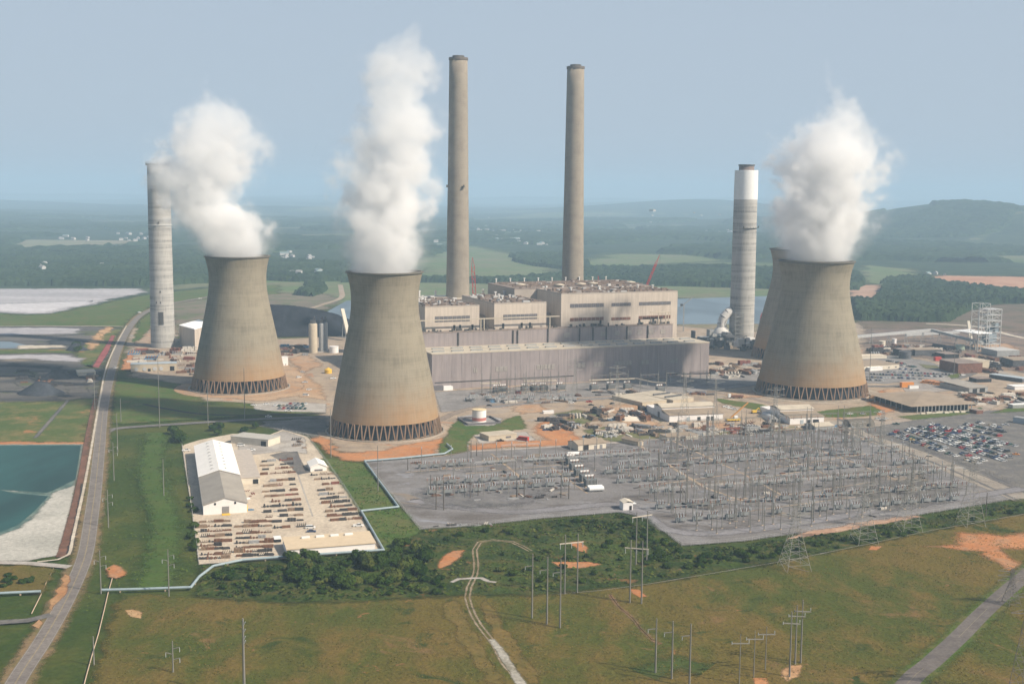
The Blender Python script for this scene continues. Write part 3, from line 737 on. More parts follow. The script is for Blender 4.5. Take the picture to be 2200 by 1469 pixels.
patch('tower_apron', ring(P_R, 52, 60, -175, 20), GM('apron_tan_2', [(.34, .28, .21), (.40, .34, .27), (.27, .22, .17)], .03, .1, .5, True), 2, world=True)
patch('grass_verge', [(940, 978), (952, 945), (972, 912), (985, 903), (1050, 916), (1115, 893), (1132, 920), (1070, 930), (1020, 934), (1006, 948), (1004, 968), (960, 976)], green2, 2)
patch('gravel_court', [(982, 896), (1030, 888), (1080, 900), (1062, 914), (1000, 915)], GM('court', [(.30, .29, .28), (.25, .24, .23), (.34, .32, .3)], .03, .1, .5, True), 2)
patch('gravel_court', [(1018, 935), (1050, 930), (1130, 928), (1150, 945), (1120, 952), (1030, 952)], concrete_g, 3)
patch('red_earth', [(1012, 958), (1100, 948), (1180, 945), (1150, 925), (1172, 900), (1205, 915), (1262, 955), (1200, 960), (1100, 958), (1018, 968)], orange, 3)
patch('grass_verge', [(1255, 925), (1300, 918), (1360, 930), (1440, 930), (1480, 938), (1440, 944), (1330, 952), (1290, 944)], GM('grass_dry', [(.13, .13, .05), (.18, .16, .08), (.10, .12, .04)], .02, .07, .5, True), 3)
patch('grass_verge', [(1190, 890), (1240, 880), (1300, 892), (1280, 905), (1240, 912), (1200, 905)], GM('grass_dry_2', [(.13, .13, .05), (.2, .17, .1), (.10, .12, .04)], .02, .07, .5, True), 3)
patch('grass_verge', [(1560, 925), (1640, 922), (1700, 920), (1640, 930), (1480, 938), (1500, 930)], GM('grass_dry_3', [(.14, .15, .06), (.2, .17, .1), (.12, .12, .04)], .02, .07, .5, True), 2)
for q in ([(1100, 872), (1160, 868), (1180, 880), (1120, 890)], [(1300, 872), (1380, 868), (1400, 882), (1330, 890)], [(1330, 905), (1400, 900), (1420, 915), (1350, 920)], [(1480, 912), (1560, 908), (1600, 918), (1500, 926)], [(1560, 845), (1620, 842), (1640, 852), (1580, 856)], [(2060, 862), (2140, 856), (2150, 868), (2080, 876)], [(2080, 742), (2160, 738), (2190, 750), (2110, 756)], [(1900, 838), (1945, 834), (1950, 846), (1910, 850)], [(620, 770), (660, 762), (690, 785), (650, 800)]):
    patch('red_earth', q, orange2, 3)
# --- yard, substation, parking
patch('storage_yard', [(428, 1213), (414, 1110), (391, 957), (430, 945), (500, 932), (580, 934), (607, 923), (660, 938), (703, 995), (750, 1064), (785, 1120), (826, 1182), (620, 1200)], concrete_y, 1.2)
patch('concrete_apron', [(500, 935), (580, 936), (610, 926), (655, 940), (660, 975), (600, 970), (520, 980)], concrete_g, 3)
patch('asphalt_patch', [(606, 972), (638, 970), (652, 1000), (668, 1015), (640, 1020), (622, 1000), (580, 978)], gravel_dark, 1.5)
ribbon('expansion_joint', [(640, 1020), (672, 1110)], .8, concrete_g, w=.2, smooth=False)
patch('substation_ground', [(784, 992), (842, 1065), (902, 1137), (1010, 1130), (1170, 1113), (1330, 1100), (1390, 1112), (1465, 1172), (1600, 1162), (1900, 1118), (2200, 1068), (2600, 1010), (2600, 900), (2200, 878), (2090, 884), (1960, 903), (1850, 916), (1640, 930), (1440, 940), (1240, 960), (1010, 970), (960, 980)], gravel, 2.5)
patch('dark_gravel', [(1860, 916), (1960, 905), (2090, 888), (2200, 880), (2600, 850), (2600, 1170), (2200, 1058), (2040, 1000), (1855, 935)], asphalt, 2)
ribbon('gravel_road', [(1790, 905), (1850, 935), (1960, 972), (2080, 1022), (2200, 1072), (2400, 1150)], 17, GM('track_tan', [(.27, .235, .195), (.33, .29, .24), (.22, .19, .16)], .03, .06, .5, True, patch=1), w=2)
ribbon('rail_ballast', [(1800, 900), (1860, 925), (2000, 972), (2100, 1012), (2200, 1055), (2400, 1140)], 3, gravel_dark, w=1)
ribbon('rail_ballast', [(1800, 912), (1870, 945), (2000, 992), (2100, 1035), (2200, 1082), (2400, 1175)], 2.2, gravel_dark, w=.8)
ribbon('cable_trench', [(1360, 948), (1462, 1016), (1520, 1050), (1595, 1076)], 2.6, tan, w=.5, smooth=False)
ribbon('cable_trench', [(1440, 945), (1600, 1020), (1700, 1075)], 1.6, tan, w=.5, smooth=False)
ribbon('cable_trench', [(1000, 1018), (1210, 998), (1430, 988)], 1.5, tan, w=.5, smooth=False)
ribbon('cable_trench', [(1055, 975), (1100, 1010), (1150, 1055)], 1.9, tan, w=.5, smooth=False)
ribbon('cable_trench', [(1185, 1005), (1262, 1060)], 1.6, tan, w=.5, smooth=False)
ribbon('cable_trench', [(1520, 1080), (1700, 1062), (1880, 1035)], 1.1, tan, w=.4, smooth=False)
ribbon('cable_trench', [(1620, 1030), (1800, 1000)], 1.4, tan, w=.4, smooth=False)
for q in ([(1380, 1000), (1560, 975), (1700, 958)], [(1420, 1040), (1640, 1010), (1860, 975)], [(1700, 945), (1850, 1000), (1960, 1045)], [(870, 1015), (960, 1008), (1060, 1000)], [(1560, 945), (1690, 985), (1800, 1030)], [(1600, 1100), (1760, 1078), (1900, 1060)]):
    ribbon('cable_trench', q, 1.5, tan, w=.5, smooth=False)
ribbon('gravel_road', [(1010, 970), (1240, 957), (1440, 942)], 5, GM('track_grey', [(.33, .29, .26), (.38, .34, .3), (.27, .24, .21)], .03, .06, .5, True), w=1.2)
ribbon('gravel_road', [(880, 1075), (1100, 1100), (1330, 1085), (1440, 1140), (1600, 1140), (1900, 1095), (2200, 1050)], 9, GM('track_blue', [(.21, .20, .205), (.25, .24, .25), (.17, .16, .16)], .03, .06, .5, True), w=5)
patch('dark_gravel', [(900, 1060), (960, 1040), (1180, 1040), (1150, 1080), (1000, 1090), (930, 1085)], GM('bay_dark', [(.12, .115, .115), (.16, .15, .15), (.19, .18, .17)], .03, .06, .5, True), 7)
patch('dark_gravel', [(1230, 970), (1330, 960), (1440, 975), (1420, 1000), (1300, 1020), (1230, 990)], GM('bay_dark_2', [(.15, .145, .145), (.18, .17, .17), (.22, .2, .19)], .03, .06, .5, True), 7)
patch('dark_gravel', [(1850, 1060), (1960, 1030), (2060, 1050), (2000, 1085), (1900, 1100)], GM('bay_dark_3', [(.13, .12, .115), (.16, .15, .14), (.19, .18, .16)], .03, .06, .5, True), 9)
# --- right rear
patch('car_park', [(1845, 800), (1850, 770), (1920, 762), (2000, 778), (2065, 805), (2030, 812), (1900, 825), (1850, 822)], GM('lot_grey', [(.20, .19, .18), (.25, .23, .22), (.17, .16, .15)], .03, .08, .5, True), 3)
ribbon('service_road', [(1855, 830), (1960, 828), (2060, 812), (2100, 790), (2040, 772), (1960, 758)], 9, asphalt, w=2)
ribbon('service_road', [(2040, 772), (2120, 792), (2200, 812), (2300, 835)], 10, GM('road_pale', [(.32, .28, .24), (.37, .33, .28), (.27, .24, .2)], .03, .08, .5, True), w=2)
ribbon('service_road', [(1850, 918), (1960, 900), (2090, 885), (2140, 868), (2200, 850)], 10, GM('road_pale_2', [(.32, .26, .21), (.37, .31, .25), (.27, .22, .18)], .03, .08, .5, True), w=2)
patch('grass_verge', [(1930, 895), (2060, 884), (2110, 876), (2090, 888), (1960, 903)], green2, 2)
patch('grass_verge', [(2130, 888), (2200, 868), (2400, 850), (2400, 890), (2200, 884)], green2, 2)
patch('grass_verge', [(2040, 806), (2062, 800), (2058, 812), (2030, 814)], green2, 2)
patch('grass_verge', [(1970, 782), (2010, 786), (2020, 792), (1990, 792)], GM('verge_dry', [(.12, .13, .06), (.15, .14, .07), (.1, .11, .05)], .03, .08, .5, True), 2)
patch('grass_verge', [(2180, 846), (2300, 838), (2300, 852), (2185, 852)], GM('verge_dry2', [(.10, .13, .05), (.15, .14, .07), (.1, .11, .05)], .03, .08, .5, True), 2)
patch('bus_yard', [(1930, 820), (2040, 810), (2060, 838), (1950, 848)], GM('bus_grey', [(.28, .25, .23), (.32, .29, .26), (.24, .21, .19)], .03, .08, .5, True), 3)
# --- left rear road surroundings
patch('red_earth', [(262, 795), (268, 772), (285, 752), (285, 778), (278, 796)], orange, 2)
patch('red_earth', [(290, 738), (330, 705), (330, 745), (300, 752)], GM('clay_mixed', [(.36, .22, .14), (.30, .24, .17), (.42, .28, .2)], .03, .1, .5, True), 4)
patch('grass_verge', [(286, 735), (300, 690), (325, 672), (325, 705), (300, 728)], green, 4)
# --- foreground
patch('scrub_ground', [(420, 1285), (430, 1216), (620, 1203), (830, 1190), (905, 1140), (1170, 1117), (1330, 1104), (1388, 1116), (1462, 1178), (1600, 1168), (1900, 1124), (2200, 1074), (2600, 1010), (2600, 1040), (2200, 1104), (1700, 1203), (1400, 1256), (1200, 1278), (960, 1283), (800, 1293), (600, 1298)], scrub, 3)
patch('grass_bank', [(690, 985), (742, 992), (782, 997), (842, 1068), (902, 1140), (870, 1165), (828, 1186), (787, 1120), (750, 1062), (705, 1000)], green2, 2)
patch('field', [(262, 1276), (410, 1284), (600, 1298), (800, 1293), (960, 1284), (1200, 1279), (1400, 1257), (1700, 1204), (2200, 1106), (2700, 1020), (3300, 1200), (3300, 2400), (-900, 2400), (150, 1600), (196, 1469), (225, 1380), (245, 1300)], olive, 3)
patch('red_earth', [(2000, 1175), (2060, 1160), (2130, 1148), (2200, 1145), (2400, 1130), (2400, 1180), (2200, 1180), (2150, 1178), (2170, 1205), (2175, 1228), (2150, 1210), (2130, 1185), (2060, 1180)], orange, 7)
patch('red_earth', [(1690, 1160), (1735, 1143), (1850, 1123), (1960, 1108), (1980, 1111), (1870, 1130), (1745, 1152)], GM('bank_clay', [(.40, .24, .16), (.44, .30, .21), (.34, .2, .13)], .03, .1, .5, True), 2)
patch('red_earth', [(940, 1218), (952, 1198), (975, 1184), (998, 1183), (990, 1198), (965, 1215), (945, 1222)], orange, 1.5)
patch('red_earth', [(1185, 1208), (1210, 1208), (1290, 1213), (1240, 1222), (1200, 1218)], orange, 2.5)
patch('red_earth', [(1228, 1165), (1255, 1163), (1262, 1178), (1260, 1188), (1240, 1184)], orange, 2)
patch('red_earth', [(1354, 1266), (1372, 1268), (1390, 1282), (1375, 1285), (1360, 1276)], orange, 1.5)
patch('red_earth', [(228, 1222), (245, 1214), (262, 1220), (268, 1236), (250, 1244), (232, 1240)], orange, 1.5)
patch('red_earth', [(1680, 1455), (1700, 1430), (1722, 1430), (1715, 1455), (1690, 1465)], GM('clay_tan3', [(.40, .22, .11), (.44, .28, .15), (.34, .2, .1)], .05, .2, .5, True), 2)
patch('red_earth', [(1620, 1458), (1645, 1458), (1652, 1480), (1625, 1480)], orange, 2)
patch('red_earth', [(268, 1312), (285, 1310), (306, 1318), (303, 1330), (280, 1325)], GM('clay_tan4', [(.40, .24, .11), (.46, .31, .17), (.34, .2, .1)], .05, .2, .5, True), 2)
patch('red_earth', [(1870, 1174), (1895, 1174), (1885, 1183), (1865, 1182)], orange, 1.5)
patch('worn_grass', [(975, 1290), (1000, 1320), (1035, 1370), (1065, 1440), (1100, 1500), (1075, 1500), (1030, 1440), (985, 1370), (950, 1300)], GM('worn1', [(.145, .105, .026), (.165, .115, .034), (.11, .09, .022)], .02, .1, .5, True), 6)
patch('worn_grass', [(1040, 1290), (1080, 1340), (1120, 1400), (1160, 1469), (1135, 1469), (1080, 1400), (1040, 1330)], GM('worn2', [(.145, .102, .026), (.165, .112, .032), (.11, .09, .022)], .02, .1, .5, True), 6)
for o_ in (-.95, .95):
    ribbon('wheel_track', [(1140, 1185), (1100, 1165), (1060, 1161), (1030, 1166), (1020, 1182), (1023, 1210), (1021, 1235), (1008, 1262), (1004, 1285), (1018, 1325), (1038, 1355), (1062, 1385), (1082, 1425), (1120, 1469), (1160, 1540)], .9, GM('rut%d' % (o_ > 0), [(.23, .18, .12), (.29, .235, .165), (.16, .125, .06)], .1, .3, .8, True, patch=.2), off=o_, w=.7)
patch('rubble_strip', [(1050, 1375), (1062, 1375), (1085, 1400), (1100, 1425), (1135, 1475), (1112, 1475), (1085, 1430)], GM('rubble', [(.33, .31, .27), (.22, .2, .15), (.42, .39, .33)], .1, .4, 1.2, True), 1.5)
ribbon('grey_channel', [(970, 1252), (985, 1245), (1015, 1243), (1035, 1243), (1050, 1250), (1066, 1252)], 2.2, concrete_g, w=1)
ribbon('stream', [(330, 935), (318, 960), (314, 985), (300, 1010), (303, 1045), (320, 1080), (322, 1110), (333, 1140), (322, 1180), (318, 1215), (308, 1248)], 2.6, GM('ditch_green', [(.02, .05, .012), (.03, .07, .015), (.03, .05, .012)], .03, .1, .5, True), w=3.0)
ribbon('grass_strip', [(345, 930), (335, 975), (330, 1010), (345, 1060), (360, 1100), (365, 1150), (352, 1210), (340, 1262)], 16, GM('lush', [(.045, .085, .012), (.058, .10, .016), (.07, .095, .02)], .03, .1, .5, True), w=14, off=-2)
ribbon('dry_gully', [(1310, 1278), (1330, 1305), (1360, 1330), (1375, 1350), (1400, 1375), (1420, 1385)], 1.6, GM('gully', [(.24, .15, .08), (.1, .09, .03), (.3, .18, .1)], .03, .2, .5, True), w=2)
ribbon('grass_strip', [(1380, 1450), (1460, 1425), (1520, 1440)], 12, GM('lush2', [(.045, .07, .012), (.06, .085, .016), (.07, .08, .02)], .03, .1, .5, True), w=12)
# roads in front
ribbon('road_verge', [(20, 1540), (34, 1469), (90, 1378), (135, 1300), (168, 1230), (185, 1180), (197, 1100), (205, 1040), (214, 960), (222, 880), (234, 820), (250, 760), (268, 718), (292, 685), (318, 668), (355, 655), (450, 638)], 12, GM('verge_brown', [(.17, .125, .06), (.22, .15, .08), (.12, .11, .04)], .03, .1, .5, True), w=5)
road_pts = [(-60, 1640), (33, 1469), (92, 1378), (137, 1300), (170, 1230), (186, 1180), (198, 1100), (206, 1040), (214, 960), (222, 880), (234, 820), (251, 760), (270, 718), (294, 685), (320, 668), (355, 655), (450, 638), (560, 622)]
ribbon('road', road_pts, 7.4, roadm)
yl = paint('yellow_line', (.36, .28, .12), var=.15); wl = paint('white_line', (.33, .31, .27), var=.1)
for o_ in (-.14, .14): ribbon('centre_line', road_pts[:10], .10, yl, off=o_)
for o_ in (-3.35, 3.35): ribbon('edge_line', road_pts[:12], .12, wl, off=o_)
ribbon('dike_track', [(272, 700), (250, 740), (228, 792), (216, 850), (207, 900), (197, 960), (187, 1015), (176, 1070), (166, 1115), (156, 1160), (148, 1192), (125, 1203), (80, 1208)], 1.5, sand, w=.5)
ribbon('side_road', [(-200, 1350), (0, 1338), (60, 1334), (110, 1322)], 5, asphalt, w=1)
ribbon('side_road', [(-200, 1205), (0, 1209), (60, 1211), (150, 1219)], 5, concrete_g, w=1)
ribbon('side_road', [(-100, 702), (180, 701), (265, 702)], 4, sand, w=1)
patch('red_earth', [(140, 1235), (150, 1240), (130, 1290), (112, 1312), (104, 1308), (120, 1270)], GM('verge_clay', [(.36, .18, .08), (.40, .24, .12), (.28, .16, .08)], .03, .1, .5, True), 1.5)
patch('olive_verge', [(-300, 1216), (60, 1216), (118, 1224), (100, 1262), (88, 1276), (-300, 1282)], olive, 2)
patch('red_earth', [(70, 1345), (84, 1352), (92, 1340), (84, 1332)], GM('verge_clay2', [(.36, .2, .1), (.40, .26, .14), (.28, .17, .09)], .03, .1, .5, True), 1.5)
rr_ = [(1840, 1620), (1950, 1469), (2000, 1425), (2060, 1370), (2120, 1310), (2200, 1240), (2320, 1150), (2500, 1060)]
ribbon('road_verge', rr_, 12, green, w=6)
ribbon('road', rr_, 7.5, GM('road_old', [(.13, .115, .105), (.16, .14, .125), (.11, .095, .09)], .03, .15, .8, False, bump=.1, patch=1))
ribbon('centre_line', rr_, .15, paint('faded_line', (.25, .21, .13)), dash=(9, 4))
# ------------------------------------------------------------------ buildings
def clad(name, c):
    t = NT(name); p = t.pos((.35, .35, .03), True); n1 = t.noise(p, 1.0, 5, .65); n2 = t.noise(t.pos((1, 1, 1), True), .035, 5, .65); n3 = t.noise(t.pos((2.2, 2.2, .01), True), 1, 2)
    k = t.math('ADD', t.math('ADD', t.math('MULTIPLY', n1, .45), t.math('MULTIPLY', n2, .35)), t.math('MULTIPLY', n3, .2))
    return t.out(t.bsdf(t.mix(t.ramp(k, .36, .64), tuple(v * .80 for v in c), tuple(v * 1.13 for v in c)), .8, spec=.2))
M_MAUVE = clad('mauve_cladding', (.285, .243, .235))
M_BEIGE = clad('beige_cladding', (.50, .43, .36))
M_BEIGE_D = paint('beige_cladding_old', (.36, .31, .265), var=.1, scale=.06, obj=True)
M_ROOFT = paint('tan_roof', (.47, .41, .32), var=.15, scale=.08)
M_ROOFB = paint('brown_roof', (.30, .235, .17), var=.15, scale=.08)
M_ROOFD = paint('dark_roof_gravel', (.24, .19, .16), var=.35, scale=.12)
M_ROOFW = paint('white_roof', (.80, .77, .72), var=.05, scale=.1)
M_ROOFG = paint('grey_brown_roof', (.31, .28, .24), var=.12, scale=.1)
M_CREAM = paint('cream_wall', (.60, .54, .44), var=.08)
M_WALLW = paint('white_wall', (.74, .71, .68), var=.05)
M_GLASS = paint('pale_panel', (.30, .27, .245), var=.15, rough=.4)
M_LOUV = paint('louvre_grey', (.13, .12, .125), var=.25, scale=1.2)
M_DOOR = paint('door_grey', (.22, .21, .21), var=.1)
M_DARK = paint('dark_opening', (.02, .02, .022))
M_BLUER = paint('blue_grey_roof', (.36, .41, .44), var=.1)
M_YEL = paint('yellow_paint', (.68, .42, .05), var=.1)
M_RED = paint('red_paint', (.42, .05, .035), var=.15)
M_STEELD = paint('dark_steelwork', (.09, .09, .095), var=.4)
M_GALV = paint('galvanised_steel', (.44, .44, .43), var=.12, rough=.5)
M_DUCTW = paint('white_duct', (.62, .60, .57), var=.1)
M_EQ = paint('roof_clutter', (.17, .125, .10), var=.5, scale=.3)
M_TAN2 = paint('tan_wall', (.46, .39, .29), var=.1)

def frame(p1, p2):
    d = p2 - p1; return d.length, math.atan2(d.y, d.x)
def mpp(p): return p.y / FPX      # metres per picture pixel at p

# turbine hall -------------------------------------------------
A = G(928, 838); B = G(1522, 806); W, ROT = frame(A, B)
HH = HT(A, 762); DEPTH = 43.0
t = thing('turbine_hall', 'long mauve turbine hall with a tan roof in front of the boiler houses', 'power station hall', A, ROT)
MB().box(W / 2, DEPTH / 2, 0, W, DEPTH, HH).build('wall', M_MAUVE, t)
r = MB().box(W / 2, DEPTH / 2, HH, W + .8, DEPTH + .4, .9).build('roof', M_ROOFT, t)
for row in (0, 1):
    n = 15
    for i in range(n):
        x = W * (i + .5 + .3 * row) / (n + .4); y = 10 + 18 * row
        MB().box(x, y, HH + .9, 11, 2.8, 1.1).build('roof_vent', M_GREYMETAL, r)
b = MB(); px = [(1010, 1018), (1055, 1080), (1140, 1178), (1226, 1243), (1262, 1287), (1306, 1345), (1366, 1384), (1430, 1450)]
for x0, x1 in px:
    u0, u1 = (x0 - 928) / 594 * W, (x1 - 928) / 594 * W
    k = MB(); nn = max(2, int((u1 - u0) / 3))
    for i in range(nn): k.box(u0 + (u1 - u0) * (i + .5) / nn, -.12, HH * .44, (u1 - u0) / nn - .4, .3, 4.2)
    k.build('window', M_GLASS, t)
MB().box(W * .25, -.25, HH * .2, W * .48, .5, .5).build('pipe_run', M_DARKMETAL, t)
k = MB()
for i in range(1, 30): k.box(W * i / 30, -.06, 0, .22, .16, HH - .4)
k.build('cladding_joint', paint('mauve_joint', (.245, .21, .20)), t)
# low annex at far left corner
MB().box(4, -3, 0, 10, 6, 4).build('annex', M_LOUV, t); MB().box(13, -3, 0, 9, 6, 3.4).build('annex', M_WHITE, t)

# bunker bay (mauve upper wall) ---------------------------------
c, s_ = math.cos(ROT), math.sin(ROT)
def LOC(u, v): return Vector((A.x + u * c - v * s_, A.y + u * s_ + v * c, 0))
B0 = LOC(-1, DEPTH + .3); B1 = LOC(W - 16, DEPTH + .3); WB = W - 15
HB = HT(LOC(0, DEPTH), 717)
t = thing('bunker_bay', 'mauve upper bay with pipes and dark roof edge between turbine hall and boiler houses', 'industrial building', B0, ROT)
MB().box(WB / 2, 12, 0, WB, 24, HB).build('wall', M_MAUVE, t)
MB().box(WB / 2, 12, HB, WB + .5, 24.4, .7).build('roof', M_ROOFD, t)
for x0, h in ((993, 1), (1112, .95), (1122, 1), (1190, 1.25), (1262, 1), (1293, .9), (1324, .9), (1373, 1), (1423, .9)):
    u = (x0 - 905) / 579 * WB; MB().tube((u, -.7, HH + 1.2), (u, -.7, HB * (1.0 if h <= 1 else 1.08)), .55, n=6).build('downpipe', M_DARKMETAL, t)
for x0 in (1233, 1350, 1378, 1404, 1432, 1460, 1318):
    u = (x0 - 905) / 579 * WB; MB().box(u, -.1, HH + 5, 5.5, .3, 4.5).build('window', M_GLASS, t)
k = MB(); rng = random.Random(3)
for i in range(60):
    u = rng.uniform(2, WB - 2); k.box(u, rng.uniform(1, 7), HB + .7, rng.uniform(.8, 3), rng.uniform(.8, 2), rng.uniform(.6, 3.2))
k.build('roof_equipment', M_DARKMETAL, t)
# steel gallery on posts
k = MB(); zz = HB + 11
for u in (2, 4.5): k.box(u, 3, HB + .7, .7, .7, 10.5)
for x0 in (1044, 1051, 1197): k.box((x0 - 905) / 579 * WB, 3, HB + .7, .7, .7, 10.5)
k.box(WB * .17, 3, zz, WB * .34, .9, .8); k.box((1120 - 905) / 579 * WB, 3, zz + .2, WB * .34, .9, .8)
k.build('pipe_gallery', M_ROOFT, t)
k = MB()
for u in (WB - 6, WB - 14, WB - 3): k.box(u, 4, HB + .7, .7, .7, 12)
k.box(WB - 12, 4, HB + 12, 22, 1, .8); k.build('pipe_gallery', M_ROOFT, t)

# boiler houses --------------------------------------------------
def boiler(x0, x1, ytop, depth, label, bands, v0=10.0, rear=None, name='boiler_house', seed=1):
    q = LOC(0, DEPTH + v0)
    # find u so that column x0 is hit at roof level
    def solve(px, z, v=DEPTH + v0):
        a, b_ = -50.0, W + 60
        for _ in range(40):
            m_ = (a + b_) / 2; p = LOC(m_, v)
            if PX((p.x, p.y, z)) < px: a = m_
            else: b_ = m_
        return a
    z = 65.0
    for _ in range(4):
        u0 = solve(x0, z); p = LOC(u0, DEPTH + v0); z = HT(p, ytop)
    u1 = solve(x1, z); w_ = u1 - u0
    t = thing(name, label, 'boiler house', LOC(u0, DEPTH + v0), ROT, 'beige boiler houses')
    MB().box(w_ / 2, depth / 2, 0, w_, depth, z).build('wall', M_BEIGE, t)
    rf = MB().box(w_ / 2, depth / 2, z, w_ - 1.4, depth - 1.4, .5).build('roof', M_ROOFD, t)
    k = MB()
    for (a, b2, cx_, cy_) in ((w_, .7, w_ / 2, .35), (w_, .7, w_ / 2, depth - .35), (.7, depth - 1.4, .35, depth / 2), (.7, depth - 1.4, w_ - .35, depth / 2)): k.box(cx_, cy_, z, a, b2, 1.3)
    k.build('parapet', M_BEIGE_D, t)
    for (xa, xb, ya, yb, kind) in bands:
        ua, ub = solve(xa, z) - u0, solve(xb, z) - u0
        za, zb = HT(LOC(u0 + ua, DEPTH + v0), yb), HT(LOC(u0 + ua, DEPTH + v0), ya)
        k = MB(); n = max(3, int((ub - ua) / 4.2))
        for i in range(n): k.box(ua + (ub - ua) * (i + .5) / n, -.14, za, (ub - ua) / n - .5, .3, zb - za)
        k.build('louvre_band', M_LOUV if kind == 0 else M_RUST, t)
    rng = random.Random(seed); k = MB(); k2 = MB()
    for i in range(int(w_ * depth / 55)):
        x, y = rng.uniform(3, w_ - 3), rng.uniform(3, depth - 3); h = rng.uniform(.5, 2.4)
        (k if rng.random() < .7 else k2).box(x, y, z + .5, rng.uniform(1, 7), rng.uniform(1, 5), h, rng.choice((0, 0, .5)))
    for i in range(5):
        y = rng.uniform(6, depth - 6); k.bar((3, y, z + 1.6), (w_ - 3, y + rng.uniform(-4, 4), z + 1.6), .8)
    k.build('roof_equipment', M_EQ, t); k2.build('roof_equipment', M_GALV, t)
    for i in range(5):
        x, y = rng.uniform(4, w_ - 4), rng.uniform(depth * .3, depth - 4)
        MB().tube((x, y, z), (x, y, z + 4.5), .9, n=8).box(x, y, z + 4.5, 2.4, 2.4, .8).build('exhaust_stack', M_DUCTW, t)
    for i in range(3): MB().box(rng.uniform(5, w_ - 5), -.1, HB + .7, 2, .4, 5).build('door', M_DARK, t)
    return t, u0, w_, z
t1, u1_, w1, z1 = boiler(913, 1030, 661, 92, 'smaller beige boiler house beside the nearest cooling tower', [(934, 1010, 680, 692, 0)], seed=4)
t2, u2_, w2, z2 = boiler(1062, 1174, 654, 92, 'smaller beige boiler house in the middle, next to the largest one', [(1081, 1155, 676, 687, 0)], seed=5)
t3, u3_, w3, z3 = boiler(1206, 1456, 633, 60, 'largest and tallest beige boiler house with three louvre bands', [(1225, 1298, 653, 661, 0), (1314, 1356, 651, 658, 0), (1373, 1442, 649, 656, 0), (1225, 1298, 683, 690, 1), (1314, 1356, 682, 688, 1), (1373, 1442, 679, 686, 1)], seed=6)
# taller rear part of the largest boiler house
t4 = thing('boiler_house', 'rear wing of the largest boiler house, wider than its front', 'boiler house', LOC(u3_ - 24, DEPTH + 70.6), ROT, 'beige boiler houses')
wz = w3 + 26
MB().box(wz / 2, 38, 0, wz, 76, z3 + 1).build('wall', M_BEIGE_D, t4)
MB().box(wz / 2, 38, z3 + 1, wz + .4, 76.4, .8).build('roof', M_ROOFD, t4)
k = MB(); k2 = MB(); rng = random.Random(9)
for i in range(110): (k if rng.random() < .75 else k2).box(rng.uniform(3, wz - 3), rng.uniform(3, 73), z3 + 1.8, rng.uniform(1, 8), rng.uniform(1, 4), rng.uniform(.5, 2.6), rng.uniform(0, 1))
for i in range(7): k.bar((4, 8 + 9 * i, z3 + 3.2), (wz - 4, 10 + 9 * i, z3 + 3.2), .8)
k.build('roof_equipment', M_EQ, t4); k2.build('roof_equipment', M_GALV, t4)
for (fx, fy) in ((.34, .1), (.52, .2), (.62, .25), (.92, .3), (.1, .3)):
    x, y = wz * fx, 76 * fy
    MB().lathe([(0.3, z3 + 5.2), (5.5, z3 + 4.2), (5.6, z3 + 3.6), (3.2, z3 + 3.2), (3.2, z3 + 1.8)], 16, x, y).build('roof_ventilator', M_ROOFT, t4)
for i in range(9):
    x = wz * (.05 + .105 * i); MB().tube((x, 72, z3 + 1.8), (x, 72, z3 + 6), .7, n=8).box(x, 72, z3 + 6, 1.8, 1.8, .7).build('exhaust_stack', M_DUCTW, t4)
# rear bay joining the two smaller boiler houses
t5 = thing('precipitator_block', 'low flat-roofed block behind the two smaller boiler houses', 'industrial building', LOC(u1_ - 6, DEPTH + 105), ROT)
wq = u2_ + w2 - u1_ + 4
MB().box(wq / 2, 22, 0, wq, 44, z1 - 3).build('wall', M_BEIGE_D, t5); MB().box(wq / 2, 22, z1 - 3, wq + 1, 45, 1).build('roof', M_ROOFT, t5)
for i in range(7):
    x = wq * (.06 + .14 * i); MB().tube((x, 40, z1 - 2), (x, 40, z1 + 3.5), .9, n=8).box(x, 40, z1 + 3.5, 2.2, 2.2, .9).build('exhaust_stack', M_DUCTW, t5)
# dark gap building between boiler houses
for ua, wa, lab in ((u1_ + w1 + .3, u2_ - u1_ - w1 - .6, 'narrow shaded link between the two smaller boiler houses'), (u2_ + w2 + .3, u3_ - u2_ - w2 - .6, 'narrow shaded link beside the largest boiler house')):
    t = thing('link_block', lab, 'industrial building', LOC(ua, DEPTH + 34), ROT)
    MB().box(wa / 2, 25, 0, wa, 50, z1 - 12).build('wall', M_BEIGE_D, t); MB().box(wa / 2, 25, z1 - 12, wa - .2, 50.2, .8).build('roof', M_ROOFD, t)

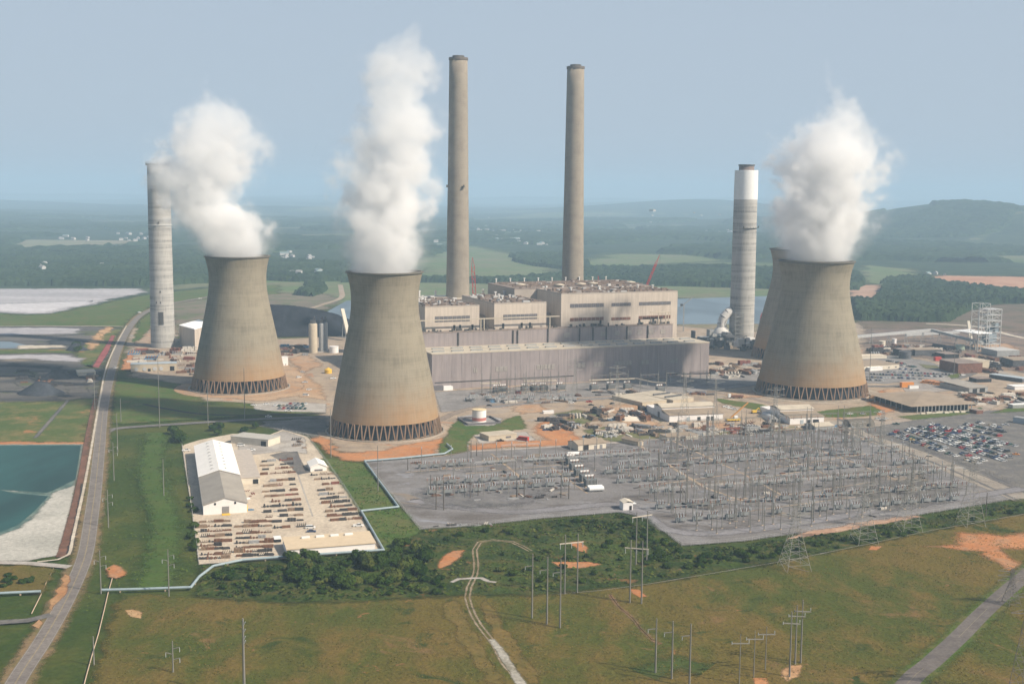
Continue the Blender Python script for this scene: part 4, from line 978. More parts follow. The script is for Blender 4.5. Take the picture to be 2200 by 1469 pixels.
# generic buildings ----------------------------------------------
def bldg(name, label, p1, p2, depth, hpx, wall, roof, kind='flat', ridge=1.5, over=.4, doors=(), windows=(), cat='building', group=None, along='x', h=None, back=None, clere=None, vents=0, th=.4):
    a, b_ = G(*p1), G(*p2); w_, rot = frame(a, b_); h = h or hpx * mpp(a)
    if back: depth = (G(*back) - a).length
    t = thing(name, label, cat, a, rot, group)
    k = MB().box(w_ / 2, depth / 2, 0, w_, depth, h)
    if kind == 'gable':
        if along == 'x':
            for x in (0, w_): k.add([(x, 0, h), (x, depth, h), (x, depth / 2, h + ridge)], [(0, 1, 2)])
        else:
            for y in (0, depth): k.add([(0, y, h), (w_, y, h), (w_ / 2, y, h + ridge)], [(0, 1, 2)])
    k.build('wall', wall, t)
    if kind == 'flat':
        rf = MB().box(w_ / 2, depth / 2, h, w_ + over, depth + over, th).build('roof', roof, t)
    elif kind == 'shed':
        rf = MB().add([(-over, -over, h), (w_ + over, -over, h), (w_ + over, depth + over, h + ridge), (-over, depth + over, h + ridge),
                  (-over, -over, h + th), (w_ + over, -over, h + th), (w_ + over, depth + over, h + ridge + th), (-over, depth + over, h + ridge + th)],
                 [(0, 1, 2, 3), (7, 6, 5, 4), (0, 4, 5, 1), (1, 5, 6, 2), (2, 6, 7, 3), (3, 7, 4, 0)]).build('roof', roof, t)
    elif kind == 'hip':
        e = depth * .45
        rf = MB().add([(-over, -over, h), (w_ + over, -over, h), (w_ + over, depth + over, h), (-over, depth + over, h), (e, depth / 2, h + ridge), (w_ - e, depth / 2, h + ridge)],
                 [(0, 1, 5, 4), (1, 2, 5), (2, 3, 4, 5), (3, 0, 4), (3, 2, 1, 0)]).build('roof', roof, t)
    else:
        rf = MB().gable(0, w_, 0, depth, h, h + ridge, over, along, th).build('roof', roof, t)
    for (u, ww, hh) in doors: MB().box(u * w_, -.08, .02, ww, .2, hh).build('door', M_DARK if hh > 3.2 else M_DOOR, t)
    for (u, ww, z_, hh) in windows: MB().box(u * w_, -.08, z_, ww, .2, hh).build('window', M_LOUV, t)
    for i in range(vents): MB().box(w_ * (.25 + .5 * i / max(1, vents - 1)), depth * .8, h + ridge * .8 + th, 4, 1.4, .8).build('roof_vent', M_WHITE, rf)
    return t, w_, depth, h, rot

# warehouse in the storage yard: two roofs, one white and one grey-brown
a = G(437, 1107); b_ = G(531, 1101); w_, rot = frame(a, b_); h = 23 * mpp(a); rg = h + 3.4
axis = (G(412, 961, h) - a); L = Vector((axis.x, axis.y)).length
t = thing('warehouse', 'warehouse with a grey-brown roof and yellow ramp, white gable facing the yard', 'warehouse', a, rot, 'long warehouse halls of the storage yard')
l1 = L * .42
k = MB().box(w_ / 2, l1 / 2, 0, w_, l1, h)
for y in (0, l1): k.add([(0, y, h), (w_, y, h), (w_ / 2, y, rg)], [(0, 1, 2)])
k.build('wall', M_WALLW, t)
MB().gable(0, w_, 0, l1, h, rg, .5, 'y').build('roof', M_ROOFG, t)
MB().box(w_ * .51, -.08, .02, 3.6, .25, 4.2).build('door', M_DOOR, t); MB().box(w_ * .51, -1.9, .02, 4.2, 3.2, .5).build('ramp', M_YEL, t)
for u in (.27, .73): MB().box(w_ * u, -.07, h - .2, 1.0, .2, 1.1).build('window', M_DARK, t)
MB().box(w_ + 1.4, 16, 3.6, 2.8, 3.5, .3).build('canopy', M_WHITE, t)
MB().box(w_ + .3, 5, 0, .5, 5, 3).build('side_door', M_YEL, t)
a2 = Vector((a.x - math.sin(rot) * (l1 + .2), a.y + math.cos(rot) * (l1 + .2), 0)); l2 = L - l1
t = thing('warehouse', 'bright white-roofed warehouse behind the grey-brown one, dotted with roof vents', 'warehouse', a2, rot, 'long warehouse halls of the storage yard')
k = MB().box(w_ / 2, l2 / 2, 0, w_, l2, h + .8)
for y in (0, l2): k.add([(0, y, h + .8), (w_, y, h + .8), (w_ / 2, y, rg + .9)], [(0, 1, 2)])
k.build('wall', M_WALLW, t); MB().gable(0, w_, 0, l2, h + .8, rg + .9, .6, 'y').build('roof', M_ROOFW, t); rw = KIDS[t.name][-1]
for i in range(9):
    for s2 in (-1, 1):
        MB().box(w_ / 2 + s2 * w_ * .16, l2 * (.08 + .105 * i), rg - .5 if s2 else rg, 1.6, .9, .9).build('roof_vent', M_GREYMETAL, rw)
t = thing('lean_to', 'tan flat-roofed annex along the white-roofed warehouse', 'building', (a2.x + math.cos(rot) * (w_ + .4), a2.y + math.sin(rot) * (w_ + .4), 0), rot)
MB().box(6, l2 * .45, 0, 11, l2 * .9, 4).build('wall', M_CREAM, t); MB().box(6, l2 * .45, 4, 11.6, l2 * .9 + .6, .3).build('roof', paint('annex_roof', (.44, .385, .33)), t)
MB().box(9, -.1, .02, 3, .25, 3).build('door', M_DARK, t)

bldg('storage_shed', 'pale flat-roofed shed at the top of the storage yard', (496, 952), (576, 960), 15, 15, M_CREAM, paint('pale_roof', (.42, .40, .36)), doors=((.88, 4, 3.6),), cat='shed')
bldg('storage_shed', 'small white gabled shed at the right edge of the storage yard', (667, 1013), (702, 1011), 15, 10, M_WALLW, M_ROOFW, 'gable', 2.2, along='y', cat='shed', windows=((.5, 5, .1, 1.2),))
bldg('storage_shed', 'long cream-roofed shed along the bottom edge of the storage yard', (617, 1196), (806, 1181), 17, 16, M_WALLW, paint('cream_roof', (.56, .45, .31), var=.06), 'shed', 1.0, cat='shed', vents=4)
t, ww, dd, hh, rot = bldg('side_shelter', 'small white lean-to at the left end of the long cream-roofed shed', (590, 1166), (604, 1165), 5, 8, M_DARK, M_WHITE, cat='shelter')

# workshops in the middle
def workshop(label, p1, p2, back, h1, h2, group, extra=0):
    a, b_ = G(*p1), G(*p2); w_, rot = frame(a, b_); d_ = (G(*back) - a).length
    t = thing('workshop', label, 'workshop', a, rot, group)
    ai = d_ * .33
    MB().box(w_ / 2, d_ / 2, 0, w_, d_, h1).build('wall', M_WALLW, t)
    MB().box(w_ / 2, ai + (d_ - 2 * ai) / 2, h1 + .1, w_ - .4, d_ - 2 * ai, h2 - h1).build('clerestory', M_WALLW, t)
    MB().add([(-.5, -.5, h1 + .02), (w_ + .5, -.5, h1 + .02), (w_ + .5, ai - .02, h1 + 1.6), (-.5, ai - .02, h1 + 1.6), (-.5, -.5, h1 + .3), (w_ + .5, -.5, h1 + .3), (w_ + .5, ai - .02, h1 + 1.9), (-.5, ai - .02, h1 + 1.9)],
             [(0, 1, 2, 3), (7, 6, 5, 4), (0, 4, 5, 1), (1, 5, 6, 2), (2, 6, 7, 3), (3, 7, 4, 0)]).build('aisle_roof', M_ROOFB, t)
    MB().gable(0, w_, ai, d_ - ai, h2 + .1, h2 + 1.8, .5, 'x').build('roof', M_ROOFT, t)
    for u in (.55, .72, .8, .35): MB().box(w_ * u, -.08, .02, 2.6, .25, h1 * .62).build('door', M_DARK if u > .5 else M_BLUER, t)
    MB().box(-.08, d_ * .45, .02, .25, 4, 4.4).build('side_door', M_DOOR, t)
    return t
workshop('larger white-walled workshop with stepped tan roof, left of the arched shed', (1438, 907), (1553, 902), (1406, 883), 5.2, 8.4, 'white-walled workshops')
workshop('smaller white-walled workshop with stepped tan roof, in front of the right-hand cooling tower', (1697, 912), (1770, 909), (1676, 886), 5.2, 8.2, 'white-walled workshops')
def quonset(label, p1, p2, depth, mat, hk=.5, name='arched_shed', along='y'):
    a, b_ = G(*p1), G(*p2); w_, rot = frame(a, b_)
    t = thing(name, label, 'shed', a, rot)
    k = MB(); n = 12; W_, D_ = (w_, depth) if along == 'y' else (depth, w_); vs = []
    for i in range(n + 1):
        an = math.pi * i / n; x = W_ / 2 - W_ / 2 * math.cos(an); z = math.sin(an) * W_ * hk
        vs += [(x, 0, z), (x, D_, z)]
    if along == 'x': vs = [(v[1], v[0], v[2]) for v in vs]
    k.add(vs, [(2 * i, 2 * i + 1, 2 * i + 3, 2 * i + 2) for i in range(n)], True)
    k.add(vs, [tuple(range(0, 2 * n + 2, 2)), tuple(range(1, 2 * n + 2, 2))]); k.build('shell', mat, t)
    (MB().box(w_ / 2, -.1, .02, w_ * .4, .2, w_ * .3) if along == 'y' else MB().box(w_ * .75, depth * .02 - .3, .02, 3, .3, 2.4)).build('door', M_DARK, t)
    return t
quonset('grey arched shed left of the smaller white-walled workshop', (1652, 907), (1674, 907), 26, M_GALV)
quonset('dark brown arched shed beside the gravel track and parking lot', (1828, 919), (1880, 916), 12, paint('brown_arch', (.12, .105, .085)), along='x', hk=.45)
bldg('workshop_hall', 'flat tan-roofed hall behind the larger workshop', (1380, 873), (1432, 867), 40, 8, M_TAN2, M_ROOFT, vents=0, group='tan halls behind the workshops')
t, ww, dd, hh, rot = bldg('workshop_hall', 'tan-roofed hall with dark roof ducts, beside the flat tan-roofed hall', (1446, 868), (1490, 862), 45, 8, M_TAN2, M_ROOFT, group='tan halls behind the workshops')
for y in (12, 26): MB().box(ww / 2, y, hh + .4, ww * .8, 1.6, 1.2).build('roof_duct', M_STEELD, t)
bldg('pump_house', 'cream gabled pump house with dark doors at the top edge of the substation', (1242, 969), (1302, 963), 14, 13, M_CREAM, M_ROOFB, 'gable', 1.8, cat='building', doors=((.28, 4, 4), (.62, 2, 3), (.82, 2, 3)))
bldg('relay_house', 'small brown relay house right of the cream pump house', (1371, 959), (1382, 957), 16, 10, M_TAN2, M_ROOFB, 'gable', 1.5, cat='building', doors=((.5, 2, 3),), along='y')
bldg('relay_house', 'low tan relay house with a tank beside it near the larger workshop', (1434, 948), (1500, 943), 12, 9, M_CREAM, M_ROOFB, cat='building', doors=((.1, 2, 2.5), (.2, 2, 2.5), (.5, 4, 3.4)))
bldg('office_cabin', 'tan flat-roofed cabin beside a red truck, below the fuel tank', (1050, 948), (1110, 942), 14, 11, M_TAN2, M_ROOFT, cat='cabin', windows=((.7, 4, 1.2, 1.2),))
bldg('open_shelter', 'cream-roofed shelter at the corner of the smaller workshop', (1752, 925), (1792, 922), 14, 8, M_GREYMETAL, M_ROOFT, 'gable', 1.5, cat='shelter', along='x')
bldg('parking_shelter', 'white block beside the corner of the turbine hall in the middle yard', (1168, 889), (1190, 888), 3, 5, M_WALLW, M_WHITE, cat='container')
# low building with roller doors at left rear
t, ww, dd, hh, rot = bldg('service_building', 'low tan building with blue-grey roof and round vents by the left-hand road', (281, 799), (380, 796), 12, 16, M_TAN2, M_BLUER, cat='building')
for u in (.12, .3, .52, .66): MB().tube((ww * u, -.4, hh * .35), (ww * u, .1, hh * .35), 1.9, n=14).build('round_vent', M_GALV, t)
MB().box(ww * .9, -.1, .02, 4, .3, 4.4).build('door', M_DARK, t); MB().box(ww * .4, -.1, .02, 2.5, .3, 2.6).build('door', M_DARK, t)
# tall white-roofed box near the left tower
a = G(419, 753); b2 = G(452, 742); w_, rot = frame(a, b2)
cL = G(386, 743); hb = HT(a, 708)
t = thing('white_roof_building', 'tall beige box building with a brilliant white roof beside the far left cooling tower', 'building', a, 0)
d1 = (cL - a); d2 = (b2 - a) * 1.25
P4_ = [(0, 0), (d2.x, d2.y), (d2.x + d1.x, d2.y + d1.y), (d1.x, d1.y)]
MB().prism(P4_, 0, hb).build('wall', M_BEIGE, t)
cxm = sum(p[0] for p in P4_) / 4; cym = sum(p[1] for p in P4_) / 4
MB().prism([(cxm + (p[0] - cxm) * 1.01, cym + (p[1] - cym) * 1.01) for p in P4_], hb, hb + .8).build('roof', paint('brilliant_white', (.9, .9, .88), var=.02), t)
bldg('yard_shed', 'cream-roofed open shed beside the coal-dusted ground at far left', (168, 808), (206, 806), 20, 7, M_CREAM, paint('cream_roof2', (.6, .5, .36)), cat='shed', doors=((.7, 7, 2.4),))
bldg('sign_block', 'small pale block at the right foot of the far left cooling tower', (602, 786), (619, 785), 6, 18, M_WALLW, M_WHITE, cat='building', windows=((.35, .8, .6, 1.2), (.7, .8, .6, 1.2)))
t, ww, dd, hh, rot = bldg('open_hall', 'big open-sided hall with a broad brown hipped roof, right of the right-hand tower', (1962, 885), (2078, 880), 56, 15, M_DARK, M_ROOFB, 'hip', 3.2, over=6, cat='shed')  # near-black solid body stands in for the shade under the open-sided roof
for i in range(16): MB().box(ww * i / 15, -5.4, 0, .6, .6, hh - .1).build('post', M_GREYMETAL, t)
for i in range(1, 8): MB().box(-5.4, dd * i / 7, 0, .6, .6, hh - .1).build('post', M_GREYMETAL, t)
rng = random.Random(4); fa = Vector((math.cos(rot), math.sin(rot), 0)); fb = Vector((-fa.y, fa.x, 0)); O_ = G(1962, 885)
for i in range(10):
    k = MB(); w2 = rng.uniform(2.5, 7)
    for j in range(3): k.box(0, -.7 + .7 * j, 0, w2 - .3 * j, .6, rng.uniform(.7, 1.8))
    tag(k.build('timber_stack', M_CREAM, None, O_ + fa * ww * (i + .5) / 10 - fb * rng.uniform(9, 12), rot), f'pale timber stack, {nth(i)} from the left before the big open-sided hall', 'timber stack', 'timber stacks before the open-sided hall')
bldg('barn', 'grey barn with flat tan roof, behind the big open-sided hall', (2082, 845), (2122, 842), 40, 11, M_GREYMETAL, M_ROOFG, 'shed', 1.5, cat='barn', doors=((.3, 5, 3.8), (.7, 6, 3.8)), back=(2054, 831))
bldg('office_block', 'tan-roofed office building at the edge of the rear car park', (1856, 797), (1932, 792), 36, 10, M_CREAM, M_ROOFB, cat='office', windows=((.1, 2, 1.5, 1.2), (.3, 2, 1.5, 1.2), (.5, 2, 1.5, 1.2), (.7, 2, 1.5, 1.2), (.9, 2, 1.5, 1.2)))
bldg('entrance_canopy', 'bright white canopy in front of the tan-roofed office building', (1868, 798), (1896, 796), 8, 4, M_WALLW, M_WHITE, cat='canopy', h=3.4)
bldg('annex_office', 'cream strip roof behind the tan-roofed office building', (1840, 772), (1905, 770), 14, 6, M_CREAM, paint('cream_roof3', (.6, .52, .4)), cat='office')
# right rear industry: sheds with labels built from look and place
RS = [('dark_shed', 'dark timber store at the bend of the pale service road', (2058, 803), (2110, 801), 30, 22, M_RUST, M_ROOFD),
      ('dark_shed', 'tan flat-roofed block joined to the dark timber store', (2098, 796), (2125, 794), 24, 20, M_TAN2, M_ROOFT),
      ('dark_shed', 'black open store left of the brown scrap heaps, below the long conveyor', (1938, 766), (1960, 765), 16, 14, M_DARK, M_ROOFD),
      ('dark_shed', 'long dark store under the long conveyor', (1966, 765), (2022, 764), 20, 13, M_STEELD, M_ROOFB),
      ('dark_shed', 'dark low store beside the dark timber store', (2030, 770), (2060, 769), 18, 9, M_DARK, M_ROOFD),
      ('round_roof_hall', 'twin grey-roofed hall with dark arched openings at the far right', (2142, 766), (2190, 765), 30, 12, M_GREYMETAL, paint('pale_grey_roof', (.45, .44, .42))),
      ('dark_shed', 'dark hall with tan roof at the right edge behind the pale service road', (2176, 790), (2230, 790), 26, 16, M_STEELD, M_ROOFB),
      ('long_shed', 'long grey-green roofed shed along the pale service road', (2125, 812), (2196, 822), 10, 8, M_STEELD, M_BLUER),
      ('flat_shed', 'black flat-roofed shed between the grey barn and the pale service road', (2098, 822), (2130, 821), 12, 8, M_DARK, M_ROOFD),
      ('flat_shed', 'white and red flat container office at the right edge', (2180, 838), (2215, 837), 12, 7, M_WALLW, M_WHITE),
      ('flat_shed', 'long pale trailer roof at the right edge near the grass patch', (2176, 878), (2225, 876), 6, 8, M_GREYMETAL, M_WHITE),
      ('flat_shed', 'grey-green container at the top right of the parking lot', (2176, 908), (2230, 916), 6, 12, M_BLUER, M_GREYMETAL),
      ('flat_shed', 'brown wooden hut beside the big open-sided hall', (2098, 890), (2112, 889), 8, 8, M_RUST, M_ROOFD),
      ('canopy_roof', 'small white roof under the long conveyor', (1890, 750), (1902, 750), 8, 6, M_DARK, M_WHITE)]
for (nm, lab, p1, p2, d_, hp, wm, rm) in RS: bldg(nm, lab, p1, p2, d_, hp, wm, rm, cat='shed' if 'container' not in lab else 'container')
# tanks -----------------------------------------------------------
def tank(label, p, wpx, hpx, mat, roof=None, band=None, name='storage_tank', cone=.12):
    c = G(*p); m_ = mpp(c); r_ = wpx * m_ / 2; h = hpx * m_; c = c + Vector((0, r_, 0))
    t = thing(name, label, 'tank', c)
    MB().lathe([(r_, 0), (r_, h)], 32).build('shell', mat, t)
    MB().lathe([(r_ + .15, h - .2), (r_ + .15, h + .1), (.2, h + r_ * cone)], 32, smooth=False).build('roof', roof or mat, t)
    if band: MB().lathe([(r_ + .05, h * band[0]), (r_ + .05, h * band[1])], 32).build('band', M_RED2, t)
    return t, r_, h, c
M_RED2 = paint('faded_red', (.45, .16, .13), var=.15)
t, r_, h_, c_ = tank('white fuel tank with a faded red band inside a square bund', (1029, 908), 31, 27, M_WALLW, paint('tank_top', (.62, .5, .3)), (.12, .38))
k = MB()
for (x, y, sx, sy) in ((0, -13, 26, .8), (0, 13, 26, .8), (-13, 0, .8, 25.1), (13, 0, .8, 25.1)): k.box(x, y, 0, sx, sy, 1.6)
tag(k.build('bund_wall', M_LOUV, None, c_, R(19)), 'low square bund wall around the white fuel tank', 'bund wall')
tank('grey-white round tank beside the silos', (716, 759), 20, 14, M_WALLW)
tank('small yellow-topped tank on the ground right of the far left tower', (704, 803), 16, 8, M_YEL, M_YEL, cone=.6)
tank('pale green round tank below the transfer tower', (2066, 753), 20, 11, paint('green_tank', (.35, .42, .33)))
tank('cream round tank under the long conveyor', (1897, 745), 14, 12, M_CREAM)
tank('white round tank under the middle of the long conveyor', (1922, 741), 10, 13, M_WALLW)
tank('dark round clarifier left of the brown scrap heaps', (1948, 772), 26, 16, M_STEELD)
for i, (x, y, hp, lab) in enumerate(((673, 758, 62, 'nearest tan silo between the two left cooling towers'), (691, 754, 58, 'grey silo in the middle of the trio between the two left cooling towers'), (699, 752, 58, 'rightmost grey silo of the trio between the two left cooling towers'))):
    c = G(x, y); m_ = mpp(c); r_ = 9.3 * m_ if i == 0 else 5.5 * m_; h = hp * m_
    t = thing('silo', lab, 'silo', c, 0, 'tall silos'); MB().lathe([(r_, 0), (r_, h), (r_ * .9, h + 1), (.3, h + 1.6)], 24).build('shell', M_TAN2 if i == 0 else M_GREYMETAL, t)
    k = MB(); k.box(0, 0, h + 1.6, r_ * 1.1, r_ * 1.1, 3)
    for q in range(4): k.bar((r_ * .8 * math.cos(q * 1.57), r_ * .8 * math.sin(q * 1.57), h + 1), (r_ * .4, 0, h + 9), .4)
    k.build('headgear', M_STEELD, t)
for i in range(3):
    p = G(1268 + 7 * i, 1056 + 0.6 * i)
t = thing('gas_cylinder', 'pair of white horizontal gas cylinders in the substation', 'tank', G(1281, 1056), R(12))
for y in (0, 3.2): MB().tube((-4.4, y, 1.9), (4.4, y, 1.9), 1.45, n=14).build('cylinder', M_WHITE, t)
k = MB()
for x in (-3, 3): k.box(x, 1.6, 0, .6, 5, .7)
k.build('saddle', M_DARKMETAL, t)
t = thing('tank_car', 'white horizontal tank at the top edge of the substation', 'tank', G(1232, 980), R(12))
MB().tube((-4, 0, 1.9), (4, 0, 1.9), 1.2, n=12).build('cylinder', M_WHITE, t); MB().box(0, 0, 0, 7, 1.4, .7).build('saddle', M_DARKMETAL, t)
# substation kiosk
a = G(1338, 1097); t = thing('control_kiosk', 'white control kiosk with open door at the lower edge of the substation', 'kiosk', a, R(14))
MB().box(3, 3, 0, 5.6, 6, 4.4).build('wall', M_WALLW, t); MB().gable(.2, 5.8, 0, 6, 4.4, 5.3, .3, 'y').build('roof', M_CREAM, t)
MB().box(4.5, -.08, .05, 1.3, .2, 2.6).build('door', M_DARK, t); MB().box(7, 2.5, 3.3, 2.4, 3.4, .2).build('canopy', M_WHITE, t)
MB().tube((1, 5, 5), (1, 5, 9), .1, n=5).build('antenna', M_GALV, t)
# pond of equipment: duct and base of the right chimney ---------------
c4v = c4
t = thing('flue_duct', 'fat white elbow duct rising into the grey chimney near the lake', 'duct', (c4v.x - 24, c4v.y - 6, 0))
MB().lathe([(11.5, 14), (11.5, 15), (6, 20.5), (5.4, 21)], 24).build('hood', M_DUCTW, t)
zt = HT(c4, 672)
MB().path([Vector((0, 0, 21)), Vector((0, 0, 26)), Vector((2, 0, 32)), Vector((6, 1, 37)), Vector((11, 2, 39.5))], 5.3, 16).build('elbow', M_DUCTW, t)
MB().box(0, 0, 0, 22, 18, 14).build('base', M_GREYMETAL, t)
t = thing('stair_tower', 'grey steel stair tower against the grey chimney near the lake', 'steel tower', (c4v.x - 10, c4v.y - 16, 0))
def steel_tower(t, w_, d_, h_, n, mat, th=.6, decks=True):
    k = MB()
    for x in (0, w_):
        for y in (0, d_): k.bar((x, y, 0), (x, y, h_), th)
    for i in range(1, n + 1):
        z = h_ * i / n
        for (p, q) in (((0, 0), (w_, 0)), ((w_, 0), (w_, d_)), ((w_, d_), (0, d_)), ((0, d_), (0, 0))):
            k.bar((p[0], p[1], z), (q[0], q[1], z), th * .7); k.bar((p[0], p[1], z - h_ / n), (q[0], q[1], z), th * .5)
    k.build('frame', mat, t)
    if decks:
        for i in range(1, n + 1, max(1, n // 4)): MB().box(w_ / 2, d_ / 2, h_ * i / n, w_, d_, .3).build('deck', mat, t)
steel_tower(t, 9, 8, 38, 8, M_GREYMETAL)
# precipitators and ducts right of the turbine hall
t = thing('precipitator', 'dark steel precipitator structure between the turbine hall and right-hand towers', 'industrial structure', G(1500, 752), ROT)
rng = random.Random(12); k = MB(); k2 = MB(); k3 = MB()
for i in range(26):
    x, y = rng.uniform(0, 60), rng.uniform(0, 40)
    (k, k2, k3)[rng.randrange(3)].box(x, y, rng.uniform(0, 9), rng.uniform(3, 12), rng.uniform(3, 10), rng.uniform(3, 12))
for i in range(10):
    x = i * 6.5; k.bar((x, -1, 0), (x, -1, 13), .6)
k.box(30, -1, 13, 64, 1.5, 1.2)
k.build('steelwork', M_STEELD, t); k2.build('casing', M_GREYMETAL, t); k3.build('duct', paint('blue_grey_duct', (.24, .27, .29)), t)
t = thing('precipitator', 'dark steel frame with white pieces at the foot of the lakeside grey chimney', 'industrial structure', G(1565, 756), ROT)
k = MB(); k2 = MB()
for i in range(20):
    (k if rng.random() < .7 else k2).box(rng.uniform(0, 45), rng.uniform(0, 26), rng.uniform(0, 6), rng.uniform(2, 9), rng.uniform(2, 8), rng.uniform(2, 9))
k.build('steelwork', M_STEELD, t); k2.build('casing', M_DUCTW, t)
# pipe bridges in front of the turbine hall
def pipe_bridge(label, pts, z, mat=None, w_=1.4, name='pipe_bridge'):
    P = [G(*p) for p in pts]; t = thing(name, label, 'pipe bridge', P[0])
    k = MB()
    for a, b_ in zip(P[:-1], P[1:]):
        a_, b2 = a - P[0], b_ - P[0]; k.bar((a_.x, a_.y, z), (b2.x, b2.y, z), w_, .9)
        n = max(1, int((b_ - a).length / 9))
        for i in range(n):
            q = a_.lerp(b2, (i + .5) / n); MB().bar((q.x, q.y, 0), (q.x, q.y, z - .4), .45).build('post', M_GREYMETAL, t)
    k.build('gallery', mat or M_ROOFT, t); return t
pipe_bridge('pale pipe bridge on posts in front of the turbine hall, above three transformers', [(1265, 832), (1340, 829), (1365, 828), (1400, 836), (1430, 838)], 6.5)
pipe_bridge('pale pipe bridge over the left transformers in front of the turbine hall', [(1032, 838), (1075, 837)], 6)
pipe_bridge('pale pipe bridge over the middle transformers in front of the turbine hall', [(1126, 833), (1196, 831)], 6)
pipe_bridge('long dark pipe bridge at the shaded right end of the turbine hall', [(1430, 822), (1536, 820)], 8, M_STEELD)
# long conveyor, transfer tower and white canopy at the right rear
def conveyor(label, a, b_, za, zb, mat, w_=3.4, name='conveyor'):
    P, Q = G(*a), G(*b_); t = thing(name, label, 'conveyor', P)
    d = Q - P
    MB().bar((0, 0, za), (d.x, d.y, zb), w_, 3).build('gallery', mat, t)
    n = max(2, int(d.length / 22))
    for i in range(n):
        f = (i + .5) / n; z = za + (zb - za) * f
        if z > 3:
            k = MB()
            for s2 in (-1, 1): k.bar((d.x * f + s2 * 2.2, d.y * f, 0), (d.x * f, d.y * f, z - 1), .6)
            k.build('trestle', M_GREYMETAL, t)
conveyor('long pale conveyor gallery running right from behind the right-hand tower', (1815, 742), (2000, 734), 9, 14, M_GALV)
conveyor('conveyor gallery sloping down to the transfer tower', (2000, 734), (2110, 752), 14, 8, paint('grey_gallery', (.36, .37, .36)))
conveyor('thin conveyor behind the transfer tower', (1945, 730), (2060, 727), 6, 8, M_GALV, 2.4)
conveyor('cream inclined conveyor under the white canopy', (2088, 745), (2078, 738), 2, 26, M_CREAM, 3)
conveyor('pale inclined conveyor beside the coal pile, half hidden by the nearest cooling tower', (748, 732), (736, 726), 8, 34, M_CREAM, 4)
P = G(2118, 752); t = thing('transfer_tower', 'tall grey steel transfer tower with open decks at the right rear', 'steel tower', P, ROT)
steel_tower(t, 20, 14, 46, 7, M_GALV, .7)
k = MB(); rng = random.Random(8)
for i in range(6): k.box(rng.uniform(3, 16), rng.uniform(3, 10), rng.uniform(2, 30), 6, 6, 10)
k.build('casing', paint('blue_grey', (.22, .26, .29)), t)
P = G(2100, 756); t = thing('top_frame', 'open steel frame standing left of the transfer tower', 'steel tower', P, ROT); steel_tower(t, 15, 12, 54, 6, M_GALV, .5, False)
P = G(2084, 752); hc = HT(P, 712)
t = thing('white_canopy', 'bright white tilted canopy roof on a post beside the transfer tower', 'canopy', P, R(-12))
MB().add([(-21, -8, hc + 1), (4, -14, hc - 1.2), (22, -2, hc - 1.5), (0, 10, hc + 1), (-21, -8, hc + 1.7), (4, -14, hc - .4), (22, -2, hc - .8), (0, 10, hc + 1.7)],
         [(3, 2, 1, 0), (4, 5, 6, 7), (0, 1, 5, 4), (1, 2, 6, 5), (2, 3, 7, 6), (3, 0, 4, 7)]).build('roof', paint('bright_white', (.88, .88, .86), var=.02), t)
MB().bar((6, -3, 0), (2, -3, hc - 1), 1.0).bar((8, 2, 0), (8, 2, hc - 1), .8).build('post', M_CREAM, t)
# cranes -----------------------------------------------------------
M_CRANE = paint('crane_red', (.50, .05, .05), var=.15)
def crane(label, base, top, mat=M_CRANE, D=None, wd=2.2, name='crawler_crane'):
    P = AT(base[0], D); zt = HT(P, top[1]); xt = 0.0; Q = Vector((P.x, P.y, zt))
    Q.x += (top[0] - PX(Q)) * D / FPX
    t = thing(name, label, 'crane', P)
    d = Vector((Q.x - P.x, 0, zt)); k = MB(); n = 22; z0 = Vector((0, 0, 3)); e = d.normalized().cross(Vector((0, 1, 0))).normalized()
    for s1 in (-1, 1):
        for s2 in (-1, 1):
            o_ = e * (s1 * wd / 2) + Vector((0, s2 * wd / 2, 0)); k.bar(z0 + o_, z0.lerp(d, .9) + o_, .5); k.bar(z0.lerp(d, .9) + o_, d, .3)
    for i in range(n):
        a = z0.lerp(d, i / n * .9); b_ = z0.lerp(d, (i + 1) / n * .9); s1 = 1 if i % 2 else -1
        for s2 in (-1, 1): k.bar(a + e * (s1 * wd / 2) + Vector((0, s2 * wd / 2, 0)), b_ - e * (s1 * wd / 2) + Vector((0, s2 * wd / 2, 0)), .4)
        k.bar(a + e * (wd / 2) + Vector((0, -wd / 2, 0)), b_ + e * (wd / 2) + Vector((0, wd / 2, 0)), .22)
    k.build('boom', mat, t)
    MB().box(-2, 0, 1.5, 9, 5, 3.4).build('cab', mat, t); MB().box(-1, -2.6, 0, 9, 1.2, 1.6).box(-1, 2.6, 0, 9, 1.2, 1.6).build('track', M_DARKMETAL, t)
    k = MB(); k.bar((-6, 0, 4), (d.x, 0, zt), .14); k.bar((d.x + .6, 0, zt - 14), (d.x + .6, 0, zt), .14); k.build('cable', M_DARKMETAL, t)
crane('red lattice crane boom standing nearly upright right of the sooty chimney', (1025, 700), (1015, 553), D=1330, wd=3.4)
crane('red crane with a long boom slanting right behind the largest boiler house', (1338, 700), (1417, 547), D=1380, wd=1.8)
crane('short red crane boom behind the largest boiler house', (1297, 700), (1285, 592), D=1400, wd=1.6)
crane('small dark crane boom at the lake shore behind the right-hand towers', (1630, 700), (1637, 672), D=1420, wd=1.6)
P = G(1468, 712); ht = HT(P, 652); t = thing('tower_crane', 'slim grey tower crane in front of the lake, right of the boiler houses', 'crane', P)
k = MB(); k.bar((0, 0, 0), (0, 0, ht), 1.2); k.build('mast', M_GREYMETAL, t)
MB().bar((-6, 0, ht - 6), (11, 0, ht + 8), .9).build('jib', M_GREYMETAL, t); MB().box(-3, 0, ht - 3, 3, 2, 2.4).build('cab', M_DARKMETAL, t)
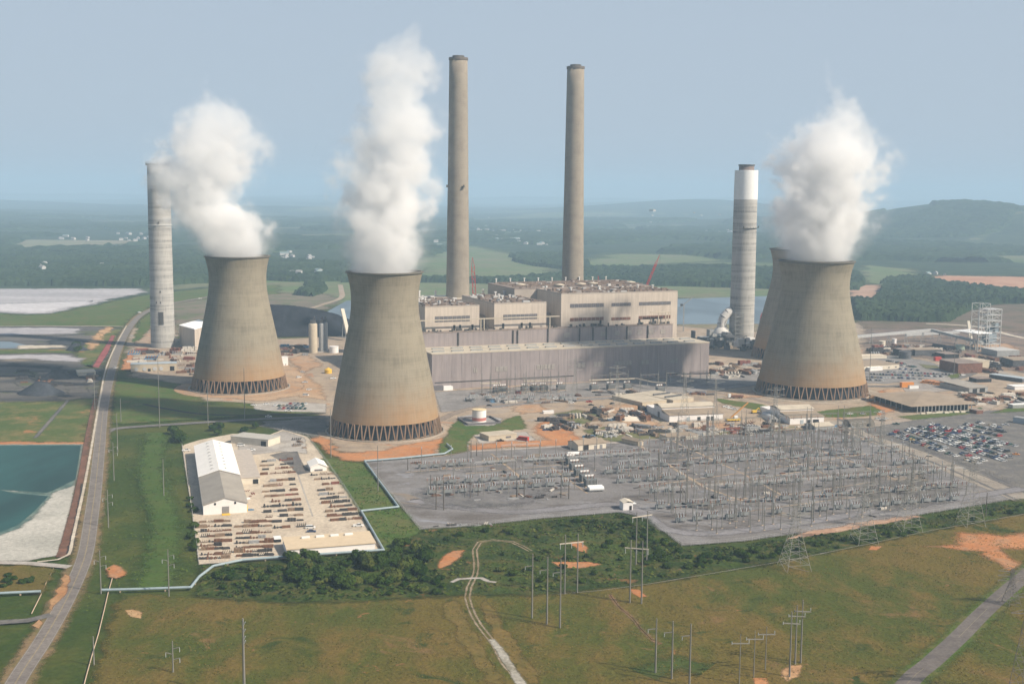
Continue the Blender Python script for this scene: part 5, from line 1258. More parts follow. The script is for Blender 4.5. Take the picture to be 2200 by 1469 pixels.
# coal pile -----------------------------------------------------------
def coal_pile():
    # long ridge, high at its left end
    c0 = G(500, 725); c1_ = G(760, 722); n = 46; mloc = []
    vs = []; fs = []; rng = random.Random(2)
    for i in range(n + 1):
        f = i / n; p = c0.lerp(c1_, f)
        px = 500 + 260 * f; ytop = np.interp(px, [500, 560, 600, 640, 680, 700, 745, 760], [668, 654, 655, 660, 668, 673, 690, 700])
        q = Vector((p.x, p.y + 55, 0)); z = max(1, HT(q, ytop)) * (1 if 0 < i < n else .05)
        prof = [(0, 0), (10, .25), (24, .52), (38, .76), (50, .95), (55, 1.0), (62, .97), (80, .7), (105, .3), (125, 0)]
        for (dy, hh) in prof:
            vs.append((p.x + rng.uniform(-1.5, 1.5), p.y + dy + rng.uniform(-1, 1), z * hh + (rng.uniform(-.6, .6) if 0 < hh < 1 else 0)))
    m_ = len(prof)
    for i in range(n):
        for j in range(m_ - 1): fs.append((i * m_ + j, (i + 1) * m_ + j, (i + 1) * m_ + j + 1, i * m_ + j + 1))
    b = MB().add([(v[0] - c0.x, v[1] - c0.y, v[2]) for v in vs], fs, True)
    o = b.build('coal_pile', paint('coal', (.02, .022, .028), var=.5, scale=.06, rough=.9), None, c0)
    tag(o, 'long black coal pile between the two left cooling towers', 'coal pile')
coal_pile()
def heap(label, p, w_, d_, h_, mat, name='coal_heap', cat='heap', seed=0):
    c = G(*p); rng = random.Random(seed); vs = [(0, 0, h_)]; n = 18; fs = []
    for j, (rr, hh) in enumerate(((.25, .85), (.5, .52), (.8, .16), (1.0, -.05))):
        for i in range(n):
            a = 2 * math.pi * i / n; k = 1 + rng.uniform(-.12, .12); vs.append((w_ / 2 * rr * k * math.cos(a), d_ / 2 * rr * k * math.sin(a), h_ * hh * (1 + rng.uniform(-.12, .12))))
    for i in range(n):
        fs.append((0, 1 + i, 1 + (i + 1) % n))
        for j in range(3): fs.append((1 + j * n + i, 1 + (j + 1) * n + i, 1 + (j + 1) * n + (i + 1) % n, 1 + j * n + (i + 1) % n))
    o = MB().add(vs, fs, True).build(name, mat, None, c); tag(o, label, cat)
M_COAL2 = paint('coal_heap', (.05, .055, .065), var=.4, scale=.1)
heap('pointed dark coal heap in the shadow left of the road', (88, 846), 42, 26, 11, M_COAL2, seed=1)
heap('dark coal heap behind the cream-roofed open shed', (125, 812), 34, 22, 9, M_COAL2, seed=2)
heap('dark earth mound at the end of the ash pond', (165, 752), 26, 20, 8, M_COAL2, name='earth_mound', seed=3)
heap('pale sand mound in the middle yard left of the larger workshop', (1345, 900), 34, 22, 3, M_CREAM, name='sand_mound', seed=4)
heap('brown clay bank at the right foot of the right-hand tower', (1886, 855), 18, 26, 4, paint('clay', (.40, .25, .13)), name='earth_mound', seed=5)
# ------------------------------------------------------------------ substation, poles, vehicles, stock
def inside(p, poly):
    x, y = p; r_ = False; n = len(poly)
    for i in range(n):
        x1, y1 = poly[i]; x2, y2 = poly[(i + 1) % n]
        if (y1 > y) != (y2 > y) and x < (x2 - x1) * (y - y1) / (y2 - y1) + x1: r_ = not r_
    return r_
M_POST = paint('post_grey', (.20, .19, .17), var=.12, rough=.6)
M_POSTD = paint('post_dark', (.15, .135, .12), var=.2)
M_INS = paint('insulator_brown', (.26, .13, .09), var=.2, rough=.4)
M_INSG = paint('insulator_grey', (.40, .42, .43), var=.1, rough=.4)
M_FOOT = paint('footing', (.50, .38, .27), var=.1)
M_TRF = paint('transformer_grey', (.17, .18, .18), var=.2)
used = set()
def place(proto, loc, rot, label, group=None, scale=None, mats=None):
    if proto.name not in used and not mats and not scale:
        used.add(proto.name); proto.location = loc; proto.rotation_euler = (0, 0, rot); proto['label'] = label
        if group: proto['group'] = group
        return proto
    return dup(proto, loc, rot, label, group, scale, mats)
def finish(proto):
    """remove a pattern that never got its own place"""
    if proto.name not in used:
        def rm(o):
            for c in KIDS.get(o.name, ()): rm(c)
            bpy.data.objects.remove(o)
        rm(proto)
# patterns
def mk_post(h=10.5):
    t = thing('bus_post', 'x', 'steel post')
    MB().tube((0, 0, .4), (0, 0, h), .26, .2, 7).build('pole', M_POST, t)
    MB().box(0, 0, 0, 1.0, 1.0, .5).build('footing', M_FOOT, t)
    MB().tube((0, 0, h), (0, 0, h + 1.4), .3, .22, 7).build('insulator', M_INSG, t)
    return t
M_BRK = paint('breaker_grey', (.20, .21, .21), var=.3)
def mk_breaker():
    t = thing('circuit_breaker', 'x', 'circuit breaker')
    MB().box(0, 0, 1.2, 4.8, 1.9, 1.8).box(-2.7, 0, .3, 1.0, 1.3, 2.4).build('tank', M_BRK, t); tk = KIDS[t.name][-1]
    k = MB()
    for x in (-1.7, 1.7):
        for y in (-.6, .6): k.box(x, y, 0, .2, .2, 1.2)
    k.build('stand', M_POSTD, t)
    for x in (-1.5, 0, 1.5):
        for s in (-1, 1): MB().tube((x, s * .4, 2.6), (x * 1.15, s * 1.5, 5.0), .26, .14, 6).build('bushing', M_INS if s < 0 else M_INSG, tk)
    return t
def mk_switch():
    t = thing('disconnect_switch', 'x', 'switch')
    k = MB()
    for x in (-3, 3): k.box(x, 0, 0, .35, .35, 5.2)
    k.box(0, 0, 5.2, 8.4, .3, .3); k.build('frame', M_POST, t)
    for x in (-3, 0, 3): MB().tube((x, 0, 5.6), (x, 0, 7.3), .2, .2, 6).build('insulator', M_INS, t)
    MB().bar((-3.6, 0, 7.4), (3.6, 0, 7.4), .14).build('blade', M_GALV, t)
    return t
def lattice(k, p, q, w0, w1, n, th=.16):
    """square lattice mast from p to q"""
    p = Vector(p); q = Vector(q); d = (q - p).normalized(); up = Vector((0, 0, 1)) if abs(d.z) < .9 else Vector((1, 0, 0))
    e = d.cross(up).normalized(); g = e.cross(d).normalized(); C = ((-1, -1), (1, -1), (1, 1), (-1, 1))
    def cr(f, i):
        w_ = (w0 + (w1 - w0) * f) / 2; return p.lerp(q, f) + e * (C[i][0] * w_) + g * (C[i][1] * w_)
    for i in range(4): k.bar(cr(0, i), cr(1, i), th)
    for s in range(n):
        a, b_ = s / n, (s + 1) / n
        for i in range(4):
            j = (i + 1) % 4; k.bar(cr(a, i), cr(b_, j), th * .7); k.bar(cr(b_, i), cr(b_, j), th * .7)
def mk_gantry(span=22, h=17):
    t = thing('portal_gantry', 'x', 'steel gantry')
    for x in (-span / 2, span / 2):
        k = MB(); lattice(k, (x, 0, 0), (x, 0, h), 1.1, .8, 9, .12); k.bar((x, 0, h), (x, 0, h + 5), .22); k.build('mast', M_POST, t)
    k = MB(); lattice(k, (-span / 2, 0, h - .6), (span / 2, 0, h - .6), .8, .8, 12, .09); cb = k.build('crossbeam', M_POST, t)
    for x in (-6, 0, 6): MB().tube((x, -.6, h - 1.2), (x, -.6, h - 3.4), .17, .17, 6).build('insulator', M_INS, cb)
    return t
def mk_tall(h=24):
    t = thing('lightning_mast', 'x', 'steel mast')
    k = MB(); lattice(k, (0, 0, 0), (0, 0, h * .75), 1.2, .5, 10, .15); k.bar((0, 0, h * .75), (0, 0, h), .22); k.build('mast', M_POST, t)
    MB().box(0, 0, 0, 1.9, 1.9, .3).build('footing', M_FOOT, t)
    return t
def mk_transformer():
    t = thing('power_transformer', 'x', 'transformer')
    tk = MB().box(0, 0, .6, 7, 4, 4.2).build('tank', M_TRF, t)
    k = MB()
    for i in range(8): k.box(-3.2 + i * .9, -2.7, 1, .35, 1.2, 3.4)
    k.build('radiator', M_GREYMETAL, t)
    MB().tube((-3, 1.5, 6), (2.6, 1.5, 6), .7, .7, 10).build('conservator', M_DUCTW, t)
    for x in (-2, 0, 2): MB().tube((x, -.4, 4.8), (x, -.8, 7.4), .28, .16, 6).build('bushing', M_INS, tk)
    MB().box(0, 0, 0, 8.4, 6.4, .6).build('plinth', M_FOOT, t)
    return t
def mk_bus(L=26, h=6.5):
    t = thing('bus_support', 'x', 'bus bar')
    for x in (-L / 2, -L / 6, L / 6, L / 2): MB().box(x, 0, 0, .3, .3, h).build('post', M_POST, t)
    k = MB()
    for y in (-1.6, 0, 1.6): k.bar((-L / 2, y, h + 1), (L / 2, y, h + 1), .12)
    for x in (-L / 2, -L / 6, L / 6, L / 2): k.bar((x, -1.9, h + .1), (x, 1.9, h + .1), .26)
    k.build('bus_bar', M_GALV, t)
    return t
post, brk, swt, gan, mast, trf, bus = mk_post(), mk_breaker(), mk_switch(), mk_gantry(), mk_tall(), mk_transformer(), mk_bus()
SUBR = [(1330, 1010), (1400, 960), (1530, 938), (1650, 932), (1830, 925), (1900, 960), (2010, 1005), (2085, 1050), (2060, 1075), (1890, 1110), (1640, 1148), (1540, 1158), (1478, 1140), (1400, 1092), (1335, 1045)]
Or = G(1470, 1160); e1 = Vector((math.cos(R(17)), math.sin(R(17)), 0)); e2 = Vector((-math.sin(R(17)), math.cos(R(17)), 0))
RS_ = R(17); rng = random.Random(21)
rowkind = ['post', 'post2', 'post', 'post2', 'brk', 'swt', 'gan', 'brk', 'post', 'bus', 'swt', 'brk', 'post2', 'gan', 'brk', 'swt', 'post', 'bus', 'brk', 'gan', 'swt', 'post', 'brk', 'post2', 'swt', 'gan']
GRP = {'post': 'bus posts of the substation', 'brk': 'circuit breakers of the substation', 'swt': 'disconnect switches of the substation', 'gan': 'portal gantries of the substation', 'bus': 'bus bar supports of the substation', 'mast': 'lightning masts of the substation'}
def near_txt(px, py):
    if px < 1560: s = 'near the white kiosk'
    elif px < 1760: s = 'in the middle'
    else: s = 'toward the parking lot'
    return s
cnt = 0
for r_ in range(26):
    kd = rowkind[r_]; sp = {'post': 7.5, 'post2': 9, 'brk': 9.5, 'swt': 10.5, 'gan': 26, 'bus': 30}[kd]; ci = 0
    for c_ in range(-14, 40):
        q = Or + e1 * (c_ * sp + (r_ % 3) * 3 + rng.uniform(-.8, .8)) + e2 * (r_ * 8.8 - 4 + rng.uniform(-1, 1))
        x, y = PX(q), PY(q)
        if not inside((x, y), SUBR) or rng.random() < .1: continue
        # trenches and lanes stay free
        if abs((x - 1360) * .55 - (y - 948)) < 9 or abs((r_ * 9.6) % 64 - 60) < 2: continue
        ci += 1; nm = {'post': post, 'post2': post, 'brk': brk, 'swt': swt, 'gan': gan, 'bus': bus}[kd]
        wd = {'post': 'slim grey bus post', 'post2': 'slim grey bus post', 'brk': 'grey circuit breaker', 'swt': 'disconnect switch on two legs', 'gan': 'lattice portal gantry', 'bus': 'three-rail bus bar'}[kd]
        place(nm, q, RS_, f'{wd}, {nth(ci - 1)} in the {nth(r_)} row, right substation field', GRP.get(kd, GRP['post']),
              None if kd in ('gan', 'bus') else (1, 1, rng.uniform(.85, 1.25)) if kd != 'brk' else None)
        cnt += 1
for i, (x, y) in enumerate([(1478, 1010), (1553, 1000), (1655, 965), (1700, 1000), (1735, 1030), (1815, 960), (1600, 1070), (1520, 955), (1580, 1120), (1745, 1115), (1415, 1035), (1870, 1080), (1475, 1085), (1660, 1110), (1960, 1050)]):
    place(mast, G(x, y), RS_, f'tall lightning mast, {nth(i)} of those in the right substation field', GRP['mast'])
# left field of the substation
Ol = G(905, 1075)
SUBL = [(880, 990), (960, 985), (1240, 972), (1330, 965), (1380, 1000), (1300, 1030), (1235, 1000), (1230, 1065), (1180, 1075), (930, 1090), (900, 1040)]
rk = ['swt', 'brk', 'swt', 'brk', 'post', 'bus', 'swt', 'brk', 'post', 'bus', 'brk']
for r_ in range(11):
    kd = rk[r_]; sp = {'post': 10, 'brk': 9, 'swt': 11, 'bus': 30}[kd]; ci = 0
    for c_ in range(-6, 18):
        q = Ol + e1 * (c_ * sp + rng.uniform(-.8, .8)) + e2 * (r_ * 11 + rng.uniform(-1, 1)); x, y = PX(q), PY(q)
        if not inside((x, y), SUBL) or rng.random() < .2: continue
        ci += 1; nm = {'post': post, 'brk': brk, 'swt': swt, 'bus': bus}[kd]
        wd = {'post': 'slim grey bus post', 'brk': 'grey circuit breaker', 'swt': 'disconnect switch on two legs', 'bus': 'three-rail bus bar'}[kd]
        place(nm, q, RS_, f'{wd}, {nth(ci - 1)} in the {nth(r_)} row, left substation field', GRP[kd]); cnt += 1
M_WOOD = paint('wood_pole', (.10, .085, .07), var=.25)
def pole(label, x, y, ytop, kind='davit', mat=None, r_=.32, D=None, grp='single transmission poles', rot=0.0):
    P = G(x, y) if D is None else AT(x, D); h = HT(P, ytop)
    t = thing('transmission_pole', label, 'power pole', P, rot, grp)
    MB().tube((0, 0, 0), (0, 0, h), r_, r_ * .55, 8).build('pole', mat or M_POST, t)
    if kind == 'davit':
        for (s, z) in ((1, h - 3), (-1, h - 5), (1, h - 7)):
            MB().tube((0, 0, z), (s * 2.6, 0, z + .7), .16, .12, 6).build('arm', mat or M_POST, t); am = KIDS[t.name][-1]
            MB().tube((s * 2.5, 0, z + .6), (s * 2.5, 0, z - 1.1), .13, .13, 6).build('insulator', M_INSG, am)
    if kind == 'arm':
        MB().bar((-3.2, 0, h * .8), (.4, 0, h * .82), .28).build('arm', M_POST, t)
        MB().tube((-3.0, 0, h * .8), (-3.0, 0, h * .8 - 1.4), .14, .14, 6).build('insulator', M_INSG, t)
    if kind == 'tee':
        MB().bar((-3.4, -1, h * .84), (3.4, 1, h * .80), .32).build('arm', M_POST, t)
        for s in (-1, 1): MB().tube((s * 3.2, s, h * .82), (s * 3.2, s, h * .82 + 1), .14, .14, 6).build('insulator', M_INSG, t)
    if kind == 'cluster':
        for z in (h - 2.5, h - 5, h - 7.5, h - 9):
            MB().tube((0, 0, z), (.9, -.4, z + 1.5), .22, .14, 6).build('insulator', M_INSG, t)
    return t
pole('pale davit-arm pole at the left end of the long blue-white pipe', 217, 1275, 1182)
pole('leaning pale pole beside the long blue-white pipe, right of the ditch', 363, 1281, 1180, 'davit')
pole('short pale davit-arm pole alone in the lower left field', 372, 1445, 1376)
pole('thick grey pole with stacked insulators in the lower left field', 525, 1500, 1328, 'cluster', r_=.55)
pole('short plain pole beside the thin drain line in the lower left corner', 202, 1428, 1366, 'none')
pole('davit-arm pole on the grass strip beside the road, level with the storage yard', 233, 1133, 1052)
pole('davit-arm pole on the grass strip, level with the top of the pond', 245, 1033, 950)
pole('plain pale pole on the grass strip just below the access road', 253, 971, 888, 'none')
pole('plain pale pole on the grass just above the access road', 260, 906, 856, 'none')
pole('pale pole at the road beside the coal-dusted ground', 204, 880, 800, 'none')
pole('pale leaning pole in the middle of the green strip left of the storage yard', 352, 1066, 986, 'none')
pole('tall pale pole in front of the low tan service building', 343, 918, 770, 'none')
pole('tall grey pole in front of the far left cooling tower, nearer its left side', 447, 914, 825, 'none')
pole('tall dark pole in front of the far left cooling tower, nearer its right side', 526, 904, 790, 'none')
pole('tall pale pole at the left foot of the nearest cooling tower', 711, 982, 878, 'none')
pole('tall dark pole at the upper left corner of the substation', 812, 1055, 957, 'none')
pole('tall pole between the rear car park and right-hand cooling tower', 1868, 820, 702, 'none')
pole('tall pale light pole at the grass tip of the rear car park', 2049, 806, 742, 'tee')
pole('dark T-shaped pole at the right end of the substation', 2118, 1110, 1058, 'arm', M_WOOD)
for i, (x, yb, yt) in enumerate(((1143, 1329, 1189), (1175, 1342, 1196), (1203, 1350, 1201))):
    pole(f'{("left", "middle", "right")[i]} one of three tall poles right of the dirt track', x, yb, yt, 'arm', r_=.38, grp='three poles right of the dirt track')
for i, (x, yb, yt) in enumerate(((1408, 1446, 1328), (1443, 1459, 1334), (1481, 1476, 1339))):
    pole(f'{("left", "middle", "right")[i]} one of three poles below the dry gully', x, yb, yt, 'arm', r_=.38, grp='three poles below the dry gully')
for i, (x, yb, yt) in enumerate(((1588, 1470, 1362), (1619, 1456, 1354), (1644, 1440, 1345))):
    pole(f'{("left", "middle", "right")[i]} one of three thin poles with long tilted crossarms', x, yb, yt, 'tee', r_=.22, grp='three poles with tilted crossarms')
for i, (x, yb, yt) in enumerate(((1696, 1455, 1313), (1708, 1428, 1300), (1720, 1425, 1288))):
    pole(f'{("left", "middle", "right")[i]} one of three closely set poles on a clay patch', x, yb, yt, 'tee', r_=.36, grp='three poles on the clay patch')
def hframe(label, l, r_, yt, ybeam, over=2.6):
    A_, B_ = G(*l), G(*r_); h = HT(A_, yt); d = B_ - A_; ba = HT(A_, ybeam)
    t = thing('h_frame_pole', label, 'power pole', A_, math.atan2(d.y, d.x), 'H-frame power poles'); w_ = d.length
    for x in (0, w_): MB().tube((x, 0, 0), (x, 0, h), .36, .22, 8).build('pole', M_POST, t)
    MB().bar((-over, 0, ba), (w_ + over, 0, ba), .4).build('crossarm', paint('timber_pale', (.50, .44, .36)), t)
    for x in (-over + .3, w_ / 2, w_ + over - .3): MB().tube((x, 0, ba), (x, 0, ba - 2.4), .15, .15, 6).build('insulator', M_INSG, t)
hframe('H-frame pole in front of an orange clay patch, below the substation', (1213, 1277), (1240, 1274), 1148, 1167)
hframe('lower H-frame pole with a pale crossarm beside the diagonal drain', (1353, 1296), (1378, 1298), 1160, 1177)
hframe('upper H-frame pole at the edge of the substation, behind another one', (1366, 1214), (1389, 1210), 1100, 1110)
M_PYL = paint('pylon_steel', (.28, .27, .245), var=.1)
def lattice_tower(label, p, yt, w_=9, arms=3, armw=7, rot=.2, th=.15, mat=None):
    P = G(*p); h = HT(P, yt); t = thing('lattice_tower', label, 'power pylon', P, rot, 'lattice pylons')
    k = MB(); lattice(k, (0, 0, 0), (0, 0, h * .62), w_, w_ * .28, 6, th); lattice(k, (0, 0, h * .62), (0, 0, h), w_ * .28, w_ * .16, 8, th * .8); k.build('mast', mat or M_PYL, t)
    for i in range(arms):
        z = h * (.68 + .13 * i)
        for s in (-1, 1):
            k = MB(); k.bar((s * .8, -.5, z), (s * armw, 0, z + .6), th).bar((s * .8, .5, z), (s * armw, 0, z + .6), th).bar((s * .8, 0, z + 1.8), (s * armw, 0, z + .7), th)
            k.build('crossarm', mat or M_PYL, t)
lattice_tower('pylon straddling the drain line below the lower substation edge, left of the others', (1706, 1222), 1080, 12)
lattice_tower('pylon on the slope below the substation, second from the drain crossing', (1855, 1165), 1035, 11)
lattice_tower('pylon on the green slope below the right part of the substation', (1950, 1140), 1010, 11)
lattice_tower('pylon on the green slope nearest the right picture edge', (2085, 1128), 985, 11)
lattice_tower('wide pylon in front of the right-hand cooling tower legs', (1664, 930), 832, 8)
lattice_tower('tall pylon at the upper right of the substation, beside the gravel track', (1893, 990), 880, 7)
lattice_tower('tall pylon inside the substation behind the bus posts', (1840, 975), 905, 6, rot=.4)
lattice_tower('pylon in front of the shaded right end of the turbine hall', (1470, 905), 800, 7)
lattice_tower('pylon in front of the middle of the turbine hall', (1325, 880), 785, 6)
lattice_tower('pylon over the transformers at the left part of the turbine hall', (1235, 850), 770, 5)
lattice_tower('pylon rising from the upper left of the right substation field', (1535, 935), 815, 6)
lattice_tower('near pylon cut by the right picture edge beside the old road', (2200, 1500), 1230, 8, mat=M_POSTD)
lattice_tower('near pylon tipping over the old road at the right picture edge', (2172, 1300), 1222, 6, mat=M_POSTD)
# the same equipment in front of the turbine hall
rng = random.Random(5)
k_ = 0
for (x, y) in [(1050, 858), (1062, 850), (1080, 856), (1096, 850), (1112, 858), (1128, 852), (1143, 858), (1160, 850), (1178, 856), (1190, 852), (1210, 858), (1100, 868), (1140, 866), (1180, 866)]:
    k_ += 1; place((swt, brk)[k_ % 2], G(x, y), ROT, f'{("disconnect switch", "circuit breaker")[k_ % 2]}, {nth(k_ - 1)} of the cluster in front of the turbine hall', 'switchgear in front of the turbine hall')
for i, (x, y) in enumerate([(1068, 843), (1082, 842), (1128, 841), (1148, 840), (1168, 839), (1276, 838), (1312, 836), (1348, 835), (1418, 842), (1204, 838)]):
    place(trf, G(x, y), ROT, f'grey transformer, {nth(i)} from the left along the front of the turbine hall', 'transformers along the turbine hall')
for i, (x, y) in enumerate([(1228, 998), (1236, 1010), (1246, 1022), (1258, 1034), (1268, 1044)]):
    place(trf, G(x, y), R(17), f'white-topped transformer, {nth(i)} down the substation lane', 'transformers in the substation lane')
for i, (x0, x1, y, n) in enumerate([(1035, 1125, 846, 6), (1130, 1200, 842, 5)]):
    for j in range(n):
        place(mast, G(x0 + (x1 - x0) * j / (n - 1), y), 0, f'slender mast, {nth(j)} of the {("left", "right")[i]} mast group before the turbine hall', GRP['mast'])
for j, (x, y, yt) in enumerate([(937, 1095, 1025), (953, 1096, 1033), (1010, 1070, 1030), (1027, 1065, 1030), (1110, 1070, 1020), (1126, 1072, 1024), (1205, 1070, 1020), (1222, 1072, 1022), (1012, 985, 945), (1024, 980, 950), (925, 1060, 1020), (876, 1010, 985)]):
    pole(f'dark wooden pole, {nth(j)} of those in the left substation field', x, y, yt, 'none', M_WOOD, .3, grp='wooden poles of the left substation field')
for j, (x, y) in enumerate([(1075, 848), (1110, 846), (1150, 845), (1195, 843), (1290, 838), (1330, 836), (1395, 836), (1450, 832), (1500, 829)]):
    place(gan, G(x, y), ROT, f'lattice portal gantry, {nth(j)} from the left before the turbine hall', 'gantries before the turbine hall', (.8, .8, .8))
for p_ in (post, brk, swt, gan, mast, trf, bus): finish(p_)

# pipes on the ground ------------------------------------------------
M_PIPE = paint('pipe_pale_blue', (.27, .335, .36), var=.12, rough=.5)
def ground_pipe(name, label, pts, r_, z, mat, sup=True, step=14):
    P = [G(*p) for p in pts]; t = thing(name, label, 'pipeline', P[0])
    k = MB(); L = [p - P[0] + Vector((0, 0, z)) for p in P]; k.path(L, r_, 8)
    for p in L[1:-1]: k.lathe([(0.01, p.z - r_), (r_ * .8, p.z - r_ * .6), (r_ * 1.02, p.z), (r_ * .8, p.z + r_ * .6), (0.01, p.z + r_)], 8, p.x, p.y)
    k.build('pipe', mat, t)
    if sup:
        n = 0
        for a, b_ in zip(L[:-1], L[1:]):
            m_ = max(1, int((b_ - a).length / step))
            for i in range(m_):
                q = a.lerp(b_, (i + .5) / m_); MB().box(q.x, q.y, 0, .5, .9, z - r_ + .1).build('support', M_FOOT, t)
ground_pipe('pipeline', 'long pale blue pipe zigzagging round the storage yard and up beside the substation', [(217, 1273), (300, 1271), (410, 1267), (428, 1244), (458, 1221), (520, 1208), (620, 1200), (824, 1186), (776, 1102), (856, 1093), (783, 994), (860, 988), (955, 978), (972, 968), (960, 957)], .62, 1.3, M_PIPE)
ground_pipe('pipeline', 'short pale blue pipe left of the road in the lower left corner', [(-160, 1286), (0, 1280), (88, 1276)], .62, 1.3, M_PIPE)
ground_pipe('drain_line', 'thin pale drain line running down the lower left field beside the road', [(241, 1243), (232, 1275), (224, 1310), (212, 1360), (200, 1400), (186, 1450), (176, 1490)], .22, .24, M_FOOT, False)
ground_pipe('drain_line', 'thin pale drain line in the far lower left corner, left of the road', [(115, 1222), (100, 1250), (88, 1278), (68, 1318)], .22, .24, M_FOOT, False)
ground_pipe('drain_line', 'long thin pale line running up to the right between the slope and field', [(1200, 1277), (1290, 1269), (1400, 1254), (1520, 1234), (1700, 1203), (1860, 1170), (2000, 1140), (2200, 1105), (2400, 1062)], .2, .22, M_POST, False)
def fence(label, pts, h=2.2, mat=None, step=4.5):
    P = [G(*p) for p in pts]; t = thing('fence', label, 'fence', P[0])
    k = MB(); k2 = MB()
    for a, b_ in zip(P[:-1], P[1:]):
        a_, b2 = a - P[0], b_ - P[0]
        for z in (.6, 1.3, h): k.bar((a_.x, a_.y, z), (b2.x, b2.y, z), .05)
        n = max(1, int((b_ - a).length / step))
        for i in range(n):
            q = a_.lerp(b2, i / n); k.bar((q.x, q.y, 0), (q.x, q.y, h), .1)
    k.build('wire_mesh', mat or M_GALV, t)
fence('thin wire fence round the left and lower sides of the storage yard', [(391, 957), (414, 1110), (428, 1213), (620, 1200)])
fence('thin wire fence along the right side of the storage yard', [(607, 923), (660, 938), (703, 995), (750, 1064), (785, 1120)])
fence('thin wire fence along the lower edge of the substation', [(784, 993), (902, 1139), (1010, 1132), (1170, 1115), (1330, 1102), (1390, 1114), (1465, 1174), (1600, 1164), (1900, 1120), (2200, 1070)])
fence('dark fence between the gravel track and the parking lot', [(1855, 920), (2000, 968), (2100, 1008), (2200, 1050)], 2.4, M_POSTD)

# vehicles ------------------------------------------------------------
CC = {'white': (.72, .72, .70), 'silver': (.42, .43, .44), 'black': (.025, .025, .03), 'dark blue': (.03, .05, .12), 'red': (.35, .03, .03), 'dark green': (.03, .08, .06), 'tan': (.38, .31, .22), 'grey': (.18, .18, .19), 'yellow': (.7, .45, .05), 'orange': (.65, .25, .05)}
CM = {k: paint('car_' + k.replace(' ', '_'), v, rough=.3, var=.05, spec=.5) for k, v in CC.items()}
M_WIN = paint('car_glass', (.02, .025, .03), rough=.15, var=.1, spec=.6)
M_TYRE = paint('tyre', (.02, .02, .02))
def profile(k, pts, w_, x0=0):
    n = len(pts); vs = [(p[0], -w_ / 2, p[1]) for p in pts] + [(p[0], w_ / 2, p[1]) for p in pts]
    fs = [(i, (i + 1) % n, n + (i + 1) % n, n + i) for i in range(n)]
    tri = tessellate_polygon([[Vector((p[0], p[1], 0)) for p in pts]])
    fs += [tuple(t) for t in tri] + [tuple(i + n for i in reversed(t)) for t in tri]
    k.add(vs, fs); return k
def mk_car(kind='saloon'):
    t = thing('parked_car' if kind != 'van' else 'parked_van', 'x', 'car' if kind != 'van' else 'van')
    if kind == 'saloon': low = [(-2.3, .35), (2.3, .35), (2.35, .75), (1.2, .98), (-1.5, 1.0), (-2.3, .95)]; cab = [(-1.7, .98), (1.2, .96), (.5, 1.45), (-1.1, 1.45)]; rf = [(-1.1, 1.45), (.5, 1.45), (.45, 1.5), (-1.05, 1.5)]
    elif kind == 'pickup': low = [(-2.7, .45), (2.7, .45), (2.7, .95), (1.4, 1.15), (-2.7, 1.15)]; cab = [(-.6, 1.13), (1.4, 1.13), (.8, 1.72), (-.5, 1.72)]; rf = [(-.5, 1.72), (.8, 1.72), (.75, 1.8), (-.45, 1.8)]
    else: low = [(-2.5, .4), (2.5, .4), (2.5, 1.0), (1.7, 1.2), (-2.5, 1.2)]; cab = [(-2.4, 1.18), (1.7, 1.18), (1.1, 1.82), (-2.3, 1.82)]; rf = [(-2.3, 1.82), (1.1, 1.82), (1.05, 1.92), (-2.25, 1.92)]
    k = MB(); profile(k, low, 1.85); profile(k, rf, 1.5)
    for x in (cab[0][0] + .1, (cab[0][0] + cab[1][0]) / 2, cab[1][0] - .25):
        k.box(x, 0, low[-1][1] - .1, .12, 1.62, .1)
    bd = k.build('body', CM['white'], t)
    k = MB(); profile(k, cab, 1.6); k.build('windows', M_WIN, bd)
    for x in (-1.5, 1.5):
        for y in (-.86, .86): MB().tube((x, y - .1, .34), (x, y + .1, .34), .34, .34, 10).build('wheel', M_TYRE, t)
    return t
cars = {k: mk_car(k) for k in ('saloon', 'pickup', 'van')}
rng = random.Random(77)
def car(kind, colour, loc, rot, label, group=None): return dup(cars[kind], loc, rot, label, group, None, {'body': CM[colour]})
COLS = ['white'] * 6 + ['silver'] * 4 + ['black'] * 5 + ['dark blue'] * 3 + ['red'] * 2 + ['dark green'] * 3 + ['tan'] + ['grey'] * 4
def car_row(p, q, place_txt, row_i, occ=.9, sp=2.7, jig=.2, group=None, ang=None, double=False):
    occ = min(.97, occ + .1)
    A_, B_ = G(*p), G(*q); d = B_ - A_; n = int(d.length / sp); a = math.atan2(d.y, d.x) + math.pi / 2; cs = []
    for i in range(n):
        if rng.random() > occ: continue
        c = rng.choice(COLS); kd = rng.choice(['saloon'] * 5 + ['pickup'] * 3 + ['van'] * 2)
        loc = A_ + d * ((i + .5) / n) + Vector((rng.uniform(-jig, jig), rng.uniform(-jig * 2, jig * 2), 0)); cs.append((c, kd, loc))
    for j, (c, kd, loc) in enumerate(cs):
        w_ = {'saloon': 'car', 'pickup': 'pickup', 'van': 'van'}[kd]
        car(kd, c, loc, a + (math.pi if rng.random() < .4 else 0) + rng.uniform(-.04, .04), f'{c} {w_}, {nth(j)} from the left, {nth(row_i)} row, {place_txt}', group)
LA = 'front parking lot'; ga = 'cars parked in the front parking lot'
for i, (p, q, o) in enumerate([((1905, 931), (2110, 999), .55), ((1922, 928), (2118, 992), .5), ((1948, 925), (2160, 992), .9), ((1955, 921), (2172, 985), .85), ((1975, 918), (2165, 972), .9), ((1995, 917), (2150, 958), .8), ((2000, 912), (2185, 960), .85), ((2060, 918), (2150, 938), .8), ((2072, 912), (2160, 930), .85), ((2100, 908), (2150, 920), .6)]):
    car_row(p, q, LA, i, o, group=ga)
LB = 'rear car park'; gb = 'cars parked in the rear car park'
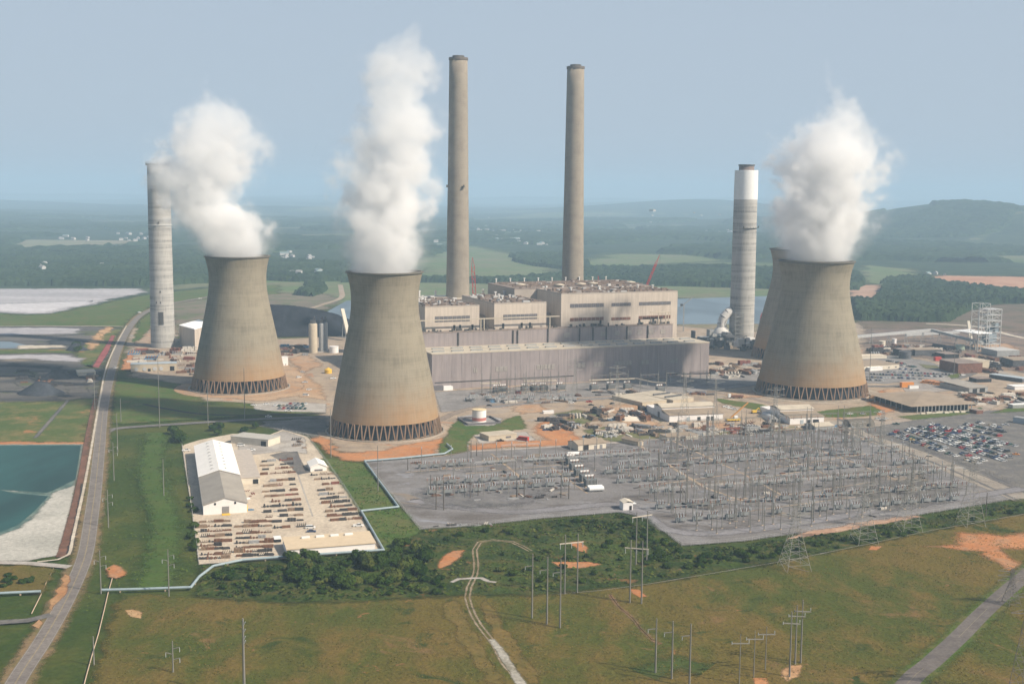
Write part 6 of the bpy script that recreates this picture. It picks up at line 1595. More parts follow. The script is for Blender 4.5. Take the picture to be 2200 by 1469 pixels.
for i, (p, q, o) in enumerate([((1852, 817), (1900, 819), .9), ((1851, 811), (1985, 815), .92), ((1868, 805), (2030, 810), .92), ((1905, 800), (2042, 806), .9), ((1930, 793), (1975, 797), .8), ((1930, 785), (1968, 790), .9), ((1905, 777), (1945, 783), .9)]):
    car_row(p, q, LB, i, o, sp=2.7, group=gb)
for i, (p, q, o) in enumerate([((588, 872), (655, 874), .85), ((596, 878), (660, 879), .7), ((620, 868), (662, 869), .7)]):
    car_row(p, q, 'lot below the far left tower', i, o, sp=3.0, group='cars in the lot below the far left tower')
VEH = [('saloon', 'white', 545, 871, .2, 'white car at the left end of the lot below the far left tower'), ('saloon', 'white', 572, 869, .2, 'white car alone in front of the lot below the far left tower'),
 ('pickup', 'white', 620, 884, .1, 'white pickup on the near edge of the lot below the far left tower'), ('saloon', 'white', 577, 896, .05, 'white car driving on the access road'),
 ('van', 'white', 642, 812, .6, 'white van right of the far left tower'), ('pickup', 'silver', 655, 822, .5, 'silver pickup right of the far left tower'), ('saloon', 'white', 664, 838, .3, 'white car right of the far left tower, lower down'),
 ('pickup', 'white', 716, 814, .3, 'white pickup beside the nearest tower near the yellow-topped tank'), ('saloon', 'silver', 650, 800, .2, 'silver car beside the pale block'),
 ('van', 'white', 657, 850, -.2, 'white van with trailer beside the far left tower'), ('pickup', 'white', 400, 969, .2, 'white pickup at the upper left corner of the storage yard'),
 ('pickup', 'white', 530, 974, .1, 'white pickup near the annex of the storage yard'), ('pickup', 'white', 540, 968, .3, 'white pickup behind the annex in the storage yard'), ('van', 'white', 518, 958, .1, 'white van beside the pale flat-roofed shed'),
 ('pickup', 'white', 535, 1020, .7, 'white pickup by the side of the grey-brown warehouse'), ('pickup', 'tan', 537, 1032, .2, 'tan pickup by the side of the grey-brown warehouse'),
 ('pickup', 'white', 770, 1131, .1, 'white pickup above the right end of the long cream-roofed shed'), ('van', 'white', 667, 1135, .1, 'white van in the yard above the long cream-roofed shed'), ('saloon', 'dark blue', 669, 1143, .1, 'dark blue car beside the white van in the storage yard'),
 ('pickup', 'white', 1193, 858, .1, 'left one of two white vehicles at the pipe bridge before the turbine hall'), ('pickup', 'white', 1212, 858, .1, 'right one of two white vehicles at the pipe bridge before the turbine hall'),
 ('van', 'white', 1227, 866, .1, 'white van heading a dark flatbed in the middle yard'), ('pickup', 'red', 1266, 864, .1, 'red pickup in the middle yard'), ('saloon', 'black', 1270, 871, .1, 'black car below the red pickup in the middle yard'),
 ('saloon', 'silver', 1293, 875, .8, 'silver car alone in the middle yard'), ('saloon', 'black', 1315, 868, .8, 'black car upper middle yard, right of the silver one'), ('pickup', 'dark blue', 1362, 862, .1, 'dark blue truck beside the flat tan-roofed hall'),
 ('saloon', 'black', 1051, 872, 0, 'black car on the road above the fuel tank'), ('pickup', 'black', 1075, 948, 0, 'black pickup in front of the tan cabin'), ('saloon', 'dark blue', 1172, 925, .2, 'dark car on the clay right of the tan cabin'),
 ('pickup', 'white', 1560, 875, .1, 'left white pickup beside the crane behind the larger workshop'), ('pickup', 'white', 1570, 878, .1, 'right white pickup beside the crane behind the larger workshop'), ('saloon', 'silver', 1578, 880, .1, 'silver car beside the crane behind the larger workshop'),
 ('saloon', 'white', 1826, 890, .1, 'left of three cars below the right-hand tower'), ('saloon', 'silver', 1854, 890, .1, 'middle of three cars below the right-hand tower'), ('saloon', 'white', 1894, 887, .1, 'right of three cars below the right-hand tower'),
 ('van', 'white', 1887, 902, .1, 'white van at the top of the gravel track'), ('saloon', 'black', 1896, 904, .1, 'black car at the top of the gravel track'), ('saloon', 'white', 1903, 901, .1, 'white car at the top of the gravel track'),
 ('pickup', 'dark green', 1925, 912, -.3, 'dark green pickup at the top of the parking lot'), ('saloon', 'white', 2125, 866, .4, 'white car beside the brown wooden hut'), ('van', 'white', 2068, 807, .4, 'white van at the road bend behind the rear car park'),
 ('pickup', 'silver', 2160, 914, -.2, 'silver pickup alone at the top right of the parking lot'), ('pickup', 'white', 1900, 760, .2, 'white pickup on the road behind the office roof'), ('pickup', 'white', 1652, 934, .05, 'white pickup at the top edge of the substation'),
 ('saloon', 'orange', 2183, 977, -.2, 'orange car at the right end of the parking lot'), ('saloon', 'yellow', 1958, 946, -.2, 'yellow car in the near row of the parking lot'), ('saloon', 'red', 2165, 955, .9, 'red car alone at the right of the parking lot'),
 ('saloon', 'white', 248, 751 + 40, .9, 'white car on the left-hand road'), ('pickup', 'white', 430, 642, .3, 'white truck on the far road behind the grey banded chimney'), ('van', 'white', 300, 672, .6, 'white van on the far bend of the left-hand road')]
for (kd, c, x, y, rt, lab) in VEH: car(kd, c, G(x, y), rt, lab)
for c_ in cars.values(): finish(c_)
def mk_bus_v(col, label, loc, rot, L=11):
    t = thing('school_bus' if 'bus' in label else 'box_truck', label, 'bus' if 'bus' in label else 'truck', loc, rot, 'orange buses' if 'bus' in label else None)
    k = MB(); profile(k, [(-L / 2, .5), (L / 2, .5), (L / 2, 1.5), (L / 2 - 1.2, 1.7), (L / 2 - 1.5, 2.9), (-L / 2, 2.9)], 2.4); k.build('body', col, t)
    MB().box(-.8, 0, 1.8, L * .8, 2.46, .6).build('windows', M_WIN, t)
    for x in (-L * .32, L * .34):
        for y in (-1.1, 1.1): MB().tube((x, y - .15, .5), (x, y + .15, .5), .5, .5, 10).build('wheel', M_TYRE, t)
for i, (x, y) in enumerate([(1996, 822), (2003, 824), (2010, 826), (2018, 828), (2026, 827), (1990, 824)]): mk_bus_v(CM['orange'] if i != 5 else CM['orange'], f'orange bus, {nth(i)} of the row behind the big open-sided hall', G(x, y), R(160))
def box_stack(name, label, loc, rot, dims, mat, mat2=None, cat='container'):
    t = thing(name, label, cat, loc, rot); L, w_, h = dims
    MB().box(0, 0, .2, L, w_, h).build('body', mat, t); MB().box(0, 0, h + .2, L + .1, w_ + .1, .15).build('roof', mat2 or mat, t)
    MB().box(L / 2 + .03, 0, .5, .1, w_ * .8, h * .8).build('door', M_GREYMETAL, t)
box_stack('container', 'big orange container left of the orange buses', G(1948, 832), R(12), (12, 4, 4.5), CM['orange'])
box_stack('container', 'pale container in front of the big orange container', G(1962, 835), R(12), (9, 3, 3), M_WHITE, CM['tan'])
box_stack('container', 'red container half hidden behind the nearest car park road', G(2014, 775), R(12), (7, 4, 4), M_RED)
mk_bus_v(M_RED, 'red tanker truck with a white cab beside the tan cabin', G(1123, 946), R(150), 9)
# yellow mobile crane and diggers near the workshop
P = G(1575, 905); t = thing('mobile_crane', 'yellow mobile crane with a raised boom beside the larger workshop', 'crane', P, R(15))
MB().box(0, 0, 1, 11, 2.8, 1.3).build('chassis', CM['yellow'], t); MB().box(2, 0, 2.3, 3, 2.4, 2).build('cab', M_WHITE, t)
MB().bar((-2, 0, 3), (13, 2, 14), .9).build('boom', paint('boom_orange', (.45, .22, .06)), t)
for x in (-4, -1.3, 1.3, 4):
    for y in (-1.3, 1.3): MB().tube((x, y - .2, .6), (x, y + .2, .6), .6, .6, 10).build('wheel', M_TYRE, t)
P = G(1620, 888); t = thing('digger', 'yellow digger on the tan ground left of the arched shed', 'digger', P, .3)
MB().box(0, 0, .9, 3.6, 2.6, 1.8).build('cab', CM['yellow'], t); MB().box(0, -1.3, 0, 4.2, .6, .9).box(0, 1.3, 0, 4.2, .6, .9).build('track', M_TYRE, t)
MB().bar((1, 0, 2), (4, 0, 4.4), .5).bar((4, 0, 4.4), (6.4, 0, .8), .4).build('arm', CM['yellow'], t)
P = G(1583, 855); t = thing('dump_truck', 'white and rust truck on the curved road left of the right-hand tower', 'truck', P, .1)
MB().box(0, 0, 1, 11, 2.8, 1.6).build('bed', M_RUST, t); MB().box(-6.5, 0, .8, 2.2, 2.6, 3).build('cab', M_WHITE, t)
for x in (-6, -3, 2, 4):
    for y in (-1.3, 1.3): MB().tube((x, y - .2, .6), (x, y + .2, .6), .6, .6, 8).build('wheel', M_TYRE, t)

# stock in the storage yard ---------------------------------------------
M_ST = [paint('stock_rust', (.15, .075, .045), var=.4, scale=1), paint('stock_dark', (.05, .045, .045), var=.4, scale=1), paint('stock_brown', (.23, .16, .11), var=.3, scale=1), paint('stock_red', (.20, .07, .05), var=.3, scale=1), paint('stock_grey', (.28, .28, .28), var=.3, scale=1), paint('stock_blue', (.10, .20, .32), var=.2, scale=1), paint('stock_pale', (.5, .46, .4), var=.2, scale=1)]
SN = ['rust-brown', 'dark', 'brown', 'reddish', 'grey', 'blue', 'pale']
def mk_stock(i):
    rng = random.Random(i * 7 + 1); k = MB(); nm = ['pipe_stack', 'beam_stack', 'crate_pile', 'valve_stack', 'coil_stack', 'frame_stack'][i]
    if i == 0:
        for r_ in range(3):
            for j in range(5 - r_): k.tube((-1.6, -.8 + j * .4 + r_ * .2, .2 + r_ * .36), (1.6, -.8 + j * .4 + r_ * .2, .2 + r_ * .36), .19, .19, 6)
    elif i == 1:
        for j in range(8): k.box(rng.uniform(-.3, .3), -.9 + (j % 4) * .55, .1 + (j // 4) * .45, rng.uniform(2.2, 3.4), .3, .38)
    elif i == 2:
        for j in range(6): k.box(-1 + (j % 3) * 1.0, -.4 + (j // 3) * .8, 0, .85, .7, rng.uniform(.6, 1.5), rng.uniform(-.2, .2))
    elif i == 3:
        for j in range(6):
            x, y = -1.2 + (j % 3) * 1.2, -.4 + (j // 3) * .9; k.tube((x, y, 0), (x, y, rng.uniform(.6, 1.4)), .4, .25, 8); k.tube((x - .5, y, .5), (x + .5, y, .5), .2, .2, 6)
    elif i == 4:
        for j in range(4): k.tube((-1.3 + j * .85, -.5, .6), (-1.3 + j * .85, .2, .6), .6, .6, 10)
    else:
        for j in range(5):
            x = -1.4 + j * .7; k.bar((x, -.8, .1), (x + .4, .8, 1.3), .16); k.bar((x, .8, .1), (x + .4, -.8, 1.3), .16)
        k.box(0, 0, 0, 3.2, 1.6, .25)
    o = k.build(nm, M_ST[0]); return tag(o, 'x', 'stock pile')
stk = [mk_stock(i) for i in range(6)]
KD = ['pile of pipes', 'stack of beams', 'row of crates', 'group of valves', 'set of coils', 'stack of frames']
rng = random.Random(31)
def stock(ki, mi, loc, rot, label, group, sc_=None): return dup(stk[ki], loc, rot, label, group, sc_, {'self': M_ST[mi]})
def stock_row(p, q, sp, occ, txt, ri, group, wt=(7, 6, 4, .35, .5, .08, .12), s=(1.05, 1.6)):
    occ = min(.96, occ + .12); sp *= .94
    A_, B_ = G(*p), G(*q); d = B_ - A_; n = max(1, int(d.length / sp)); a = math.atan2(d.y, d.x); j = 0
    for i in range(n):
        if rng.random() > occ: continue
        ki = rng.randrange(6); mi = rng.choices(range(7), wt)[0]; k = rng.uniform(*s)
        stock(ki, mi, A_ + d * ((i + .5 + rng.uniform(-.15, .15)) / n), a + rng.uniform(-.12, .12), f'{SN[mi]} {KD[ki]}, {nth(j)} in the {nth(ri)} row, {txt}', group, (k, k * rng.uniform(.7, 1.0), k * rng.uniform(.7, 1.1))); j += 1
gy = 'steel stock laid out in rows in the storage yard'
for i, y in enumerate([1123, 1133, 1143, 1154, 1166, 1174, 1182, 1193, 1202]): stock_row((430, y), (495, y - 3), 3.4, .85, 'block below the warehouse', i, gy)
for i, y in enumerate([1124, 1133, 1147, 1158, 1168, 1178, 1187, 1196]): stock_row((508, y), (585, y - 3), 3.3, .82, 'block below the yellow ramp', i, gy)
for i, y in enumerate([993, 1002, 1010, 1020, 1036, 1046, 1058, 1068, 1080, 1090, 1101, 1112, 1123, 1136]): stock_row((562 + max(0, i - 3), y), (628 + i * 2, y - 5), 3.8, .72, 'middle block of the storage yard', i, gy)
for i, y in enumerate([1022, 1032, 1043, 1055, 1064, 1073, 1082, 1091, 1100, 1110, 1119]): stock_row((668 + i * 4.2, y), (716 + i * 5.8, y - 4), 3.9, .8, 'right-hand block of the storage yard', i, gy)
CL = [((890, 985), (1230, 1075), 60, 'among the left substation gear', (3, 4, 2, 0, 4, 0, 1), (.7, 1.3)), ((1350, 960), (2000, 1110), 110, 'among the right substation gear', (2, 5, 2, 0, 4, 0, 1), (.6, 1.2)),
      ((1000, 846), (1240, 866), 34, 'cluttered apron before the turbine hall', (2, 5, 1, .5, 4, .3, 1.5), (1.0, 2.6)), ((1250, 842), (1530, 850), 26, 'right apron before the turbine hall', (2, 5, 1, .5, 3, .3, 1), (1.0, 2.4)),
      ((1165, 895), (1240, 925), 30, 'left end of the middle yard', (3, 5, 1, 0, 2, 0, 1), (1.6, 3)),
      ((1235, 880), (1420, 905), 48, 'upper middle yard', (2, 4, 2, 1, 2, .5, 3), (1.4, 3.2)),
      ((1260, 915), (1420, 942), 44, 'lower middle yard', (2, 4, 2, 1, 2, .5, 2), (1.3, 2.8)),
      ((1430, 912), (1650, 935), 60, 'before the two workshops', (3, 4, 2, 1, 2, .6, 4), (1.3, 3)),
      ((1660, 915), (1830, 930), 16, 'below the smaller workshop', (3, 4, 2, 1, 2, .6, 3), (1.2, 2.4)),
      ((285, 752), (420, 780), 44, 'foot of the left banded chimney', (4, 3, 2, 2, 2, 1.5, 4), (1.4, 3.6)),
      ((385, 784), (425, 806), 14, 'left of the far left tower', (4, 3, 2, 2, 2, .5, 3), (1.4, 3)),
      ((590, 742), (665, 766), 24, 'behind the far left tower', (5, 3, 3, 2, 1, .3, 2), (1.6, 3.6)),
      ((1525, 780), (1640, 812), 48, 'right of the turbine hall end', (4, 4, 2, 2, 2, .5, 4), (1.6, 3.8)),
      ((1870, 745), (2060, 765), 55, 'under the long conveyor', (5, 4, 3, 1, 2, .3, 2.5), (1.8, 4.5)),
      ((2060, 768), (2200, 800), 46, 'scrap ground at far right', (6, 5, 3, 1, 1, .3, 2), (2, 4.6)),
      ((2060, 845), (2200, 872), 34, 'right of the open-sided hall', (3, 5, 2, 1, 2, .3, 3), (1.4, 3.4)),
      ((1900, 850), (1945, 872), 7, 'left of the open-sided hall', (3, 5, 2, 1, 2, .3, 3), (1.2, 2.4)),
      ((40, 798), (200, 835), 16, 'coal-dusted ground, far left', (2, 6, 1, 0, 1, 0, 2), (1.3, 3)),
      ((930, 1125), (1080, 1132), 9, 'lower left substation edge', (1, 3, 1, 0, 3, 0, 4), (.8, 1.4)),
      ((500, 1000), (552, 1100), 9, 'right side of the warehouse', (2, 2, 2, 2, 2, 1, 3), (.8, 1.4)),
      ((610, 940), (660, 965), 5, 'top right of the storage yard', (2, 2, 2, 1, 3, 1, 4), (1, 1.8))]
for (p0, p1, n, txt, wt, s) in CL:
    L = []
    for i in range(n): L.append((rng.uniform(p0[0], p1[0]), rng.uniform(p0[1], p1[1])))
    L.sort()
    for j, (x, y) in enumerate(L):
        ki = rng.randrange(6); mi = rng.choices(range(7), wt)[0]; k = rng.uniform(*s)
        stock(ki, mi, G(x, y), rng.choice((ROT, ROT, ROT + 1.57, rng.uniform(0, 3))), f'{SN[mi]} {KD[ki]}, {nth(j)} from the left, {txt}', 'scattered stock and scrap on the plant ground', (k * rng.uniform(.8, 1.6), k, k * rng.uniform(.5, 1)))
for s_ in stk: bpy.data.objects.remove(s_)
# ------------------------------------------------------------------ woods, shrubs, houses
def pip(X, Y, poly):
    r_ = np.zeros(X.shape, bool); n = len(poly)
    for i in range(n):
        x1, y1 = poly[i]; x2, y2 = poly[(i + 1) % n]
        if y1 == y2: continue
        r_ ^= ((y1 > Y) != (y2 > Y)) & (X < (x2 - x1) * (Y - y1) / (y2 - y1) + x1)
    return r_
def woodmat(name, a, b_, s=.05):
    t = NT(name); p = t.pos(); n1 = t.noise(p, s, 5, .7); n2 = t.noise(p, s * .12, 3); n3 = t.noise(p, .5, 3, .7)
    k = t.math('ADD', t.math('MULTIPLY', n1, .6), t.math('MULTIPLY', n2, .4))
    c = t.mix(t.ramp(k, .38, .62), a, b_)
    return t.out(t.bsdf(c, .95, spec=.08, normal=t.bump(n3, .8, 1.5)))
M_WOODS = woodmat('woods_leaves', (.012, .026, .010), (.034, .056, .02))
M_LEAF = woodmat('shrub_leaves', (.014, .036, .005), (.05, .08, .013), .25)
M_LEAF2 = woodmat('shrub_leaves_olive', (.05, .075, .014), (.10, .11, .025), .25)
M_TRUNK = paint('bark', (.08, .06, .045), var=.2)
rs = np.random.RandomState(3)
def canopy(label, poly, step, cell, h, mat=M_WOODS, px=True, name='woods', thr=None, zf=None, holes=()):
    P = [(G(*p).x, G(*p).y) if px else p for p in poly]; xs = [p[0] for p in P]; ys = [p[1] for p in P]
    X, Y = np.meshgrid(np.arange(min(xs) - cell, max(xs) + cell, step), np.arange(min(ys) - cell, max(ys) + cell, step))
    J = rs.uniform(-step * .3, step * .3, X.shape); X = X + J; Y = Y + rs.uniform(-step * .3, step * .3, X.shape)
    Z = np.full(X.shape, 0.0); gx0, gy0 = min(xs) - 3 * cell, min(ys) - 3 * cell
    nx_, ny_ = int((max(xs) - gx0) / cell) + 6, int((max(ys) - gy0) / cell) + 6
    cxs = rs.uniform(0, 1, (ny_, nx_)); cys = rs.uniform(0, 1, (ny_, nx_)); ch = rs.uniform(.55, 1.0, (ny_, nx_)); cr = rs.uniform(.62, 1.0, (ny_, nx_)) * cell
    I = ((X - gx0) / cell).astype(int); Jy = ((Y - gy0) / cell).astype(int)
    for di in (-1, 0, 1):
        for dj in (-1, 0, 1):
            a, b_ = np.clip(I + di, 0, nx_ - 1), np.clip(Jy + dj, 0, ny_ - 1)
            cx, cy_ = gx0 + (a + cxs[b_, a]) * cell, gy0 + (b_ + cys[b_, a]) * cell
            d2 = ((X - cx) ** 2 + (Y - cy_) ** 2) / cr[b_, a] ** 2
            Z = np.maximum(Z, h * ch[b_, a] * np.sqrt(np.clip(1 - d2, 0, 1)))
    wob = np.sin(X * .013 + np.sin(Y * .011) * 2) * cell * 1.5
    M = pip(X + wob * .6, Y + wob, P)
    for hp in holes:
        H = [(G(*p).x, G(*p).y) for p in hp]; M &= ~pip(X, Y, H)
    if thr is not None:
        N = sum(np.sin(X * a + Y * b_ + c) for a, b_, c in ((.0021, .0011, 1), (-.0013, .0027, 2), (.0047, -.0031, 3), (.006, .005, 4), (-.009, .004, 5), (.0016, -.0052, .3)))
        M &= N > thr
    Z = np.where(M, np.maximum(Z, h * .35) + rs.uniform(-.8, .8, X.shape), -1.0)
    if zf is not None:
        base = np.vectorize(zf)(X, Y); Z = Z + base
    keep = M[:-1, :-1] | M[1:, :-1] | M[:-1, 1:] | M[1:, 1:]
    ny, nx = X.shape; idx = np.arange(nx * ny).reshape(ny, nx)
    F = np.stack([idx[:-1, :-1][keep], idx[:-1, 1:][keep], idx[1:, 1:][keep], idx[1:, :-1][keep]], 1)
    used_ = np.unique(F); mp = np.zeros(nx * ny, int); mp[used_] = np.arange(len(used_)); V = np.stack([X.ravel(), Y.ravel(), Z.ravel()], 1)[used_]; F = mp[F]
    me = bpy.data.meshes.new(name); me.from_pydata(V.tolist(), [], F.tolist()); me.materials.append(mat)
    o = bpy.data.objects.new(name, me); COL.objects.link(o); tag(o, label, 'woods', None, 'stuff'); return o
canopy('dense dark woods behind the pale ash basin', [(-400, 546), (20, 545), (200, 540), (330, 535), (470, 540), (600, 560), (760, 570), (760, 602), (690, 604), (640, 604), (560, 600), (460, 608), (310, 613), (-400, 616)], 4.2, 11, 13)
canopy('belt of trees along the far shore of the lake', [(740, 606), (940, 607), (1200, 612), (1460, 616), (1700, 623), (1850, 622), (1850, 590), (1660, 580), (1560, 574), (1400, 578), (1260, 578), (1215, 593), (1060, 603), (900, 602), (860, 590), (740, 590)], 4.2, 11, 13)
canopy('woods on the far side of the green meadow', [(1085, 552), (1130, 548), (1250, 545), (1260, 577), (1215, 580), (1130, 566)], 5, 12, 13)
canopy('dark woods right of the right-hand tower', [(1835, 646), (1880, 650), (1905, 612), (1990, 602), (2040, 613), (2120, 624), (2200, 630), (2500, 640), (2500, 662), (2260, 655), (2150, 652), (2080, 668), (2040, 690), (1990, 692), (1920, 690), (1845, 690)], 3.4, 9, 13)
canopy('thin row of trees between the clay fields', [(1885, 612), (1905, 605), (2000, 600), (1990, 596), (1900, 602)], 4, 10, 10)
canopy('rolling wooded country toward the horizon', [(-2600, 3250), (3000, 3250), (4600, 7800), (-4200, 7800)], 15, 34, 17, px=False, thr=-.6, zf=GZ,
       holes=[[(880, 560), (1010, 526), (1210, 560), (1210, 592), (1050, 602), (880, 602)], [(1255, 562), (1330, 543), (1480, 546), (1580, 560), (1400, 576), (1255, 578)], [(10, 532), (60, 510), (300, 506), (335, 520), (200, 534), (60, 538)]])
canopy('clump of trees behind the coal pile', [(640, 632), (660, 610), (700, 606), (702, 630), (680, 636)], 3.5, 9, 11)
# leafy shrubs and small trees ---------------------------------------------
def mk_shrub(name, seed, w_, h_, n, mat, trunk=False, leaf=.55):
    rng = random.Random(seed); k = MB(); cl = []
    for i in range(7): cl.append((rng.uniform(-.32, .32) * w_, rng.uniform(-.32, .32) * w_, h_ * rng.uniform(.38, .68), rng.uniform(.28, .42) * w_, rng.uniform(.26, .42) * h_))
    for i in range(n):
        cx, cy_, cz, r_, rz = rng.choice(cl); u, v = rng.uniform(0, 6.283), rng.uniform(-.6, 1)
        q = rng.uniform(.78, 1.05); s = math.sqrt(max(0, 1 - v * v)); x, y, z = cx + r_ * s * math.cos(u) * q, cy_ + r_ * s * math.sin(u) * q, max(.1, cz + rz * v * q)
        nrm = Vector((s * math.cos(u) + rng.uniform(-.5, .5), s * math.sin(u) + rng.uniform(-.5, .5), v + rng.uniform(-.3, .7))).normalized()
        e = nrm.orthogonal().normalized(); g = nrm.cross(e); l = leaf * rng.uniform(.6, 1.3); a = rng.uniform(0, 6.28)
        e, g = e * math.cos(a) + g * math.sin(a), g * math.cos(a) - e * math.sin(a); c = Vector((x, y, z))
        k.add([c - e * l, c + g * l * .6, c + e * l, c - g * l * .6], [(0, 1, 2, 3)])
    t = thing(name, 'x', 'tree' if trunk else 'shrub')
    for (cx, cy_, cz, r_, rz) in cl: k.lathe([(.02, cz - rz * .8), (r_ * .7, cz - rz * .3), (r_ * .75, cz + rz * .3), (.02, cz + rz * .8)], 7, cx, cy_)
    me = k.build('crown' if trunk else 'foliage', mat, t)
    k = MB().tube((0, 0, 0), (w_ * .03, 0, h_ * .6), .05 * h_ * .5, .03 * h_ * .5, 6)
    for (cx, cy_, cz, r_, rz) in cl[:4]: k.tube((0, 0, h_ * .2), (cx, cy_, cz), .05, .03, 5)
    k.build('trunk' if trunk else 'stem', M_TRUNK, t)
    return t
shr = [mk_shrub('shrub', i, 4.6, 3.0, 420, (M_LEAF, M_LEAF, M_LEAF2)[i % 3]) for i in range(4)] + [mk_shrub('small_tree', 10 + i, 6.0, 5.2, 700, (M_LEAF, M_LEAF, M_LEAF2)[i], True, .6) for i in range(3)]
rng = random.Random(55)
def scatter(poly, n, txt, group, kinds, s=(.7, 1.3)):
    xs = [p[0] for p in poly]; ys = [p[1] for p in poly]; L = []; tries = 0
    while len(L) < n and tries < n * 60:
        tries += 1; x, y = rng.uniform(min(xs), max(xs)), rng.uniform(min(ys), max(ys))
        if inside((x, y), poly): L.append((x, y))
    L.sort()
    for j, (x, y) in enumerate(L):
        ki = rng.choice(kinds); k = rng.uniform(*s)
        nm = ('olive-green' if ki == 2 else 'dark green') + (' bushy tree' if ki > 3 else ' shrub')
        dup(shr[ki], G(x, y), rng.uniform(0, 6.28), f'{nm}, {nth(j % 59)} from the left, {txt}', group, (k, k, k * rng.uniform(.8, 1.2)))
gs = 'shrubs of the scrub belt'
scatter([(440, 1226), (620, 1212), (640, 1200), (660, 1245), (520, 1255), (440, 1250)], 16, 'left end of the scrub belt', gs, (0, 1, 2, 3))
scatter([(620, 1205), (700, 1200), (700, 1265), (620, 1268)], 22, 'below the long cream-roofed shed', gs, (0, 1, 4, 5, 2))
scatter([(700, 1200), (830, 1192), (830, 1262), (700, 1265)], 34, 'below the cream shed right end', gs, (0, 1, 4, 5, 6, 3))
scatter([(830, 1175), (905, 1168), (925, 1210), (900, 1250), (830, 1258)], 28, 'thicket by the orange clay slip', gs, (4, 5, 6, 0, 1), (.8, 1.3))
scatter([(430, 1255), (980, 1240), (980, 1275), (620, 1290), (430, 1276)], 30, 'lower fringe of the scrub belt', gs, (0, 1, 2, 3), (.45, .9))
scatter([(930, 1145), (1330, 1110), (1380, 1130), (1300, 1150), (1080, 1160), (930, 1165)], 24, 'slope below the left substation field', gs, (0, 1, 2, 3), (.4, .85))
scatter([(1060, 1180), (1340, 1160), (1380, 1240), (1200, 1262), (1080, 1250)], 24, 'around the orange clay patches', gs, (0, 1, 2, 3), (.4, .9))
scatter([(1340, 1130), (1400, 1130), (1470, 1190), (1700, 1180), (1650, 1205), (1400, 1245)], 48, 'dark slope below the substation corner', gs, (0, 1, 3), (.5, 1.0))
scatter([(1700, 1178), (1960, 1140), (2200, 1092), (2200, 1100), (1960, 1148), (1720, 1195)], 26, 'slope along the right substation edge', gs, (0, 1, 3), (.4, .8))
scatter([(404, 1050), (418, 1052), (425, 1205), (412, 1200)], 12, 'the hedge left of the storage yard', gs, (0, 1), (.6, 1.0))
scatter([(0, 1235), (75, 1235), (80, 1262), (0, 1265)], 8, 'above the short blue pipe', gs, (4, 0, 1), (.5, .8))
scatter([(366, 925), (400, 930), (402, 955), (372, 950)], 6, 'clump above the white-roofed warehouse', gs, (4, 5, 0), (.8, 1.2))
scatter([(455, 920), (490, 905), (490, 935), (460, 940)], 4, 'clump left of the pale flat-roofed shed', gs, (4, 5), (.8, 1.1))
scatter([(520, 918), (550, 918), (550, 930), (520, 930)], 3, 'clump behind the pale flat-roofed shed', gs, (4, 0), (.8, 1.1))
scatter([(160, 745), (172, 744), (172, 758), (160, 757)], 2, 'by the dark mound at the ash pond', gs, (4, 5), (1.2, 1.6))
for s_ in shr:
    for k in KIDS[s_.name]: bpy.data.objects.remove(k)
    bpy.data.objects.remove(s_)
# low undergrowth: leaf clumps no one could count
AV = [([(1140, 1185), (1100, 1165), (1060, 1161), (1030, 1166), (1020, 1182), (1023, 1210), (1021, 1235), (1008, 1262), (1004, 1285), (1018, 1325), (1038, 1355), (1062, 1385), (1082, 1425), (1120, 1469), (1160, 1540)], 3.4),
      ([(970, 1252), (1015, 1243), (1066, 1252)], 3), (rr_, 6), ([(945, 1218), (965, 1200), (992, 1186)], 6), ([(1190, 1213), (1285, 1215)], 3.2), ([(1235, 1168), (1255, 1182)], 4), ([(1700, 1154), (1800, 1138), (1970, 1110)], 3.5), ([(1355, 1270), (1388, 1282)], 3), (road_pts, 9)]
def avoid(X, Y):
    M = np.ones(X.shape, bool)
    for pts, r_ in AV:
        P = [G(*p) for p in pts]
        for a, b_ in zip(P[:-1], P[1:]):
            dx, dy = b_.x - a.x, b_.y - a.y; t = np.clip(((X - a.x) * dx + (Y - a.y) * dy) / (dx * dx + dy * dy), 0, 1)
            M &= (X - a.x - t * dx) ** 2 + (Y - a.y - t * dy) ** 2 > r_ * r_
    return M
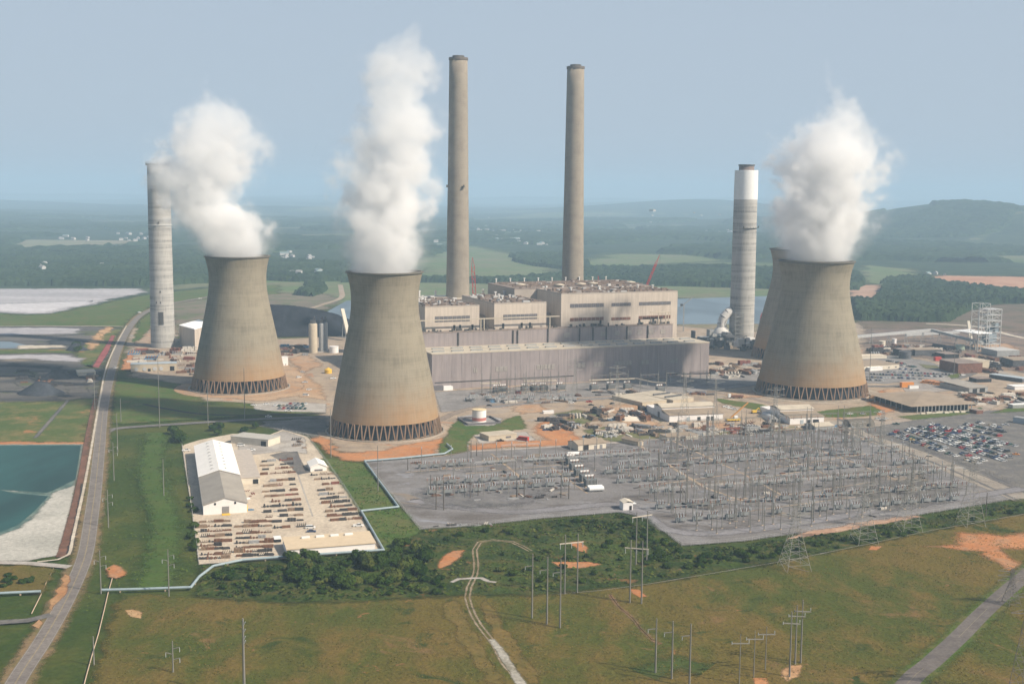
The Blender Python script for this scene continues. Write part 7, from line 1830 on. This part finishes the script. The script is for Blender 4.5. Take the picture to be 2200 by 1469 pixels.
def undergrowth(label, polys, dens, size, mat, name='undergrowth', seed=1):
    rng = np.random.RandomState(seed); V = []; F = []; n0 = 0
    for poly in polys:
        P = [(G(*p).x, G(*p).y) for p in poly]; xs = [p[0] for p in P]; ys = [p[1] for p in P]
        A_ = (max(xs) - min(xs)) * (max(ys) - min(ys)); N = int(A_ * dens)
        X, Y = rng.uniform(min(xs), max(xs), N), rng.uniform(min(ys), max(ys), N); M = pip(X, Y, P)
        # clumped
        M &= (np.sin(X * .21 + np.sin(Y * .13) * 2) + np.sin(Y * .27 + X * .1) + rng.uniform(-1.2, 1.2, N)) > -.5
        X, Y = X[M], Y[M]; M = avoid(X, Y); X, Y = X[M], Y[M]; n = len(X); s = rng.uniform(.5, 1.4, n) * size; a = rng.uniform(0, 6.28, n); hz = rng.uniform(.4, 1.1, n) * size
        ca, sa = np.cos(a), np.sin(a); tl = rng.uniform(-.5, .5, n) * size
        hz = hz + .1
        v0 = np.stack([X - ca * s, Y - sa * s, hz * .35 + .4], 1); v1 = np.stack([X + sa * s * .7, Y - ca * s * .7, hz * 1.1 + tl * .2 + .4], 1)
        v2 = np.stack([X + ca * s, Y + sa * s, hz * .5 + .4], 1); v3 = np.stack([X - sa * s * .7, Y + ca * s * .7, hz * .2 + .4], 1)
        V.append(np.stack([v0, v1, v2, v3], 1).reshape(-1, 3)); i0 = n0 + np.arange(n)[:, None] * 4 + np.arange(4)[None, :]; F.append(i0); n0 += 4 * n
    V = np.concatenate(V); F = np.concatenate(F)
    me = bpy.data.meshes.new(name); me.from_pydata(V.tolist(), [], F.tolist()); me.materials.append(mat)
    o = bpy.data.objects.new(name, me); COL.objects.link(o); tag(o, label, 'undergrowth', None, 'stuff')
BELT = [(425, 1280), (432, 1220), (620, 1206), (830, 1192), (905, 1143), (1170, 1120), (1330, 1107), (1388, 1119), (1462, 1181), (1600, 1171), (1900, 1127), (2200, 1078), (2300, 1065), (2300, 1082), (2200, 1098), (1700, 1197), (1400, 1250), (1200, 1272), (1080, 1275), (1000, 1278), (960, 1280), (800, 1288), (600, 1292)]
BL = [(425, 1280), (432, 1220), (620, 1206), (830, 1192), (880, 1160), (935, 1165), (950, 1280), (800, 1288), (600, 1292)]
BR = [(880, 1160), (905, 1143), (1170, 1120), (1330, 1107), (1388, 1119), (1462, 1181), (1600, 1171), (1900, 1127), (2200, 1078), (2300, 1065), (2300, 1082), (2200, 1098), (1700, 1197), (1400, 1250), (1200, 1272), (1080, 1275), (1000, 1278), (955, 1280), (940, 1165)]
BS = [[(1175, 1120), (1330, 1107), (1388, 1119), (1400, 1150), (1340, 1150), (1180, 1138)], [(1388, 1125), (1462, 1183), (1600, 1173), (1900, 1130), (2200, 1080), (2200, 1088), (1900, 1142), (1600, 1195), (1440, 1205), (1385, 1170)]]
undergrowth('dark tangled undergrowth below the storage yard', [BL], .24, 1.0, woodmat('dark_brush', (.014, .034, .004), (.05, .078, .012), .12))
undergrowth('dark undergrowth on the steep slope below the substation', BS, .34, .9, woodmat('dark_brush_2', (.014, .032, .005), (.036, .062, .01), .12), seed=6)
undergrowth('mixed green weeds in the hollow below the substation', [BR], .15, .7, woodmat('weeds', (.034, .064, .009), (.085, .11, .02), .08), seed=7)
undergrowth('olive weeds scattered through the scrub', [BL, BR], .09, .85, M_LEAF2, seed=2)
undergrowth('rank green grass on the bank between storage yard and substation', [[(700, 990), (742, 994), (780, 999), (838, 1068), (898, 1140), (868, 1160), (830, 1180), (790, 1118), (755, 1060), (712, 1000)]], .22, .6, woodmat('rank_grass', (.04, .09, .012), (.08, .13, .02), .2), seed=3)
undergrowth('coarse tufts of dry grass in the wide field', [[(262, 1280), (410, 1290), (600, 1303), (960, 1290), (1200, 1285), (1400, 1262), (1700, 1210), (2200, 1112), (2260, 1150), (2300, 1500), (180, 1500)]], .40, .30, woodmat('dry_tufts', (.075, .078, .014), (.17, .13, .036), .03), seed=4)
undergrowth('green tufts on the strip beside the road', [[(240, 935), (380, 925), (400, 960), (425, 1215), (400, 1262), (230, 1262), (200, 1340), (180, 1330), (215, 1180), (228, 1050)]], .12, .5, woodmat('green_tufts', (.05, .085, .014), (.09, .12, .02), .06), seed=5)
# houses far behind ----------------------------------------------------------
M_HW = paint('house_wall_white', (.45, .43, .41)); M_HR = [paint('house_roof_' + str(i), c) for i, c in enumerate([(.30, .29, .28), (.2, .26, .25), (.36, .27, .22)])]
def mk_house(i):
    t = thing('house', 'x', 'house'); w_, d_, h = (16, 10, 5) if i == 0 else (26, 14, 6)
    k = MB().box(0, 0, 0, w_, d_, h)
    for x in (-w_ / 2, w_ / 2): k.add([(x, -d_ / 2, h), (x, d_ / 2, h), (x, 0, h + 3)], [(0, 1, 2)])
    k.build('wall', M_HW, t); MB().gable(-w_ / 2, w_ / 2, -d_ / 2, d_ / 2, h, h + 3, .5, 'x').build('roof', M_HR[i], t)
    return t
hs = [mk_house(0), mk_house(1)]
HC = [((600, 545), (672, 585), 44, 'the village right of the far left plume'), ((1012, 488), (1110, 520), 44, 'the village just right of the sooty chimney'), ((1110, 492), (1190, 530), 40, 'the village between the two tall chimneys'),
      ((250, 505), (325, 522), 12, 'the clearing left of the grey banded chimney'), ((100, 510), (230, 522), 6, 'the long clearing at the far left'), ((1495, 492), (1585, 508), 16, 'the houses left of the white-topped chimney'),
      ((930, 522), (960, 545), 4, 'the meadow edge behind the sooty chimney'), ((1260, 455), (1420, 480), 8, 'the distant hillside above the boiler houses'), ((1450, 440), (1560, 470), 6, 'the distant ground near the white-topped chimney'),
      ((590, 590), (720, 612), 5, 'the trees above the coal pile'), ((60, 575), (290, 590), 4, 'the dense woods at far left'), ((1985, 588), (2040, 592), 3, 'the top of the distant clay field'), ((930, 430), (1200, 470), 8, 'the hazy ground between the tall chimneys')]
rng = random.Random(8)
for (a, b_, n, txt) in [(h[0], h[1], h[2], h[3]) for h in HC]:
    L = sorted((rng.uniform(a[0], b_[0]), rng.uniform(a[1], b_[1])) for _ in range(n))
    for j, (x, y) in enumerate(L):
        P = G(x, y); z = max(0, GZ(P.x, P.y)); P = G(x, y, z); P.z = max(z, GZ(P.x, P.y)) + (9 if 'woods' in txt or 'trees' in txt else 5 if P.y > 3300 else 0) - 1
        k = rng.uniform(.45, .95); i = rng.choice((0, 0, 0, 1)); 
        dup(hs[i], P, rng.uniform(0, 3.1), f'white-walled house, {nth(j)} from the left, {txt}', 'distant white houses', (k, k, k * 1.1))
for s_ in hs:
    for k in KIDS[s_.name]: bpy.data.objects.remove(k)
    bpy.data.objects.remove(s_)

for o in COL.objects:
    if 'label' in o and len(o['label'].split()) > 16: print('LONG', o.name, o['label'])
print('LONGS', [o['label'] for o in COL.objects if 'label' in o and len(o['label'].replace('-', ' ').split()) > 16][:5])
